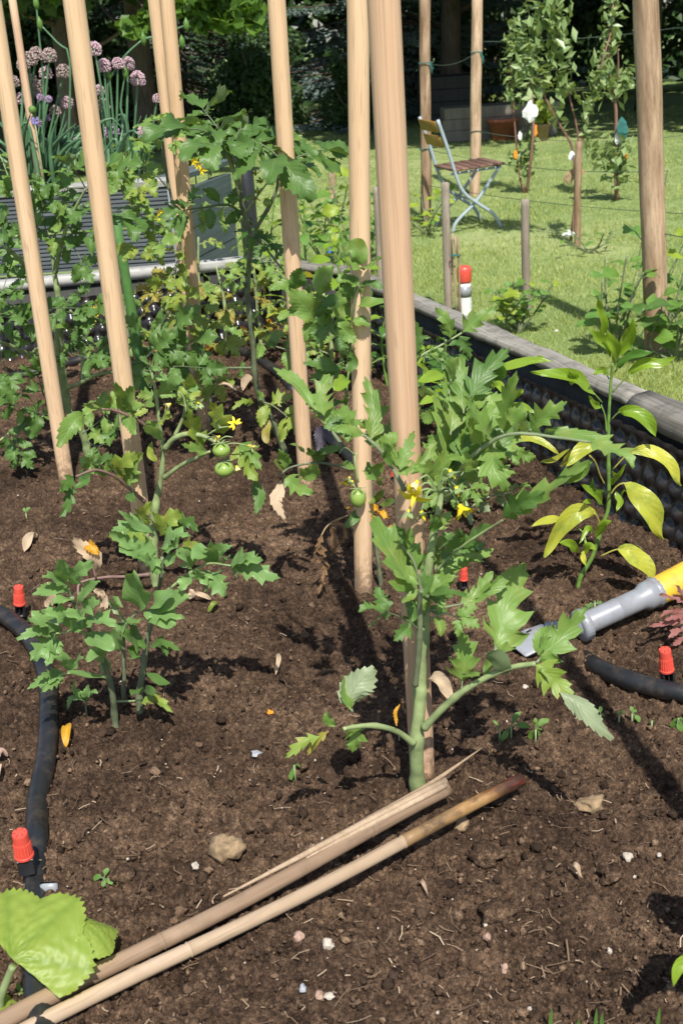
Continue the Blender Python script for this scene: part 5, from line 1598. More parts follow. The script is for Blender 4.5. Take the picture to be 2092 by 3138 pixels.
for a, m_, d in (((1010, 805), 'petal_pale', (-.6, -.5, -.2)), ((1140, 848), 'petal_pale', (.9, -.3, -.1)), ((785, 655), 'petal_pale', (-.7, -.4, -.3)), ((905, 650), 'calyx', (.4, -.8, .1)), ((1085, 940), 'petal_pale', (.3, -.4, -.9))):
    flower(p.root, p.pt('C3', a, -.05), d, .015, m_, openness=.3)
for pts, w_, mt_ in [([(430, 390), (435, 350), (425, 310), (380, 270), (330, 225)], 80, 'dry_pale'), ([(400, 240), (420, 260), (455, 300)], 50, 'orange')]:
    p.leaf('C5', pts, w_, -.06, -.08, mat=mt_, kind='tooth', fold=.5, ripple=.35, face=(.2, -.8, .6), name='dead_leaf')
p.stemc('C5', [(690, 390), (580, 400), (470, 405), (370, 430), (360, 490)], [18, 14, 10], 'stem_pur', -.03, -.09, name='dead_stalk')
p.stemc('C5', [(440, 400), (430, 360), (425, 325)], [10, 8], 'stem_pur', -.08, -.08, name='dead_stalk')
for pts, w_ in [([(215, 430), (235, 480), (220, 550)], 60), ([(460, 470), (480, 500), (470, 580)], 40), ([(430, 465), (460, 470), (480, 490)], 40), ([(870, 460), (880, 480), (870, 500)], 40), ([(880, 470), (920, 480), (970, 505)], 24)]:
    p.leaf('C5', pts, w_, -.09, -.09, mat='dry_pale', kind='oval', fold=.4, ripple=.3, face=(.1, -1, .3), name='dead_leaf')

# ------------------------------------------------------------------ young tomatoes in front of it
YG = 'young tomato plants, front left'
p = Plant('tomato_plant', 'young tomato with flat blue green leaves, nearest the black hose on the left', 'tomato plant', soil_at(353, 2222), YG)
p.ws = 1.26
p.stemc('C5', [(528, 1050), (520, 960), (490, 830), (455, 730), (420, 660), (350, 540), (305, 440)], [30, 30, 28, 24, 18, 12], 'stem_dark', .0, -.05, foot=True)
for pts, w_, f, k in [([(420, 670), (330, 640), (240, 650), (140, 790)], 0, 0, 0), ([(290, 640), (200, 600), (130, 610)], 110, (0, -.6, .9), 'lobe'), ([(260, 660), (180, 650), (80, 685)], 60, (0, -.6, .9), 'tooth'), ([(270, 670), (210, 720), (145, 785)], 110, (.2, -.9, .7), 'lobe'),
                      ([(260, 680), (240, 740), (215, 810)], 70, (.2, -1, .4), 'lobe'), ([(330, 640), (300, 580), (200, 555)], 100, (0, -.7, .9), 'lobe'), ([(340, 640), (380, 590), (290, 560)], 80, (0, -.7, .9), 'lobe'), ([(400, 670), (450, 690), (520, 730)], 90, (0, -.7, .9), 'oval'),
                      ([(360, 630), (440, 600), (540, 620)], 100, (0, -.6, 1), 'lobe'), ([(320, 460), (240, 460), (155, 485)], 70, (0, -.7, .8), 'tooth'), ([(310, 440), (250, 410), (195, 400)], 70, (0, -.7, .8), 'lobe'), ([(300, 430), (290, 370), (275, 325)], 70, (0, -1, .5), 'tooth'),
                      ([(320, 440), (360, 380), (425, 330)], 80, (0, -.9, .6), 'lobe'), ([(345, 510), (300, 500), (240, 525)], 60, (0, -.7, .8), 'tooth'), ([(360, 520), (400, 460), (455, 425)], 60, (0, -.9, .6), 'tooth'), ([(370, 560), (420, 530), (455, 520)], 90, (0, -.8, .7), 'lobe'),
                      ([(480, 865), (400, 850), (310, 835)], 30, (0, -.7, .9), 'oval'), ([(340, 840), (300, 780), (245, 775)], 60, (0, -.7, .9), 'lobe'), ([(330, 830), (360, 790), (380, 775)], 60, (0, -.8, .8), 'lobe'), ([(300, 850), (220, 870), (125, 918)], 60, (0, -.7, .9), 'lobe'), ([(290, 855), (240, 890), (190, 930)], 50, (.2, -.9, .6), 'lobe'), ([(270, 850), (220, 850), (170, 870)], 40, (0, -.7, .9), 'lobe'), ([(480, 790), (440, 750), (400, 790)], 60, (0, -.8, .7), 'oval')]:
    if w_: p.leaf('C5', pts, w_, -.05, -.09, mat='tom_blue', kind=k, face=f, j=.12)
p.stemc('C5', [(490, 862), (420, 850), (340, 842), (280, 850)], [14, 12, 8], 'stem', -.03, -.06, name='leaf_stalk')
p.stemc('C5', [(440, 690), (360, 650), (300, 655), (240, 665)], [16, 12, 8], 'stem', -.04, -.07, name='leaf_stalk')
p = Plant('tomato_plant', 'young tomato with straight stem and wide whorl of leaves, right of its twin', 'tomato plant', soil_at(425, 2178), YG)
p.ws = 1.26
p.stemc('C5', [(640, 960), (655, 850), (675, 700), (700, 600), (725, 480), (742, 390), (745, 310)], [32, 32, 28, 22, 18, 16], 'stem_dark', foot=True)
p.stemc('C5', [(750, 480), (800, 440), (880, 380), (960, 340), (1060, 350)], [16, 12, 8], 'stem', -.02, -.06, name='leaf_stalk')
for pts, w_, f, k in [([(725, 280), (620, 260), (505, 195)], 90, (0, -.8, .8), 'lobe'), ([(720, 300), (640, 290), (555, 275)], 80, (0, -.7, .9), 'tooth'), ([(700, 200), (620, 160), (550, 100)], 50, (0, -.7, .9), 'tooth'), ([(690, 190), (600, 170), (510, 190)], 80, (0, -.7, .9), 'lobe'),
                      ([(740, 270), (800, 210), (870, 205)], 80, (0, -.8, .8), 'lobe'), ([(745, 280), (790, 260), (830, 215)], 70, (0, -.8, .8), 'lobe'), ([(735, 320), (690, 330), (640, 300)], 70, (0, -.8, .8), 'lobe'), ([(750, 320), (790, 320), (830, 290)], 70, (0, -.8, .8), 'lobe'), ([(745, 350), (700, 370), (680, 350)], 70, (0, -.8, .8), 'lobe'),
                      ([(880, 360), (860, 310), (820, 290)], 90, (0, -.9, .7), 'oval'), ([(870, 370), (860, 410), (830, 460)], 90, (0, -1, .6), 'lobe'), ([(950, 340), (930, 290), (890, 320)], 80, (0, -.9, .6), 'oval'), ([(970, 330), (980, 280), (970, 240)], 70, (0, -1, .5), 'lobe'), ([(980, 335), (1010, 280), (1060, 262)], 60, (0, -.8, .8), 'tooth'),
                      ([(980, 380), (1000, 430), (1040, 485)], 100, (0, -1, .6), 'lobe'), ([(960, 370), (930, 400), (900, 370)], 60, (0, -.9, .7), 'lobe'), ([(1050, 350), (1120, 320), (1205, 320)], 80, (0, -.7, .9), 'lobe'), ([(1060, 360), (1150, 370), (1290, 410)], 100, (0, -.7, .9), 'lobe'), ([(1070, 350), (1100, 330), (1140, 300)], 60, (0, -.7, .9), 'lobe'), ([(1020, 350), (1040, 320), (1010, 300)], 50, (0, -.7, .9), 'lobe'),
                      ([(645, 550), (625, 460), (610, 380)], 130, (0, -1, .6), 'oval'), ([(660, 555), (740, 570), (845, 585)], 90, (0, -.6, 1), 'lobe'), ([(670, 560), (730, 590), (800, 620)], 90, (0, -.7, .9), 'oval'), ([(710, 560), (780, 520), (865, 500)], 90, (0, -.7, .9), 'oval'), ([(700, 540), (720, 510), (800, 470)], 80, (0, -.7, .9), 'oval'), ([(560, 590), (540, 540), (500, 510)], 100, (0, -.8, .8), 'tooth'), ([(560, 600), (560, 630), (560, 655)], 60, (0, -1, .6), 'oval'),
                      ([(640, 600), (620, 600), (590, 620)], 60, (0, -.8, .8), 'oval'), ([(690, 720), (750, 700), (830, 740)], 50, (0, -.7, .9), 'lobe'), ([(720, 700), (760, 720), (770, 770)], 40, (0, -.9, .5), 'lobe'), ([(650, 690), (610, 680), (570, 660)], 130, (0, -.9, .6), 'lobe'), ([(650, 930), (630, 920), (610, 945)], 50, (0, -.8, .8), 'oval'), ([(660, 930), (690, 920), (715, 940)], 40, (0, -.8, .8), 'oval'), ([(670, 840), (720, 870), (780, 895)], 40, (0, -.8, .8), 'oval'), ([(640, 740), (620, 740), (600, 770)], 70, (0, -1, .5), 'oval')]:
    p.leaf('C5', pts, w_, -.03, -.07, mat='tom_blue' if pts[0][1] < 640 else 'tom_dark', kind=k, face=f, j=.12)
p.leaf('C5', [(640, 965), (700, 965), (750, 985), (795, 1020)], 60, -.03, -.06, mat='tom_pale', kind='lobe', face=(0, -.6, 1))
p.stemc('C5', [(530, 975), (600, 972), (660, 968)], [10, 8], 'stem', -.02, -.03, name='leaf_stalk')
p = Plant('tomato_plant', 'thin young tomato stem between the two bigger seedlings', 'tomato plant', soil_at(378, 2148), YG)
p.stemc('C5', [(568, 940), (572, 860), (568, 740), (575, 640), (630, 560)], [22, 20, 16, 12], 'stem_dark', foot=True)
p.leaf('C5', [(570, 740), (540, 700), (520, 640)], 70, .0, -.02, mat='tom_blue', kind='oval')
p.leaf('C5', [(520, 830), (480, 800), (470, 850)], 60, .0, -.02, mat='tom_blue', kind='lobe')
p = Plant('seedling', 'tiny tomato seedling with one three lobed leaf beside the black hose', 'seedling', soil_at(262, 2195), None)
p.stemc('C5', [(398, 1030), (395, 990), (400, 960)], [10, 8], 'stem_dark', foot=True)
for pts, w_ in [([(400, 970), (400, 930), (410, 895)], 46), ([(400, 960), (380, 940), (362, 935)], 36), ([(400, 950), (430, 930), (450, 935)], 36), ([(390, 960), (350, 920), (340, 880)], 40), ([(390, 970), (330, 960), (310, 1010)], 36)]:
    p.leaf('C5', pts, w_, .0, -.01, mat='tom_blue', kind='tooth')

# ------------------------------------------------------------------ tall tomato with umbrella of leaves
p = Plant('tomato_plant', 'tallest tomato with a long bare stem and a wide umbrella of leaves on top', 'tomato plant', soil_at(880, 1395), TG)
p.stemc('E2', [(610, 2040), (540, 1850), (440, 1650), (405, 1500), (395, 1300), (375, 1150), (355, 950), (365, 750), (380, 560), (340, 420), (300, 250), (265, 120), (230, 0)], [46, 46, 44, 40, 36, 34, 34, 34, 30, 26, 24], 'stem_dark', .0, -.12, foot=True)
p.stemc('E2', [(385, 560), (440, 450), (510, 330), (560, 200), (565, 60), (545, 0)], [28, 26, 22, 18], 'stem_dark', -.10, -.14, name='side_shoot')
p.stemc('E2', [(300, 220), (310, 120), (340, 0)], [22, 20], 'stem', -.12, -.14, name='leaf_stalk')
p.stemc('C1', [(1100, 850), (1060, 760), (1040, 690), (1000, 640)], [20, 16, 10], 'stem', -.13, -.16, name='leaf_stalk')
CF = dict(wpx=12, droop=.75, pairs=3, width=.37, size=.58, kind='tooth')
CF['mat'] = 'tom_dark'
p.comp('C1', [(1050, 720), (1010, 650), (930, 600), (850, 590)], -.14, -.20, face=(0, -.32, 1), gap=.35, **CF)
p.comp('C1', [(1050, 710), (1020, 620), (980, 560), (940, 510)], -.14, -.06, face=(0, -.32, 1), gap=.35, **CF)
p.comp('C1', [(1110, 720), (1130, 660), (1190, 640), (1290, 650)], -.15, -.18, face=(0, -.32, 1), gap=.35, **CF)
p.comp('C1', [(1100, 720), (1150, 650), (1230, 680), (1290, 735)], -.15, -.24, face=(0, -.32, 1), gap=.4, **CF)
p.comp('C1', [(1080, 720), (1080, 650), (1100, 600), (1150, 580)], -.14, -.08, face=(0, -.32, 1), gap=.35, **CF)
p.comp('C1', [(1075, 700), (1050, 670), (1020, 660), (960, 660)], -.15, -.25, face=(0, -.32, 1), gap=.3, **CF)
p.comp('C1', [(1280, 800), (1290, 770), (1370, 720), (1470, 690)], -.12, -.05, face=(0, -.32, 1), gap=.35, **CF)
p.comp('C1', [(1160, 1030), (1060, 945), (960, 950), (850, 965)], -.08, -.16, face=(0, -.7, .8), wpx=14, size=.26, pairs=3, width=.38, mat='tom_dark')
p.comp('C1', [(1160, 1070), (1200, 1100), (1240, 1130)], -.08, -.14, face=(0, -.7, .8), wpx=14, size=.5, pairs=2, mat='tom_dark')
p.leaf('E2', [(380, 740), (310, 740), (230, 775)], 70, -.08, -.12, face=(0, -.7, .9)); p.leaf('E2', [(370, 720), (420, 720), (470, 740)], 60, -.08, -.12, face=(0, -.7, .9), mat='tom_dark')
p.leaf('E2', [(420, 500), (470, 560), (520, 640)], 70, -.09, -.1, mat='tom_dark', kind='lobe', face=(0, -1, .5))
p.stemc('E2', [(395, 540), (480, 630), (560, 730), (600, 780)], [20, 16, 12], 'stem_dark', -.08, -.04, name='side_shoot')
p.comp('E2', [(400, 1290), (500, 1290), (570, 1310), (640, 1330)], -.04, -.10, face=(0, -.7, .8), wpx=14, size=.5, pairs=2, mat='tom')
p.comp('E2', [(390, 1450), (300, 1450), (220, 1450), (150, 1440)], -.02, -.04, face=(0, -.7, .8), wpx=20, size=.3, pairs=2, mat='tom_dark')
p.comp('E2', [(440, 1680), (510, 1700), (560, 1730), (620, 1780)], -.02, -.1, face=(0, -.9, .6), wpx=12, size=.5, pairs=2, mat='tom_pale')
p.leaf('E2', [(500, 1800), (480, 1880), (490, 1970)], 80, -.05, -.08, mat='tom_yel', kind='oval', face=(0, -1, .2)); p.leaf('E2', [(610, 1770), (660, 1780), (740, 1810)], 60, -.08, -.1, mat='tom_pale', kind='oval')
for pts, w_, mt_ in [([(400, 1690), (330, 1680), (240, 1740)], 60, 'tom_pale'), ([(420, 1660), (440, 1640), (470, 1650)], 80, 'tom'), ([(440, 1700), (480, 1740), (470, 1800)], 80, 'tom_pale')]:
    p.leaf('E2', pts, w_, -.02, -.06, mat=mt_, kind='lobe', face=(0, -.9, .6))
fill(p, 'C1', [[(1050, 720), (1010, 650), (930, 600)], [(1110, 720), (1190, 650), (1290, 660)], [(1060, 700), (1000, 600)], [(1280, 790), (1370, 720), (1450, 700)]], 42, (90, 190), (48, 84), ['tom_dark', 'tom', 'tom_dark'], (-.22, -.04), 76, up=-.45, kinds=('tooth', 'tooth', 'lobe'))
fill(p, 'E2', [[(395, 1300), (355, 950), (365, 750)], [(380, 560), (300, 250)], [(500, 1290), (640, 1330)]], 12, (70, 130), (40, 80), ['tom', 'tom_dark'], (-.14, -.02), 77)
q = p.pt('E2', (400, 300), -.12)
MB().tube(spline([p.pt('E2', (340, 390), -.11), q, p.pt('E2', (490, 180), -.12)], 10), [.003, .0015], 6).build('truss', MT['stem'], p.root)
for a, d in (((430, 250), (-.3, -.5, .6)), ((480, 290), (.1, -.3, -.9)), ((420, 270), (-.3, -.3, -.8)), ((500, 180), (.8, -.2, .2)), ((410, 130), (0, -.2, 1)), ((540, 130), (.6, -.3, .3)), ((450, 180), (-.2, -.4, .8))):
    flower(p.root, p.pt('E2', a, -.12), d, .014, 'calyx' if a[0] % 20 else 'petal_pale', openness=.4)
q = p.pt('E2', (490, 315), -.12); fruit(p.root, q, .008, .008)

# ------------------------------------------------------------------ pale tomato behind the paired stakes
p = Plant('tomato_plant', 'tomato with small pale leaves climbing behind the pair of stakes', 'tomato plant', soil_at(655, 1300), TG)
p.stemc('E1', [(1440, 1640), (1400, 1500), (1330, 1150), (1260, 700), (1210, 500), (1180, 300), (1150, 150), (1130, 0)], [26, 26, 24, 22, 20, 18, 14], 'stem_dark', .0, -.05, foot=True)
p.stemc('E5', [(1160, 1300), (1135, 1130), (1110, 1000), (1095, 900)], [20, 18, 14], 'stem_dark', -.05, -.06)
for c, pts, sz, mt_ in [('E5', [(1095, 900), (1090, 860), (1080, 820)], .6, 'tom'), ('E5', [(1100, 930), (1050, 930), (990, 970)], .45, 'tom'), ('E5', [(1105, 940), (1150, 930), (1200, 960)], .45, 'tom'), ('E5', [(1150, 1290), (1060, 1190), (970, 1160), (830, 1140)], .36, 'tom'), ('E1', [(960, 90), (950, 150), (950, 215)], .6, 'tom_pale'), ('E1', [(880, 80), (840, 130), (810, 170)], .6, 'tom'),
                        ('E1', [(1210, 550), (1130, 490), (1040, 460), (940, 430)], .36, 'tom'), ('E1', [(1040, 490), (980, 520), (910, 600)], .5, 'tom_pale'), ('E1', [(1090, 480), (1090, 540), (1095, 590)], .6, 'tom'), ('E1', [(1000, 420), (940, 390), (930, 320)], .6, 'tom'), ('E1', [(1080, 450), (1020, 370), (1000, 330)], .5, 'tom'),
                        ('E1', [(1200, 410), (1250, 390), (1290, 310)], .5, 'tom_dark'), ('E1', [(1300, 390), (1420, 350), (1560, 345)], .26, 'tom'), ('E1', [(1320, 500), (1420, 440), (1560, 420)], .3, 'tom'), ('E1', [(1240, 680), (1180, 640), (1080, 660)], .42, 'tom_pale'), ('E1', [(1230, 690), (1180, 800), (1120, 850)], .42, 'tom_pale'),
                        ('E1', [(1200, 780), (1110, 830), (1040, 900)], .45, 'tom_yel'), ('E1', [(1210, 760), (1200, 840), (1200, 940)], .45, 'tom_pale'), ('E1', [(1360, 1170), (1240, 1090), (1180, 1080)], .45, 'tom_pale'), ('E1', [(1360, 1150), (1350, 1000), (1300, 910)], .45, 'tom_pale'), ('E1', [(1360, 1150), (1450, 1080), (1560, 1050)], .40, 'tom_pale'),
                        ('E1', [(1350, 1180), (1260, 1200), (1180, 1310)], .5, 'tom_pale'), ('E1', [(1370, 1170), (1450, 1200), (1540, 1260)], .5, 'tom_pale'), ('E1', [(1360, 1240), (1300, 1280), (1240, 1370)], .55, 'tom_dark'), ('E1', [(1400, 1440), (1440, 1480), (1480, 1560)], .55, 'tom_pale'), ('E1', [(1380, 1440), (1300, 1520), (1280, 1590)], .5, 'tom_pale')]:
    p.comp(c, pts, -.06, -.12, mat=mt_, face=(0, -.7, .8), wpx=9, size=sz, pairs=2, width=.4)
for a in ((1360, 60), (1390, 90), (1330, 30), (1075, 410), (1100, 380)):
    flower(p.root, p.pt('E1', a, -.1), (.3, -.7, -.2), .013, 'petal', openness=.4)

# ------------------------------------------------------------------ big dark leaved tomato at the left edge
p = Plant('tomato_plant', 'large tomato with a thick pale forked stem behind the furthest left stake', 'tomato plant', soil_at(272, 1400), TG)
p.stemc('E1', [(590, 1960), (540, 1850), (470, 1740), (440, 1560), (410, 1400), (400, 1280), (415, 1120), (400, 950), (375, 800)], [56, 54, 52, 52, 56, 60, 56, 40, 30], 'stem', .0, -.06, foot=True)
p.stemc('E1', [(380, 800), (355, 660), (320, 540), (290, 500)], [30, 26, 18], 'stem', -.06, -.08)
p.stemc('E1', [(385, 790), (410, 660), (460, 480), (520, 350), (590, 220)], [30, 28, 22, 14], 'stem', -.06, -.12)
p.stemc('E1', [(445, 1600), (560, 1550), (660, 1500), (780, 1475)], [28, 26, 20], 'stem', -.02, -.10, name='leaf_stalk')
p.stemc('E1', [(300, 1420), (180, 1350), (80, 1300), (0, 1270)], [34, 30, 24], 'stem', -.03, -.12, name='leaf_stalk')
p.stemc('E1', [(200, 780), (120, 690), (40, 620)], [34, 26], 'stem', -.05, -.10, name='leaf_stalk')
p.stemc('E1', [(350, 1780), (230, 1800), (100, 1870), (0, 1950)], [20, 18, 14], 'stem', .05, .0, name='leaf_stalk')
for c, pts, sz, mt_, pr, f in [('E1', [(590, 220), (540, 130), (480, 60)], .7, 'tom_dark', 1, (0, -.8, .6)), ('E1', [(600, 230), (700, 130), (800, 80)], .6, 'tom_dark', 1, (0, -.8, .6)), ('E1', [(580, 220), (430, 210), (290, 170)], .45, 'tom_dark', 2, (0, -.6, .9)), ('E1', [(540, 330), (470, 300), (360, 290)], .5, 'tom_dark', 2, (0, -.7, .8)),
                               ('E1', [(500, 400), (600, 350), (720, 330), (820, 410)], .42, 'tom_dark', 2, (0, -.7, .8)), ('E1', [(450, 500), (400, 400), (330, 300)], .5, 'tom_dark', 2, (.2, -.9, .5)), ('E1', [(430, 560), (540, 520), (640, 520)], .5, 'tom_dark', 2, (0, -.6, .9)), ('E1', [(430, 590), (520, 640), (570, 740)], .5, 'tom_dark', 2, (0, -.9, .5)),
                               ('E1', [(330, 540), (300, 440), (290, 330)], .5, 'tom', 2, (0, -.9, .5)), ('E1', [(300, 520), (240, 480), (150, 500)], .5, 'tom_dark', 2, (0, -.7, .8)), ('E1', [(330, 560), (390, 520), (400, 440)], .6, 'tom', 2, (0, -.9, .5)), ('E1', [(40, 620), (20, 560), (10, 480)], .6, 'tom_dark', 2, (0, -.9, .5)),
                               ('E1', [(100, 680), (60, 800), (20, 920)], .5, 'tom_dark', 2, (.2, -1, .3)), ('E1', [(200, 780), (160, 880), (120, 920)], .5, 'tom_dark', 2, (0, -.8, .6)), ('E1', [(380, 1070), (250, 1060), (100, 1075), (0, 1080)], .34, 'tom_dark', 3, (0, -.5, .9)), ('E1', [(240, 1060), (360, 1040), (540, 1040)], .34, 'tom_dark', 3, (0, -.5, .9)),
                               ('E1', [(400, 960), (480, 1000), (540, 950)], .45, 'tom_dark', 2, (0, -.8, .7)), ('E1', [(430, 1180), (520, 1160), (600, 1120), (660, 1080)], .4, 'tom_dark', 2, (0, -.8, .7)), ('E1', [(440, 1200), (560, 1270), (660, 1350)], .45, 'tom_dark', 2, (0, -.8, .7)), ('E1', [(430, 1300), (500, 1350), (620, 1380)], .4, 'tom_dark', 2, (0, -.8, .7)),
                               ('E1', [(780, 1470), (880, 1420), (980, 1400), (1060, 1330)], .45, 'tom_dark', 2, (0, -.9, .6)), ('E1', [(1000, 1380), (1100, 1280), (1200, 1170)], .6, 'tom_dark', 1, (0, -1, .5)), ('E1', [(1040, 1350), (1020, 1260), (980, 1200)], .7, 'tom_dark', 1, (0, -1, .5)), ('E1', [(1200, 1400), (1250, 1330), (1330, 1280)], .7, 'tom_dark', 1, (0, -1, .5)), ('E1', [(800, 1470), (1000, 1470), (1200, 1440), (1400, 1450)], .22, 'tom_dark', 3, (0, -.8, .7)),
                               ('E1', [(600, 1960), (680, 1990), (760, 1930), (780, 1880)], .4, 'tom_dark', 2, (0, -.8, .7)), ('E1', [(570, 1900), (640, 1850), (700, 1800), (720, 1760)], .45, 'tom', 2, (0, -.9, .6)), ('E1', [(180, 1830), (130, 1900), (110, 1990)], .55, 'tom_dark', 2, (0, -1, .4)), ('E1', [(80, 1880), (90, 1960), (150, 2050)], .5, 'tom_dark', 2, (0, -1, .4)),
                               ('E1', [(330, 1780), (200, 1740), (80, 1700)], .42, 'tom_dark', 2, (0, -.8, .7)), ('E1', [(300, 1640), (280, 1560), (260, 1480)], .5, 'tom_dark', 2, (0, -.9, .5)), ('E1', [(0, 1270), (20, 1400), (60, 1500)], .5, 'tom_dark', 2, (0, -.9, .5)), ('E1', [(80, 1300), (100, 1230), (160, 1150)], .5, 'tom_dark', 2, (0, -.9, .5))]:
    p.comp(c, pts, -.06, -.16 if sz < .45 else -.12, mat=mt_, face=f, wpx=10, size=sz * .85, pairs=pr, width=.40)
fill(p, 'E1', [[(0, 200), (60, 260), (120, 300)], [(0, 420), (60, 520), (20, 620)], [(20, 760), (60, 860)], [(0, 1100), (200, 1070), (400, 1050)], [(440, 1180), (560, 1200), (660, 1250)], [(120, 690), (40, 620)]], 26, (110, 230), (60, 120), ['tom_dark', 'tom_dark', 'tom'], (-.16, .06), 78)
fill(p, 'E1', [[(20, 1650), (120, 1600)], [(350, 1780), (230, 1800), (100, 1870)]], 9, (110, 200), (60, 110), ['tom_dark', 'tom'], (-.10, .02), 79)
flower(p.root, p.pt('E1', (665, 1055), -.1), (.1, -.9, 0), .014, 'petal', openness=.5); flower(p.root, p.pt('E1', (680, 1020), -.1), (.2, -.3, .9), .013, 'petal', openness=.3)
auto_tomato(soil_at(-90, 1170), .62, 7, 0.158, 'tall dark tomato behind the leafy one at the left picture edge', ['tom_dark'], 302)

# ------------------------------------------------------------------ fill of plants in the back half of the bed
auto_tomato(soil_at(400, 1120), .22, 5, 0.106, 'low tomato beside the foot of the green stake', ['tom', 'tom_dark', 'tom_yel'], 310)
auto_tomato(soil_at(560, 1110), .24, 6, 0.097, 'low pale tomato left of the paired stakes', ['tom_pale', 'tom', 'tom_yel'], 311)
auto_tomato(soil_at(690, 1085), .26, 6, 0.097, 'bushy pale tomato right of the paired stakes', ['tom_pale', 'tom', 'tom_yel'], 312)
auto_tomato(soil_at(800, 1060), .26, 6, 0.088, 'yellowish low tomato behind the bare tall stem', ['tom_pale', 'tom', 'tom_yel'], 313)
auto_tomato(soil_at(640, 1020), .30, 6, 0.097, 'small tomato near the back rim beside the paired stakes', ['tom', 'tom_pale'], 314)
auto_pepper(soil_at(770, 1010), .30, 12, .075, 'leafy pepper near the back corner of the bed', ['pep', 'pep_dark'], 315)
auto_pepper(soil_at(960, 1090), .26, 12, .085, 'pepper with some yellow leaves behind the light middle stake', ['pep', 'pep_yel', 'pep_dark'], 316)
auto_pepper(soil_at(1070, 1010), .33, 14, .075, 'bright leafy pepper near the right back corner', ['pep', 'pep'], 317)
auto_pepper(soil_at(1190, 1180), .20, 12, .07, 'low pepper just behind the thick reddish stake', ['pep', 'pep_dark'], 318)
auto_pepper(soil_at(1330, 1350), .24, 20, .055, 'dense dark basil like plant right of the reddish stake', ['pep_dark'], 319, name='basil_plant', cat='herb', group='herbs', kind='oval', wr=.3)
auto_pepper(soil_at(1265, 1290), .20, 18, .05, 'second dense dark herb touching the reddish stake', ['pep_dark', 'pep'], 320, name='basil_plant', cat='herb', group='herbs', kind='oval', wr=.3)
auto_pepper(soil_at(1100, 1330), .16, 10, .06, 'small herb between the two upright stakes', ['pep', 'pep_dark'], 321, name='basil_plant', cat='herb', group='herbs', kind='oval', wr=.28)
auto_tomato(soil_at(1010, 1180), .24, 6, 0.106, 'low tomato behind the oval fruited one', ['tom', 'tom_dark'], 322)
auto_tomato(soil_at(250, 1170), .20, 5, 0.106, 'low tomato behind the pale forked stem', ['tom_dark', 'tom'], 323)
auto_tomato(soil_at(1465, 1610), .15, 6, 0.079, 'low blue green tomato under the arching leaf, right of the flowers', ['tom_blue', 'tom'], 324)
auto_pepper(soil_at(1330, 1560), .10, 9, .05, 'small herb at the foot of the arching tomato leaf', ['pep_dark', 'tom'], 325, name='basil_plant', cat='herb', group='herbs', kind='oval', wr=.3)
auto_pepper(soil_at(850, 1000), .40, 15, .08, 'tall fresh green pepper at the back corner, right of the umbrella tomato', ['pep', 'pep', 'pep_dark'], 326)
auto_pepper(soil_at(960, 985), .44, 16, .08, 'tallest fresh green pepper in front of the back corner of the rim', ['pep', 'weed', 'pep_dark'], 327)
auto_pepper(soil_at(1050, 1120), .36, 14, .08, 'fresh green pepper close behind the nearly upright light stake', ['pep', 'pep_dark'], 328)
auto_tomato(soil_at(880, 1130), .30, 8, .11, 'leafy tomato filling the gap behind the light middle stake', ['tom', 'tom_pale'], 329)
auto_tomato(soil_at(560, 1210), .20, 7, .11, 'low dark tomato between the second stake and the paired stakes', ['tom_dark', 'tom', 'tom'], 330)
# leafy tomato just right of the reddish stake
p = Plant('tomato_plant', 'tomato reaching over the timber rim, two toothed leaves at its tip, behind the reddish stake', 'tomato plant', soil_at(1300, 1420), TG)
p.stemc('C4', [(310, 780), (300, 650), (320, 520), (360, 440), (460, 385), (560, 325)], [16, 16, 14, 12, 8], 'stem', foot=True)
for pts, w_, f, mt_ in [([(500, 360), (490, 290), (430, 212)], 85, (.2, -1, .5), 'tom'), ([(555, 325), (620, 270), (712, 207)], 105, (0, -1, .6), 'tom'), ([(345, 440), (360, 360), (410, 350)], 50, (0, -1, .4), 'tom_dark'), ([(340, 430), (350, 330), (335, 270)], 60, (0, -1, .3), 'tom_dark'), ([(540, 345), (570, 390), (590, 450)], 70, (0, -1, .4), 'tom_dark'), ([(440, 400), (420, 440), (380, 430)], 60, (0, -.8, .7), 'tom_dark'), ([(460, 410), (470, 470), (500, 500)], 60, (0, -1, .4), 'tom_dark'), ([(400, 430), (440, 420), (490, 470)], 70, (0, -.8, .7), 'tom')]:
    p.leaf('C4', pts, w_, -.02, -.02, kind='lobe', face=f, mat=mt_)
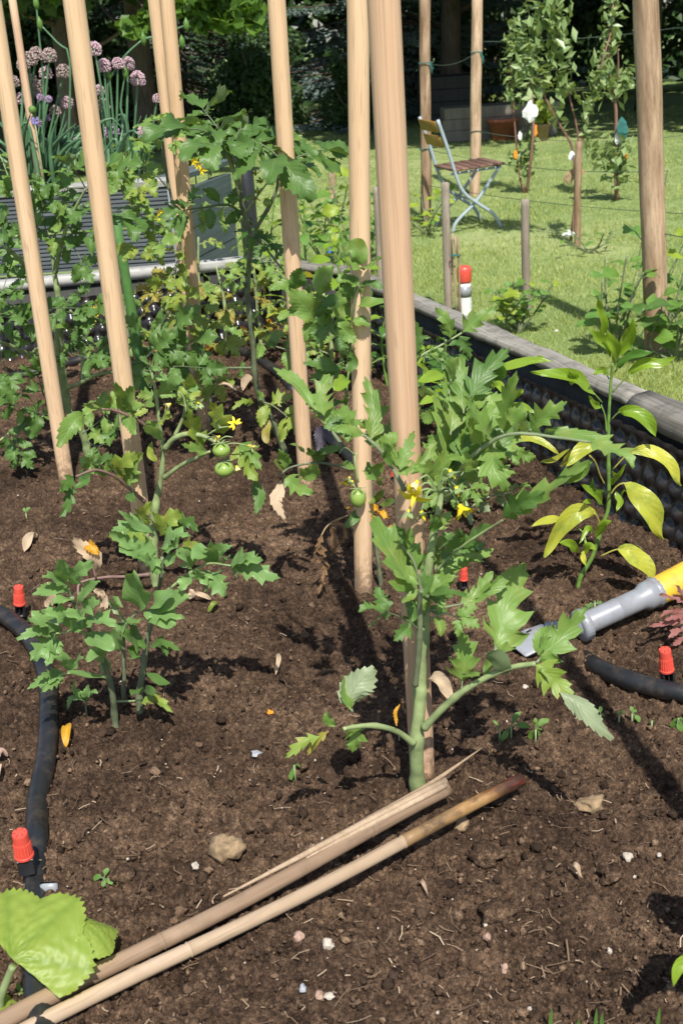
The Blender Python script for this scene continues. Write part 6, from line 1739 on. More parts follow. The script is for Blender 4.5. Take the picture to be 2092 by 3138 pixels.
# pepper behind with big glossy leaves
p = Plant('pepper_plant', 'pepper with long glossy yellow green leaves beside the liner, behind the biggest tomato', 'pepper plant', soil_at(1490, 1520), 'pepper plants in the bed')
p.stemc('E3', [(830, 1450), (840, 1300), (880, 1000), (930, 800), (960, 710)], [24, 22, 16, 12], 'stem_pep', foot=True)
p.stemc('E3', [(850, 1400), (900, 1330), (960, 1270)], [20, 12], 'stem_pep', name='leaf_stalk')
for pts, w_, f, mt_ in [([(960, 700), (1030, 640), (1200, 600), (1420, 590)], 95, (0, -.7, .8), 'pep'), ([(1240, 600), (1300, 570), (1370, 590)], 60, (0, -.6, .9), 'pep'), ([(560, 700), (450, 720), (330, 760)], 110, (0, -.9, .6), 'pep'), ([(580, 850), (470, 870), (340, 940)], 100, (0, -.8, .7), 'pep'),
                        ([(430, 680), (380, 640), (325, 610)], 60, (0, -.7, .8), 'pep'), ([(950, 760), (1000, 680), (960, 590)], 100, (0, -1, .4), 'pep_dark'), ([(930, 800), (990, 780), (1010, 850)], 90, (0, -1, .4), 'pep'), ([(1110, 900), (1160, 830), (1180, 850)], 60, (0, -1, .3), 'pep'),
                        ([(1010, 1240), (1200, 1190), (1330, 1240), (1470, 1340)], 100, (.2, -.9, .5), 'pep_yel'), ([(1310, 1400), (1420, 1380), (1560, 1290)], 50, (0, -.8, .7), 'pep_yel'), ([(1490, 1440), (1530, 1380), (1590, 1290)], 130, (0, -1, .5), 'pep_yel'), ([(740, 1440), (800, 1430), (880, 1530)], 90, (0, -.9, .5), 'pep'), ([(1040, 980), (1140, 950), (1280, 1010)], 80, (0, -.9, .5), 'pep'), ([(700, 1100), (690, 1180), (740, 1260)], 60, (0, -1, .3), 'pep')]:
    p.leaf('E3', pts, w_, -.01, -.05, kind='lance', face=f, mat=mt_, fold=.3)
# pepper at right with yellowing leaves
p = Plant('pepper_plant', 'tall bare stemmed pepper with drooping yellow lower leaves in front of the dimpled liner', 'pepper plant', soil_at(1765, 1790), 'pepper plants in the bed')
p.ws = 1.02
p.stemc('E4', [(650, 2680), (760, 2480), (850, 2200), (905, 2020), (905, 1600), (905, 1300), (925, 950), (935, 850), (940, 760)], [40, 40, 36, 34, 32, 30, 24, 20], 'stem_pep', .0, -.02, foot=True)
p.stemc('E4', [(890, 1370), (875, 1230), (840, 1130)], [16, 12], 'stem_pep', -.02, -.02, name='leaf_stalk')
for pts, w_, f, mt_, st in [([(865, 520), (850, 400), (825, 290), (815, 190)], 110, (.1, -1, .2), 'pep', 0), ([(915, 700), (870, 600), (800, 530), (710, 440)], 110, (.4, -1, .5), 'pep', 0), ([(970, 760), (960, 640), (910, 540), (885, 460)], 110, (-.2, -1, .3), 'pep', 0), ([(1000, 680), (1050, 580), (1100, 480), (1130, 350)], 130, (-.1, -1, .4), 'pep', 0),
                            ([(960, 840), (1040, 740), (1160, 690), (1310, 655)], 95, (0, -.8, .6), 'pep_dark', .12), ([(940, 1020), (1070, 880), (1200, 770), (1380, 750), (1515, 700)], 110, (0, -.9, .6), 'pep', .3), ([(850, 1110), (740, 990), (640, 900), (480, 870), (220, 830)], 150, (.1, -.8, .8), 'pep', .14), ([(560, 940), (600, 880), (560, 820)], 120, (.1, -.8, .6), 'pep', 0),
                            ([(910, 900), (870, 830), (820, 830), (780, 860)], 80, (0, -1, .5), 'pep', .2), ([(840, 1150), (770, 1120), (740, 1050)], 80, (.2, -1, .4), 'pep', 0), ([(930, 1260), (1010, 1190), (1130, 1190), (1240, 1270), (1325, 1415)], 150, (.2, -1, .6), 'pep', .2), ([(945, 1700), (1090, 1560), (1260, 1530), (1400, 1620), (1555, 1850)], 150, (.2, -1, .6), 'pep_yel', .25),
                            ([(920, 1930), (980, 1850), (1060, 1830), (1180, 1950), (1300, 2130), (1400, 2330)], 240, (.1, -1, .4), 'pep_yel', .22), ([(890, 1560), (850, 1490), (760, 1480), (640, 1560), (520, 1680)], 150, (0, -1, .5), 'pep_yel', .2), ([(870, 1830), (830, 1750), (790, 1640), (730, 1570)], 20, (0, -1, .5), 'pep_yel', .9),
                            ([(940, 1830), (980, 1760), (1060, 1660)], 60, (0, -1, .4), 'pep', 0), ([(930, 1840), (960, 1760), (940, 1720)], 50, (0, -1, .4), 'pep', 0), ([(860, 2020), (780, 1920), (660, 1830)], 90, (.2, -1, .5), 'pep', 0), ([(890, 1900), (770, 1880), (760, 1780)], 60, (0, -1, .4), 'pep_dark', 0), ([(970, 1900), (1000, 1990), (980, 2070)], 70, (0, -1, .3), 'pep', 0), ([(1010, 1960), (1040, 1890), (1070, 1900)], 20, (0, -1, .3), 'pep', 0), ([(760, 2000), (720, 1990), (670, 2000)], 50, (0, -1, .5), 'pep', 0)]:
    p.leaf('E4', pts, w_, -.02, -.05, kind='lance', face=f, mat=mt_, fold=.55 if 'yel' not in mt_ else .3, stalk=st, ripple=.3)
for pts, w_, f, mt_, st in [([(1190, 170), (1160, 110), (1080, 105), (1000, 190), (930, 312)], 105, (.1, -1, .5), 'pep_yel', .2), ([(1010, 140), (950, 140), (870, 168)], 50, (0, -.8, .8), 'pep_yel', 0), ([(1190, 305), (1270, 275), (1340, 300), (1440, 420)], 110, (.3, -1, .5), 'pep_yel', .25), ([(1170, 220), (1200, 160), (1240, 145)], 50, (0, -1, .5), 'pep', 0), ([(1090, 290), (1050, 250), (1000, 245)], 50, (0, -.9, .6), 'pep', 0), ([(1110, 290), (1140, 260), (1170, 280)], 50, (0, -.9, .6), 'pep', 0), ([(1110, 280), (1110, 320), (1120, 350)], 30, (0, -1, .4), 'pep_yel', 0), ([(1060, 160), (1110, 200), (1120, 250)], 16, (0, -1, .4), 'pep', .8), ([(1150, 200), (1130, 180), (1090, 250)], 30, (0, -1, .4), 'pep', 0)]:
    p.leaf('C6', pts, w_, -.02, -.05, kind='lance', face=f, mat=mt_, fold=.35, stalk=st)
# red leaved plant at right edge
p = Plant('red_lettuce', 'small plant with reddish lobed leaves at the right picture edge', 'lettuce', soil_at(2125, 1960), None)
p.ws = .72
for pts, w_ in [([(1600, 580), (1520, 610), (1410, 630)], 50), ([(1600, 570), (1550, 580), (1480, 600)], 60), ([(1600, 640), (1540, 650), (1500, 690)], 70), ([(1600, 500), (1530, 500), (1460, 480)], 70), ([(1600, 560), (1500, 560), (1455, 590)], 40), ([(1600, 660), (1560, 690), (1520, 720)], 60), ([(1610, 520), (1560, 470), (1530, 440)], 60)]:
    p.leaf('C6', pts, w_, .0, -.03, kind='lobe', mat='red_leaf', face=(0, -.7, .8), ripple=.25)
p.stemc('C6', [(1600, 600), (1560, 590), (1500, 600)], [8, 6], 'stem_pur', .0, -.02, name='leaf_stalk')

# ------------------------------------------------------------------ cucumber at the lower left
p = Plant('cucumber_plant', 'cucumber plant with a large bright five lobed leaf in the lower left corner', 'cucumber plant', soil_at(-70, 3180), None)
p.D = soil_at(20, 3000)[1] - .045
p.stemc('C7', [(-80, 1400), (-20, 1240), (10, 1120), (60, 990)], [44, 40, 34], 'stem', .0, .0, name='leaf_stalk')


def palmate(p, c, base, tip, rpx, face, dd, mat, cup=.18, lob=.13, sweep=2.3):
    b = p.pt(c, base, dd[0]); t = p.pt(c, tip, dd[1])
    ax = norm(t - b); n_ = norm(np.array(face, float) - ax * np.dot(face, ax)); sd_ = np.cross(ax, n_)
    R0 = rpx * CROPS[c][2] * mpp(b)
    nr_, na = 14, 100
    V = [b]; uv = [(.5, 0)]
    for k in range(1, nr_ + 1):
        f = k / nr_
        for q in range(na):
            a = -sweep + 2 * sweep * q / (na - 1)
            lb = 1 - lob * (2 * abs(((a / .95) + .5) % 1 - .5)) ** 1.4
            R1 = R0 * (.62 + .38 * cos(a * .5) ** 2) * lb
            if k == nr_: R1 *= 1 + .035 * ((q * 1.0 % 3) / 2 - .5) + .012 * math.sin(q * 2.3)
            x_, y_ = R1 * f * cos(a), R1 * f * sin(a)
            vein = -.022 * R0 * math.exp(-((((a / .95) + .5) % 1 - .5) * .95 * f * 9) ** 2)
            pk = .018 * R0 * math.sin(f * 26 + abs(a) * 3) * math.sin(a * 16) * (f > .1)
            z_ = vein + pk - cup * R0 * f * f * (.5 + .5 * abs(sin(a))) + .05 * R0 * f * math.sin(a * 3)
            V.append(b + ax * x_ + sd_ * y_ + n_ * z_)
            uv.append((.5 + .48 * f * (((a / .95) + .5) % 1 - .5), f))
    F3 = np.array([[0, 1 + q + 1, 1 + q] for q in range(na - 1)])
    F4 = np.array([[1 + (k - 1) * na + q, 1 + (k - 1) * na + q + 1, 1 + k * na + q + 1, 1 + k * na + q] for k in range(1, nr_) for q in range(na - 1)])
    mb = MB(); mb.add(np.array(V), [F3, F4], np.array(uv))
    return mb.build('leaf', MT[mat], p.root)


palmate(p, 'C7', (50, 950), (310, 705), 410, (-.2, -.72, .85), (0, .05), 'cuc', .16, .18, 1.45)
palmate(p, 'C7', (385, 790), (630, 775), 190, (-.1, -.1, 1), (.04, .07), 'cuc', .45)
palmate(p, 'C7', (-70, 1270), (130, 1190), 270, (-.2, -.6, .8), (-.03, .0), 'cuc', .2)
p.leaf('C7', [(110, 1150), (95, 1110), (82, 1065)], 34, .02, .03, kind='oval', mat='weed', face=(0, -1, .4))

# plant just outside lower right: one leaf tip hangs in
p = Plant('pepper_plant', 'leaf tip of a plant standing outside the lower right picture edge', 'pepper plant', soil_at(2400, 3230), None)
p.stem([p.foot - [0, 0, .03], p.foot + [0.0, 0, .12], p.foot + [.01, -.03, .24]], [.005, .003], 'stem_pep')
p.leaf('C8', [(1680, 960), (1600, 960), (1550, 1000), (1522, 1085)], 90, .0, -.02, kind='lance', mat='pep', face=(-.3, -.8, .6))
for k in range(7):
    a = k * 2.4
    q = p.foot + [0, -.02, .10 + .02 * k]
    mb = MB(); V, F, uv = strip(arc(q, [cos(a), sin(a), .4], .10, [0, 0, 1], .9), .028, [0, 0, 1.0], 'lance'); mb.add(V, F, uv); mb.build('leaf', MT['pep'], p.root)

# ------------------------------------------------------------------ watering hoses
def hose(pts, r, label, sink=.2, seg=60):
    P = []
    for q in pts:
        s = surf(q[0], q[1], r * (1 - sink * 2) + (q[2] if len(q) > 2 else 0)); P.append(s)
    o = MB().tube(spline(P, seg), r, 14).build('hose', MT['hose'])
    return set_props(o, label, 'hose', 'black drip hoses')


HR = .0135
hose([(-60, 1860, .01), (20, 1890, .01), (95, 1960, .006), (142, 2070, .0), (150, 2200, 0), (140, 2330, -.004), (118, 2440, -.008), (112, 2560, -.006), (110, 2640, -.016), (108, 2780, -.016), (105, 2900, -.006), (118, 3060, 0), (135, 3200, 0)], HR, 'black drip hose running down the left side of the bed, partly buried', .15, 110)
hose([(1770, 2005, -.034), (1830, 2045, -.010), (1900, 2075, .002), (2000, 2105, .003), (2092, 2125, .003), (2200, 2150, .0)], HR, 'black drip hose emerging from the soil at the right edge', .15, 50)
hose([(640, 1040, .0), (700, 1060, .0), (790, 1100, .0), (860, 1150, .0), (900, 1200, -.01)], HR, 'black drip hose among the plants behind the light stakes', .2, 40)
hose([(40, 1155, -.005), (110, 1140, 0), (220, 1110, .0), (310, 1090, .0), (400, 1080, -.005)], HR, 'black drip hose at the far left behind the pale forked tomato stem', .2, 40)
hose([(1000, 1340, 0), (1060, 1390, .004), (1100, 1450, 0)], HR * .8, 'short piece of black hose behind the upright stakes', .2, 20)


def dripper(xb, yb, capw, caph, tilt, label, hollow=True, yaw=.2):
    """xb, yb: pixel of the foot of the black bracket"""
    b = surf(xb, yb, .012 if capw > 30 else .004); s = mpp(b)
    t = empty('drip_emitter', b, label, 'drip emitter', 'red drip emitters')
    up = norm(np.array([tilt, -.05, 1.0])); sx = norm(np.array([cos(yaw), sin(yaw), 0]) - up * np.dot([cos(yaw), sin(yaw), 0], up)); sy = np.cross(up, sx)
    R = np.stack([sx, sy, up], 1)
    wb = capw * .80 * s; hb = caph * .62 * s
    mb = MB()
    c0 = b + up * hb * .45
    if hollow:
        th = wb * .16
        for dx, dz, ww, hh in ((-wb / 2 + th / 2, 0, th, hb), (wb / 2 - th / 2, 0, th, hb), (0, hb / 2 - th / 2, wb - 2 * th, th), (0, -hb / 2 + th / 2, wb - 2 * th, th), (0, 0, th * .7, hb - 2 * th)):
            mb.box(c0 + sx * dx + up * dz, (ww, wb * .62, hh), R, th * .18)
        mb.box(c0 + sy * wb * .22, (wb * .7, wb * .14, hb * .8), R, .0005)
    else:
        mb.box(c0, (wb, wb * .9, hb), R, wb * .06)
        mb.box(c0 + up * hb * .52, (wb * 1.08, wb * .98, hb * .12), R, wb * .03)
    mb.lathe([(wb * .3, 0), (wb * .3, hb * .2)], 12, c0 + up * hb * .48, R)
    mb.build('bracket', MT['blk_pl'], t, smooth=False)
    r = capw / 2 * s; H = caph * s
    q = c0 + up * hb * .56
    mb = MB()
    mb.lathe([(r * .94, 0), (r, H * .02), (r, H * .10), (r * .95, H * .12)], 32, q, R)
    mb.lathe([(r * .95, H * .12), (r * .90, H * .58), (r * .84, H * .64)], 40, q, R, groove=.07)
    mb.lathe([(r * .82, H * .64), (r * .80, H * .94), (r * .74, H), (r * .2, H * 1.005)], 24, q, R)
    cap = mb.build('cap', MT['red_pl'], t, smooth=False)
    mb = MB()
    for k in range(6):
        a = 2 * pi * k / 6
        d = sx * cos(a) + sy * sin(a)
        mb.box(q + up * H * .995 + d * r * .55, (r * .34, r * .09, H * .03), np.stack([d, np.cross(up, d), up], 1))
    mb.build('notches', MT['bamboo_red'], cap, base=root_loc(t))
    return t


dripper(85, 2668, 60, 92, .02, 'red capped drip emitter on a plain black block, nearest on the left hose', False, .25)
dripper(63, 1885, 37, 62, .13, 'red capped drip emitter on an open black bracket beside the left hose bend', True, .1)
dripper(2045, 2095, 46, 78, -.14, 'red capped drip emitter on an open black bracket over the right hose', True, .2)
dripper(1420, 1800, 26, 42, .02, 'red drip emitter half hidden behind the biggest tomato leaves', True)
dripper(748, 1042, 22, 26, 0, 'small red drip emitter far back beside the bare tall tomato stem', True)
dripper(1206, 1470, 18, 22, 0, 'tiny red drip emitter behind the thick reddish stake', True)

# grey scoop hidden under the cucumber leaf
q = soil_at(150, 2720); s = mpp(q)
set_props(MB().box(q + [0, 0, -.003], (56 * s, 26 * s, .02), None, .003).build('grey_block', MT['grey_pl']), 'grey plastic block peeping out behind the cucumber leaf', 'plastic block')

# ------------------------------------------------------------------ grey sprinkler wand on yellow connector
a0 = surf(1800, 1908, .030)
a1 = surf(1998, 1818, .036)
W_ = empty('sprinkler', (a0 + a1) / 2 - [0, 0, .03], 'grey plastic sprinkler wand with a scooped end and yellow connector lying on the soil', 'sprinkler')
ax = norm(a1 - a0); sx = norm(np.cross(ax, ez)); up = np.cross(sx, ax)
L_ = np.linalg.norm(a1 - a0)
R = np.stack([sx, up, ax], 1)
r = .0172
MB().lathe([(r * .72, -.02), (r, -.012), (r, L_ * .42), (r * 1.03, L_ * .425), (r * 1.03, L_ * .44), (r, L_ * .445), (r, L_ * .80), (r * 1.28, L_ * .88), (r * 1.3, L_ * 1.0), (r * 1.1, L_ * 1.02)], 28, a0, R).build('tube', MT['grey_pl'], W_)
MB().lathe([(r * 1.05, -.022), (r * 1.45, -.020), (r * 1.45, -.008), (r * 1.05, -.006)], 48, a0 + ax * .004, R, groove=.08).build('ring', MT['grey_pl'], W_)
MB().lathe([(r * 1.28, 0), (r * 1.42, .003), (r * 1.42, .010), (r * 1.28, .012)], 30, a0 + ax * L_ * .98, R, groove=.1).build('clip_ring', MT['grey_pl'], W_)
e = a0 + ax * (L_ * 1.0)
MB().tube(spline([e, e + ax * .05, e + ax * .11 + [0, 0, -.004], e + ax * .19 + [.02, 0, -.012]], 16), [.021, .026, .026, .024], 24).build('connector', MT['yel_pl'], W_)
# neck and scoop
n0 = a0 - ax * .018
sc0 = surf(1672, 1928, .022)
MB().tube(spline([n0, n0 * .45 + sc0 * .55 + [0, 0, .002], sc0], 10), [.012, .0095, .011], 14).build('neck', MT['grey_pl'], W_)
tip = surf(1572, 1985, .008)
d = norm(tip - sc0); sd2 = norm(np.cross(d, ez)); u2 = np.cross(sd2, d)
Ls = np.linalg.norm(tip - sc0)
V, uv = [], []
nn_, mm_ = 16, 15
for k in range(nn_):
    f = k / (nn_ - 1)
    hw = .018 + .014 * min(1, f * 2.5) - .004 * f * f
    for j in range(mm_):
        g_ = j / (mm_ - 1) * 2 - 1
        V.append(sc0 + d * (Ls * f * (1 - .06 * g_ * g_)) + sd2 * (g_ * hw) + u2 * (.012 * (1 - abs(g_) ** 2.5) * (1 - .5 * f) - .004))
i = np.array([[k * mm_ + j, k * mm_ + j + 1, (k + 1) * mm_ + j + 1, (k + 1) * mm_ + j] for k in range(nn_ - 1) for j in range(mm_ - 1) if not (k in (5, 6) and j in (9, 10))])
o = MB().add(np.array(V), i).build('scoop', MT['grey_pl'], W_)
sm = o.modifiers.new('thick', 'SOLIDIFY'); sm.thickness = .003
bv = o.modifiers.new('round', 'SUBSURF'); bv.levels = 1; bv.render_levels = 1

# ------------------------------------------------------------------ bamboo canes lying in front
def cane(pts, rpx, mats, label, cuts, name='bamboo_cane', lift=(0, 0)):
    P = []
    for k, q in enumerate(pts):
        s = soil_at(*q); r = rpx * mpp(s); f = k / (len(pts) - 1)
        P.append(surf(q[0], q[1], r + .007 + lift[0] * (1 - f) + lift[1] * f))
    P = np.array(P)
    a, b = P[0], P[-1]
    L = np.linalg.norm(b - a)
    t = empty(name, a, label, 'bamboo cane', 'bamboo canes lying on the soil')
    q = Vector(b - a).to_track_quat('Z', 'Y')
    r0, r1_ = rpx * mpp(a), rpx * mpp(b)
    edges = [0] + list(cuts) + [1]
    for k, mname in enumerate(mats):
        f0, f1 = edges[k], edges[k + 1]
        zs = np.linspace(f0 * L, f1 * L, 14)
        prof = []
        rr = r0
        for z in zs: prof.append((rr, z))
        if k < len(mats) - 1:
            prof = prof[:-1] + [(rr, f1 * L - .006), (rr * .94, f1 * L - .003), (rr * 1.10, f1 * L - .0005), (rr * 1.02, f1 * L + .0005)]
        mb = MB(); mb.lathe(prof, 20)
        V = np.concatenate(mb.V)
        # slight natural bow and out of round
        bow = .0035 * np.sin(V[:, 2] / L * pi * 2.3 + 1); V[:, 0] += bow
        V[:, :2] *= (1 + .05 * np.sin(np.arctan2(V[:, 1], V[:, 0]) * 2 + V[:, 2] * 9))[:, None]
        me = mk_mesh('culm', V, mb.F); me.materials.append(MT[mname])
        o = bpy.data.objects.new('culm', me); COL.objects.link(o); o.parent = t
        o.rotation_mode = 'QUATERNION'; o.rotation_quaternion = q
    return t, a, b, r0


t1, a, b, rr = cane([(-80, 3185), (545, 2850), (1375, 2420)], 29, ['bamboo', 'bamboo', 'bamboo'], 'greyish brown bamboo cane with a splintered far end, upper of the two lying canes', (.34, .80), lift=(.004, .012))
# pale splinters at its broken end
dv = norm(b - a)
for off, l0_, l1_, w_, m_ in ((.010, -.30, .0, .010, 'bamboo_pale'), (.004, -.20, -.005, .008, 'bamboo_pale')):
    P0 = b + dv * l0_ + ez * (rr * .98) + np.cross(dv, ez) * -(off - .004); P1 = b + dv * l1_ + ez * (rr * 1.0) - np.cross(dv, ez) * (off - .004)
    MB().tube(spline([P0, (P0 + P1) / 2, P1], 8), [.001, w_ * .45, w_ * .5], 8).build('splinter', MT[m_], t1)
c0, c1, c2_ = surf(1000, 2580, .032), surf(1270, 2432, .036), surf(1476, 2292, .028)
o = MB().tube(spline([c0, c1, c2_], 24), [.0012, .0042, .004, .0022, .0006], 7).build('splinter', MT['bamboo_pale'], t1)
def m_sheath(L):
    m, nt, out = newmat('cane_sheath')
    tc = N(nt, 'ShaderNodeTexCoord'); sp = N(nt, 'ShaderNodeSeparateXYZ'); nt.links.new(tc.outputs['Object'], sp.inputs[0])
    n = noise(nt, 1.0, 4, .65, mapscale=(90, 90, 22)); n2 = noise(nt, 55, 3)
    f = math_(nt, 'DIVIDE', sp.outputs[2], L)
    f = math_(nt, 'ADD', f, math_(nt, 'MULTIPLY_ADD', n, .22, -.11))
    c = ramp(nt, [(.70, (.26, .16, .075)), (.76, (.16, .10, .05)), (.83, (.34, .20, .08)), (.88, (.16, .075, .028)), (.93, (.045, .018, .012)), (.97, (.17, .035, .02)), (1.0, (.33, .075, .04))], f).outputs[0]
    c = mix(nt, math_(nt, 'MULTIPLY', ramp(nt, [(.52, (0, 0, 0)), (.62, (1, 1, 1))], n2).outputs[0], .5), c, (.05, .03, .02))
    pbr(nt, out, c, .5, n, .3, .001, .4)
    return m


MT['sheath'] = m_sheath(float(np.linalg.norm(soil_at(1603, 2392) - soil_at(70, 3170))))
t2, a, b, rr = cane([(70, 3170), (507, 2945), (1180, 2612), (1603, 2392)], 25, ['bamboo_pale', 'bamboo_pale', 'sheath'], 'pale bamboo cane with a dark sheath and red tip, lower of the two lying canes', (.285, .715), lift=(.002, .016))

# ------------------------------------------------------------------ stones, clods and scraps
def stone(x, y, wpx, hpx, mat, label, cat='pebble', name='pebble', seed=1, group=None, rough=.6, sink=.3):
    p = soil_at(x, y); s = mpp(p)
    V0, F0 = ico(3 if wpx > 40 else 2)
    rg = np.random.default_rng(seed)
    dsp = 1 + rough * np.array([float(fbm(np.array([v[0] * 2 + seed]), np.array([v[1] * 2 + v[2] * 2.3]), seed, 3)[0]) for v in V0])
    V = V0 * dsp[:, None] * np.array([wpx / 2 * s, (wpx + hpx) / 4 * s, hpx / 2 * s * 1.05])
    p = surf(x, y, hpx / 2 * s * (1 - sink) + .001)
    return set_props(MB().add(V + p, F0).build(name, MT['soil' if mat == 'clod' else mat], smooth=(wpx > 40), base=p), label, cat, group)


stone(697, 2600, 92, 86, 'stone', 'rough tan brown stone, largest on the soil, left of the bamboo canes', 'stone', 'stone', 3, rough=.6)
stone(600, 2655, 26, 24, 'peb_white', 'small flat pale chip left of the brown stone', seed=4)
stone(1004, 2895, 34, 36, 'peb_white', 'bent whitish chip below the canes, middle bottom', 'chip', 'plastic_scrap', seed=5)
stone(916, 2870, 34, 30, 'peb_pink', 'pinkish pebble left of the bent whitish chip', seed=6)
stone(1920, 2624, 30, 28, 'peb_white', 'white pebble in the open soil at right', seed=7)
stone(2018, 2620, 14, 12, 'peb_white', 'tiny white pebble right of the white one', seed=8)
stone(1492, 2872, 26, 26, 'peb_pink', 'rounded pink pebble under a white grain, lower right', seed=9)
stone(1487, 2834, 14, 14, 'peb_white', 'white grain just above the rounded pink pebble', seed=10)
stone(1544, 2966, 24, 32, 'peb_pink', 'flat pink chip, lower of the two pink stones at lower right', seed=11)
stone(1601, 2960, 18, 32, 'stone', 'brown upright chip beside the flat pink chip', seed=12)
stone(1866, 2915, 16, 26, 'peb_white', 'white oval grain in the soil far lower right', seed=13)
stone(978, 3050, 26, 36, 'peb_pink', 'flesh coloured pebble at the bottom centre', seed=14)
stone(1008, 3052, 36, 16, 'peb_white', 'white knobbly crumb touching the flesh coloured pebble', seed=15)
stone(1622, 3092, 14, 18, 'peb_white', 'white grain at the bottom edge right of centre', seed=16)
stone(928, 3030, 26, 30, 'peb_grey', 'grey pebble left of the flesh coloured pebble', seed=17)
stone(785, 2310, 34, 20, 'peb_grey', 'grey flat stone on the soil left of the drooping leaf tip', seed=18)
stone(925, 2345, 44, 40, 'clod', 'dark lump under the left drooping leaf of the biggest tomato', 'clod', 'clod', 19, rough=.7)
stone(375, 2680, 66, 58, 'clod', 'dark crumbly clod beside the little three leaved weed', 'clod', 'clod', 20, rough=.7, sink=.5)
stone(827, 2183, 20, 16, 'orange_pl', 'small yellow scrap on the open soil in the middle', 'scrap', 'leaf_scrap', seed=21)
stone(1870, 2680, 70, 60, 'clod', 'dark clod with a hollow beside it in the right foreground', 'clod', 'clod', 22, rough=.8, sink=.4)
stone(1520, 2790, 120, 60, 'clod', 'wide flat dark clod in the lower right soil', 'clod', 'clod', 24, rough=.7, sink=.6)
stone(1490, 2620, 90, 66, 'clod', 'dark rounded clod right of the cane tips', 'clod', 'clod', 25, rough=.7, sink=.55)
stone(1415, 2520, 60, 34, 'stone', 'loose brown lump just below the red cane tip', 'clod', 'clod', 26, rough=.8, sink=.5)
stone(1810, 2460, 86, 40, 'stone', 'flattened tan fibrous lump right of the red cane tip', 'clod', 'clod', 23, rough=.9, sink=.45)
stone(390, 2960, 80, 50, 'clod', 'dark clod touching the upper cane near the cucumber leaf', 'clod', 'clod', 27, rough=.7, sink=.55)
stone(2000, 2120, 12, 12, 'peb_white', 'white speck by the right hose', seed=28)
stone(1608, 2105, 20, 14, 'peb_white', 'whitish chip behind the drooping right leaf of the biggest tomato', seed=29)
stone(115, 1297, 26, 20, 'peb_grey', 'shiny grey scrap on the soil left of the furthest left stake', 'scrap', 'plastic_scrap', seed=30)


def scrap(pts, wpx, mat, label, lift=.006, kind='lance'):
    P = np.array([soil_at(*q) + [0, 0, lift + (.012 if k % 2 else 0)] for k, q in enumerate(pts)])
    mb = MB(); V, F, uv = strip(P, wpx / 2 * mpp(P[0]), norm(np.array([.1, -.5, 1])), kind, .6, .3); mb.add(V, F, uv)
    return set_props(mb.build('dry_leaf', MT[mat], base=P[0]), label, 'dry leaf')


scrap([(78, 1700), (95, 1670), (118, 1650)], 36, 'dry_pale', 'dry pale leaf on the soil at the left edge above the upper red emitter')
scrap([(845, 2080), (858, 2050), (850, 2015)], 18, 'dry_pale', 'thin curled pale husk standing on the open soil')
scrap([(640, 1885), (660, 1880), (675, 1865)], 22, 'tom_pale', 'greenish dry leaflet on the soil right of the young tomatoes')
scrap([(205, 2300), (212, 2260), (198, 2240)], 34, 'orange', 'orange brown dead leaf beside the left hose')
scrap([(-10, 2340), (12, 2335), (25, 2330)], 26, 'peb_pink', 'pink dead leaf at the left picture edge')
scrap([(-5, 2410), (5, 2380), (6, 2360)], 20, 'dry_pale', 'dry twig bit at the left picture edge')
scrap([(1745, 2680), (1760, 2695), (1785, 2705)], 22, 'bamboo_pale', 'straw coloured splinter in the right foreground')
scrap([(1275, 2725), (1295, 2745), (1315, 2765)], 14, 'bamboo', 'thin brown twig piece below the cane')
scrap([(640, 1195), (700, 1198), (730, 1205)], 20, 'dry_pale', 'dry pale stalks on the soil behind the paired stakes')
scrap([(745, 1200), (760, 1180), (750, 1160)], 40, 'dry_pale', 'papery pale leaf beside the bare tall stem')
scrap([(800, 1000), (820, 1010), (830, 1030)], 34, 'orange', 'orange dead leaf at the back behind the bare tall stem')
scrap([(520, 960), (540, 945), (550, 950)], 56, 'orange', 'bright orange yellow leaf at the back, upper of two')
scrap([(440, 1000), (480, 995), (525, 985)], 36, 'orange', 'bright orange yellow leaf at the back, lower of two')
scrap([(640, 1090), (640, 1070), (645, 1050)], 24, 'orange', 'orange leaf against the foot of the paired stakes')

# ------------------------------------------------------------------ weeds and seedlings in the soil
def weed(x, y, leaves, label, mat='weed', name='weed_seedling', wr=.3, h=.02, kind='oval'):
    """leaves: list of (dx, dy) tip offsets in pixels"""
    f = soil_at(x, y); s = mpp(f)
    t = empty(name, f, label, 'weed', None)
    c = f + [0, 0, h]
    MB().tube(np.array([f - [0, 0, .01], c]), .0014, 6).build('stem', MT['stem'], t)
    for dx, dy in leaves:
        e = atd(x + dx, y + dy, f[1] - .006 * (1 if dy > 0 else -1))
        L = np.linalg.norm(e - c)
        mb = MB(); P = spline([c, (c + e) / 2 + [0, 0, L * .12], e], 14)
        mb.tube(P[:6], .0009, 5)
        V, F, uv = strip(P[3:], L * wr, norm(np.array([0, -.6, 1])), kind, .2, .05); mb.add(V, F, uv)
        mb.build('leaf', MT[mat], t)


weed(322, 2705, [(-36, -14), (10, -46), (24, 4), (-6, 14), (-2, -20)], 'little weed with oval leaves beside the dark clod on the left', h=.006)
weed(1530, 2270, [(-20, -62), (-4, -30)], 'two narrow seed leaves, leftmost sprout right of the cane tips', wr=.18)
weed(1565, 2265, [(30, -86), (12, -60), (60, -36), (-30, 10)], 'reddish stemmed sprout between the two others right of the cane tips', wr=.2, kind='lance')
weed(1640, 2275, [(0, -75), (40, -72), (20, -40), (-20, -10), (14, -20)], 'dark green sprout, rightmost of the three near the drooping leaf', mat='bush', wr=.24)
weed(1895, 2215, [(-10, -34), (16, -36), (2, -14)], 'round leaved seedling near the right hose, left one', h=.012)
weed(1935, 2210, [(-4, -46), (14, -34), (24, 2)], 'round leaved seedling near the right hose, middle one', h=.012)
weed(2075, 2240, [(-10, -22), (14, -24), (8, 4), (-14, -6)], 'small clover like seedling at the right picture edge')
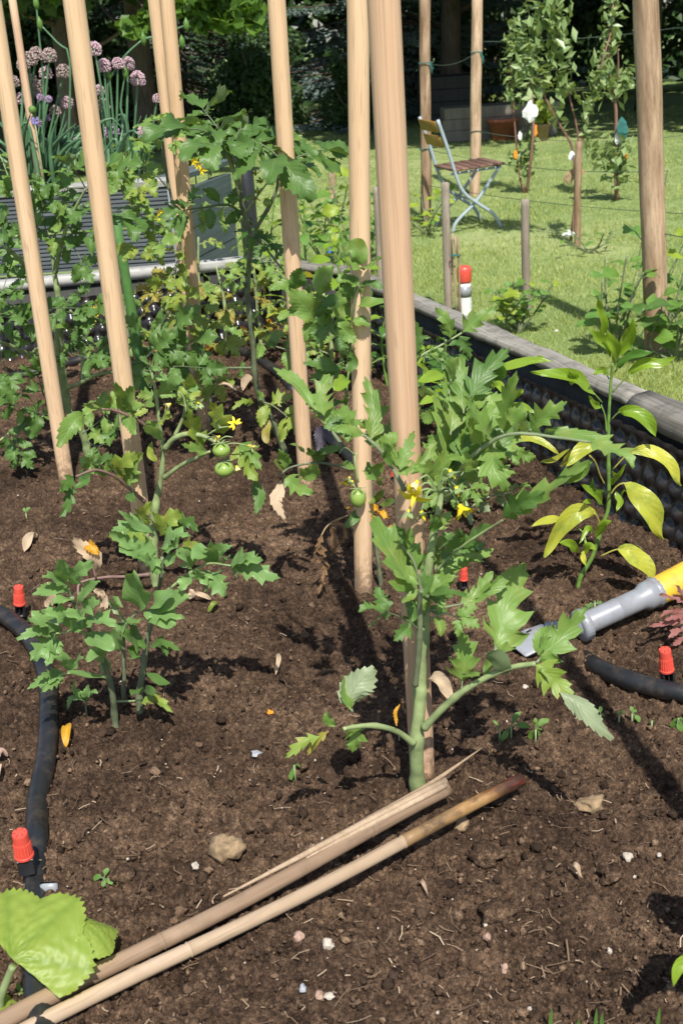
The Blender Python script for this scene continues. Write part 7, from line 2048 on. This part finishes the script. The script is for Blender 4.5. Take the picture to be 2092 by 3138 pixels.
weed(1838, 2210, [(0, -46), (14, -12)], 'pale sprout under the tip of the drooping leaf', h=.01)
weed(1995, 2225, [(-2, -18), (8, -10)], 'tiny seedling between the hose and the clover like one', h=.008)
weed(905, 2385, [(-14, 6), (16, -36), (-6, -18)], 'small bright sprout below the dark lump left of the biggest tomato', wr=.2)
weed(83, 1590, [(-10, -34), (10, -36), (0, -20)], 'small two leaved seedling at the left between stake and edge', h=.012)
weed(1360, 1670, [(-10, -20), (12, -16)], 'tiny sprout behind the thick tomato stem', h=.01)
weed(1950, 1710, [(-10, -24), (14, -30), (4, -40), (20, -10)], 'small grassy sprout right of the yellow leaved pepper foot', wr=.12, kind='lance')
weed(1820, 1900, [(-20, -30), (0, -60), (24, -40), (34, -16), (-30, -6), (10, -20)], 'little grey green weed growing beside the sprinkler ring', mat='tom_blue', h=.03, kind='lobe', wr=.35)
mb_i = 0
for (x, y, hpx, lab) in ((1682, 3150, 62, 'single bright grass blade at the bottom edge, leftmost'), (1820, 3160, 72, 'single bright grass blade at the bottom edge beside its shorter twin'), (1838, 3150, 50, 'shorter grass blade at the bottom edge'), (2012, 3150, 66, 'single bright grass blade at the bottom edge, rightmost'), (1766, 3150, 30, 'short grass tip at the bottom edge')):
    f = soil_at(x, y); e = atd(x + 8, y - hpx, f[1] - .005)
    mb = MB(); V, F, uv = strip(spline([f - [0, 0, .01], (f + e) / 2, e], 10), .0022, [0, -1, .2], 'lance', .3, .02); mb.add(V, F, uv)
    set_props(mb.build('grass_blade', MT['weed'], base=f), lab, 'grass blade')

# ------------------------------------------------------------------ chives in the raised bed
def chive_pt(x, y, d): return atd(*px('E5', x, y), d)


crg = np.random.default_rng(44)
CHV = empty('chive_plant', (-1.28, 4.1, .39), 'big clump of chives with round lilac and faded flower heads in the dark raised bed', 'chives')
heads = [(205, 405, 44, 'o'), (160, 440, 40, 'o'), (250, 370, 42, 'o'), (340, 380, 44, 'o'), (315, 500, 40, 'f'), (440, 490, 44, 'o'), (95, 560, 36, 'o'), (218, 555, 42, 'o'), (285, 595, 40, 'o'), (215, 620, 42, 'o'), (155, 675, 40, 'f'), (280, 670, 24, 'l'), (335, 680, 22, 'l'), (380, 760, 34, 'o'), (465, 705, 38, 'f'), (650, 335, 44, 'f'), (715, 450, 42, 'f'), (810, 435, 36, 'f'), (880, 438, 42, 'f'), (946, 538, 46, 'f'), (680, 620, 34, 'f'), (710, 722, 40, 'o'), (1080, 675, 28, 'f'), (770, 900, 44, 'l'), (995, 900, 44, 'f'), (245, 840, 38, 'l'), (5, 740, 20, 'l'), (520, 960, 14, 'f'), (330, 810, 20, 'l')]


def umbel(root, stalk, c, r, kind):
    n = 120
    k = np.arange(n) + .5
    ph = np.arccos(1 - 2 * k / n); th = pi * (1 + 5 ** .5) * k
    d = np.stack([np.cos(th) * np.sin(ph), np.sin(th) * np.sin(ph), np.cos(ph)], -1)
    d = norm(d + .12 * crg.normal(size=d.shape)); d[:, 2] = np.maximum(d[:, 2], -.75)
    V0, F0 = [], []
    m = 0
    for q in range(n):
        a_ = norm(np.cross(d[q], [.3, .5, .2])); b_ = np.cross(d[q], a_)
        r0 = r * (.92 + .16 * crg.random()) * (1.12 if d[q][2] < -.3 else 1)
        base = c + d[q] * r0 * .45
        tips = []
        for j in range(4):
            t = 2 * pi * j / 4 + q
            tips.append(c + d[q] * r0 * (1.0) + (a_ * cos(t) + b_ * sin(t)) * r * .15)
        top = c + d[q] * r0 * .92
        V0 += [base] + tips + [top]
        F0 += [[m, m + 1 + j, m + 1 + (j + 1) % 4] for j in range(4)] + [[m + 5, m + 1 + (j + 1) % 4, m + 1 + j] for j in range(4)]
        m += 6
    mat = {'o': 'chive_old', 'f': 'chive_fl', 'l': 'chive_lil'}[kind]
    o = MB().add(np.array(V0), np.array(F0)).build('flower_head', MT[mat], stalk, smooth=False, base=root_loc(root))
    return o


for (x, y, rp, kd) in heads:
    dd = 4.05 + .22 * crg.random()
    c = chive_pt(x, y, dd)
    r = rp * .4464 * 1.1 * mpp(c)
    fx = 300 + (x - 480) * .45 + 60 * crg.normal() + (380 if x > 640 else 0)
    f = chive_pt(fx, 1230, dd); f[2] = .39
    st = MB().tube(spline([f, (f * .45 + c * .55) + [.0, 0, -.0], c], 14), [.0042, .0045, .0032], 7).build('flower_stalk', MT['chive'], CHV)
    umbel(CHV, st, c, r, kd)
for pts in ([(300, 1230), (300, 600), (285, 400), (262, 150), (250, 22)], [(470, 1100), (480, 420), (400, 300), (275, 165)], [(800, 1230), (740, 640), (780, 500), (870, 370), (985, 268)], [(985, 268), (1100, 240), (1280, 172)], [(1100, 560), (1210, 350), (1250, 290)], [(900, 1230), (870, 860), (830, 740), (860, 500)], [(860, 1230), (790, 900), (760, 600), (750, 510)]):
    P = np.array([chive_pt(x, y, 4.12) for x, y in pts])
    st = MB().tube(spline(P, 20), [.0045, .004, .003], 7).build('flower_stalk', MT['chive'], CHV)
    e = P[-1]
    MB().lathe([(.002, -.022), (.010, -.006), (.009, .008), (.001, .024)], 10, e).build('flower_bud', MT['weed'], st, base=root_loc(CHV))
for k in range(64):
    x0 = 130 + 330 * crg.random() if k < 40 else 700 + 330 * crg.random()
    dd = 4.0 + .32 * crg.random()
    f = chive_pt(x0, 1220, dd); f[2] = .385
    lean = (x0 - (300 if k < 40 else 850)) * .9 + 90 * crg.normal()
    ht = 1220 - (760 + 260 * crg.random())
    e = chive_pt(x0 + lean, 1220 - ht, dd + .1 * crg.normal())
    mid = (f + e) / 2 + [-.25 * (e - f)[0], 0, .12 * (e - f)[2]]
    P = [f, mid, e]
    if crg.random() < .3: P.append(e + [np.sign(lean) * .05, 0, -.05])
    MB().tube(spline(P, 14), [.0065, .0085, .006, .001], 7).build('leaf', MT['chive'], CHV)
# blue grey round leaved herb right of the chives etc in the raised bed
def herb(c, x, y, d, h_, n, L, label, mats, seed, z0=.385, grp='low plants in the chive bed'):
    f = atd(*px(c, x, y), d); f[2] = z0
    return auto_pepper(f, h_, n, L, label, mats, seed, grp, 'leafy_plant', 'plant', 'oval', .36, 'stem', .003)


herb('E5', 60, 1200, 3.95, .16, 16, .05, 'low green plant at the left end of the chive bed', ['bush', 'tom'], 401)
herb('E5', 270, 1240, 3.90, .10, 14, .045, 'low leafy plant under the chives, front of the bed', ['bush', 'weed'], 402)
herb('E5', 450, 1230, 3.90, .11, 14, .05, 'second low leafy plant under the chives, by the second stake', ['bush', 'tom_dark'], 403)
herb('E5', 860, 1150, 4.1, .15, 18, .05, 'strawberry like plant right of the chives', ['bush', 'weed', 'bush_yel'], 404)
herb('E5', 1000, 1180, 4.0, .14, 16, .05, 'leafy plant behind the front cap of the chive bed, by the paired stakes', ['bush', 'weed'], 405)
herb('E5', 1330, 1120, 4.3, .12, 16, .05, 'leafy plant at the right end of the chive bed', ['bush', 'weed', 'bush_yel'], 406)
q = chive_pt(225, 755, 4.0)
MB_ = MB(); MB_.lathe([(.001, -.014), (.012, -.006), (.013, .004), (.008, .012), (.001, .014)], 12, q)
MB_.tube(np.array([q, q + [0, .02, -.38]]), .0025, 6)
set_props(MB_.build('seed_pod', MT['weed'], base=q), 'round yellow green seed pod among the chive flowers', 'seed pod')
q = chive_pt(240, 830, 3.98)
FL = empty('violet_bloom', [q[0], q[1], .385], 'small violet blue bloom low in front of the chives', 'flower')
MB().tube(np.array([[q[0], q[1], .37], q]), .002, 6).build('stem', MT['stem'], FL)
MT['violet'] = m_plain('violet_petal', (.16, .12, .42), .5, .2, 60)
flower(FL, q, (.1, -.8, .2), .016, 'violet', openness=.6)

# ------------------------------------------------------------------ bushes and weeds on the lawn beyond the rim
def bush(x, y, h_, n, L, label, mats, seed, grp='bushes and weeds beyond the timber rim', d=None, nst=4, name='bush', spread=.25, kind='oval', wr=.36):
    f = lawn_at(x, y) if d is None else np.array([*atd(x, y, d)[:2], LAWN])
    rg = np.random.default_rng(seed)
    p = Plant(name, label, 'bush', f, grp)
    for s in range(nst):
        a = 2 * pi * s / nst + rg.random()
        top = f + [cos(a) * spread * (.4 + .6 * rg.random()), sin(a) * spread * (.4 + .6 * rg.random()), h_ * (.65 + .4 * rg.random())]
        P = p.stem([f, (f + top) / 2 + rg.normal(size=3) * .03, top], [.006, .003], 'stem_dark')
        m = n // nst
        for k in range(m):
            t = .25 + .75 * (k + .5) / m
            q = P[int(t * (len(P) - 1))]; aa = k * 2.4 + rg.random()
            dv = np.array([cos(aa), sin(aa), .25 + .5 * rg.random()]); l = L * (.6 + .7 * rg.random())
            mb = MB(); q2 = q + norm(dv) * l * .35; mb.tube(np.array([q, q2]), .0015, 4)
            n_ = norm(np.array([0, -.3, 1]) + .3 * rg.normal(size=3))
            V, F, uv = strip(arc(q2, dv, l, n_, .6 + .5 * rg.random()), l * wr, n_, kind, .2, .1, rg, 11); mb.add(V, F, uv)
            mb.build('leaf', MT[mats[rg.integers(len(mats))]], p.root)
    return p


bush(1590, 1020, .24, 70, .062, 'small yellow green weed tuft between rim and the short grey post', ['bush', 'bush_yel', 'bush_yel', 'weed'], 501, nst=7, spread=.16)
bush(1885, 1090, .44, 34, .085, 'leafy dark green weed left of the thick post foot', ['bush', 'tom_dark', 'weed'], 502, nst=5, spread=.16)
bush(2065, 1110, .30, 24, .10, 'broad leaved weed right of the thick post foot', ['bush', 'tom_dark'], 503, spread=.16, wr=.46)
bush(2040, 1000, .50, 10, .10, 'bright green shoots behind the thick post', ['weed', 'bush_yel'], 504, nst=2, kind='tooth')
bush(1310, 720, .32, 30, .07, 'yellow leaved shoots at the foot of the post beside the chair', ['bush_yel', 'bush_yel', 'weed'], 505, spread=.3)
bush(1120, 850, .66, 56, .095, 'currant bush with fresh yellow green leaves between the two upright stakes', ['bush_yel', 'weed', 'bush'], 506, spread=.32, kind='tooth', wr=.45)
bush(1010, 830, .60, 52, .095, 'bushy green plant left of the upright stakes at the lawn edge', ['weed', 'bush', 'bush_yel'], 507, spread=.28, kind='tooth', wr=.4)
bush(1190, 800, .55, 34, .08, 'yellow green bush peeping out right of the reddish stake', ['bush_yel', 'weed'], 508, spread=.25, kind='tooth', wr=.45)
bush(690, 830, .62, 48, .10, 'strawberry like bush with red berries right of the chive bed', ['bush', 'tom', 'weed'], 509, spread=.36, kind='tooth', wr=.45, d=4.9)
bush(800, 840, .42, 34, .09, 'green bush behind the tall tomato stem at the lawn edge', ['bush', 'tom'], 510, spread=.3, kind='tooth', wr=.45, d=4.6)
bush(560, 520, .95, 34, .11, 'leafy shrub behind the chive bed', ['bush', 'tom_dark', 'weed'], 511, spread=.45, kind='tooth', wr=.5, d=5.6)
bush(430, 540, .95, 34, .10, 'yellow green shrub behind the chive stalks', ['bush', 'bush_yel'], 512, spread=.45, kind='tooth', wr=.5, d=5.8)
bush(1340, 690, .10, 20, .06, 'grass like weeds round the foot of the chair post', ['bush', 'weed'], 513, spread=.2, kind='lance', wr=.14)
bush(1800, 775, .14, 20, .06, 'weeds round the foot of the tied brown stake', ['bush', 'tom_dark'], 514, spread=.25, kind='lance', wr=.2)
for k, (x, y) in enumerate(((672, 592), (690, 720), (765, 608), (700, 640), (720, 700))):
    q = atd(x, y, 4.8)
    set_props(MB().lathe([(.001, -.007), (.0055, -.003), (.006, .003), (.001, .007)], 12, q).build('berry', MT['red_pl'], base=q), 'small red berry on the bush right of the chive bed', 'berry', 'red berries on the bush')
q = atd(1012, 775, lawn_at(1010, 830)[1] - .25)
MB_ = MB(); MB_.lathe([(.012, -.03), (.018, -.02), (.018, .02), (.008, .03)], 14, q)
set_props(MB_.build('blue_tag', MT['blue_pl'], base=q), 'blue plastic tag hanging in the green plant at the lawn edge', 'tag')
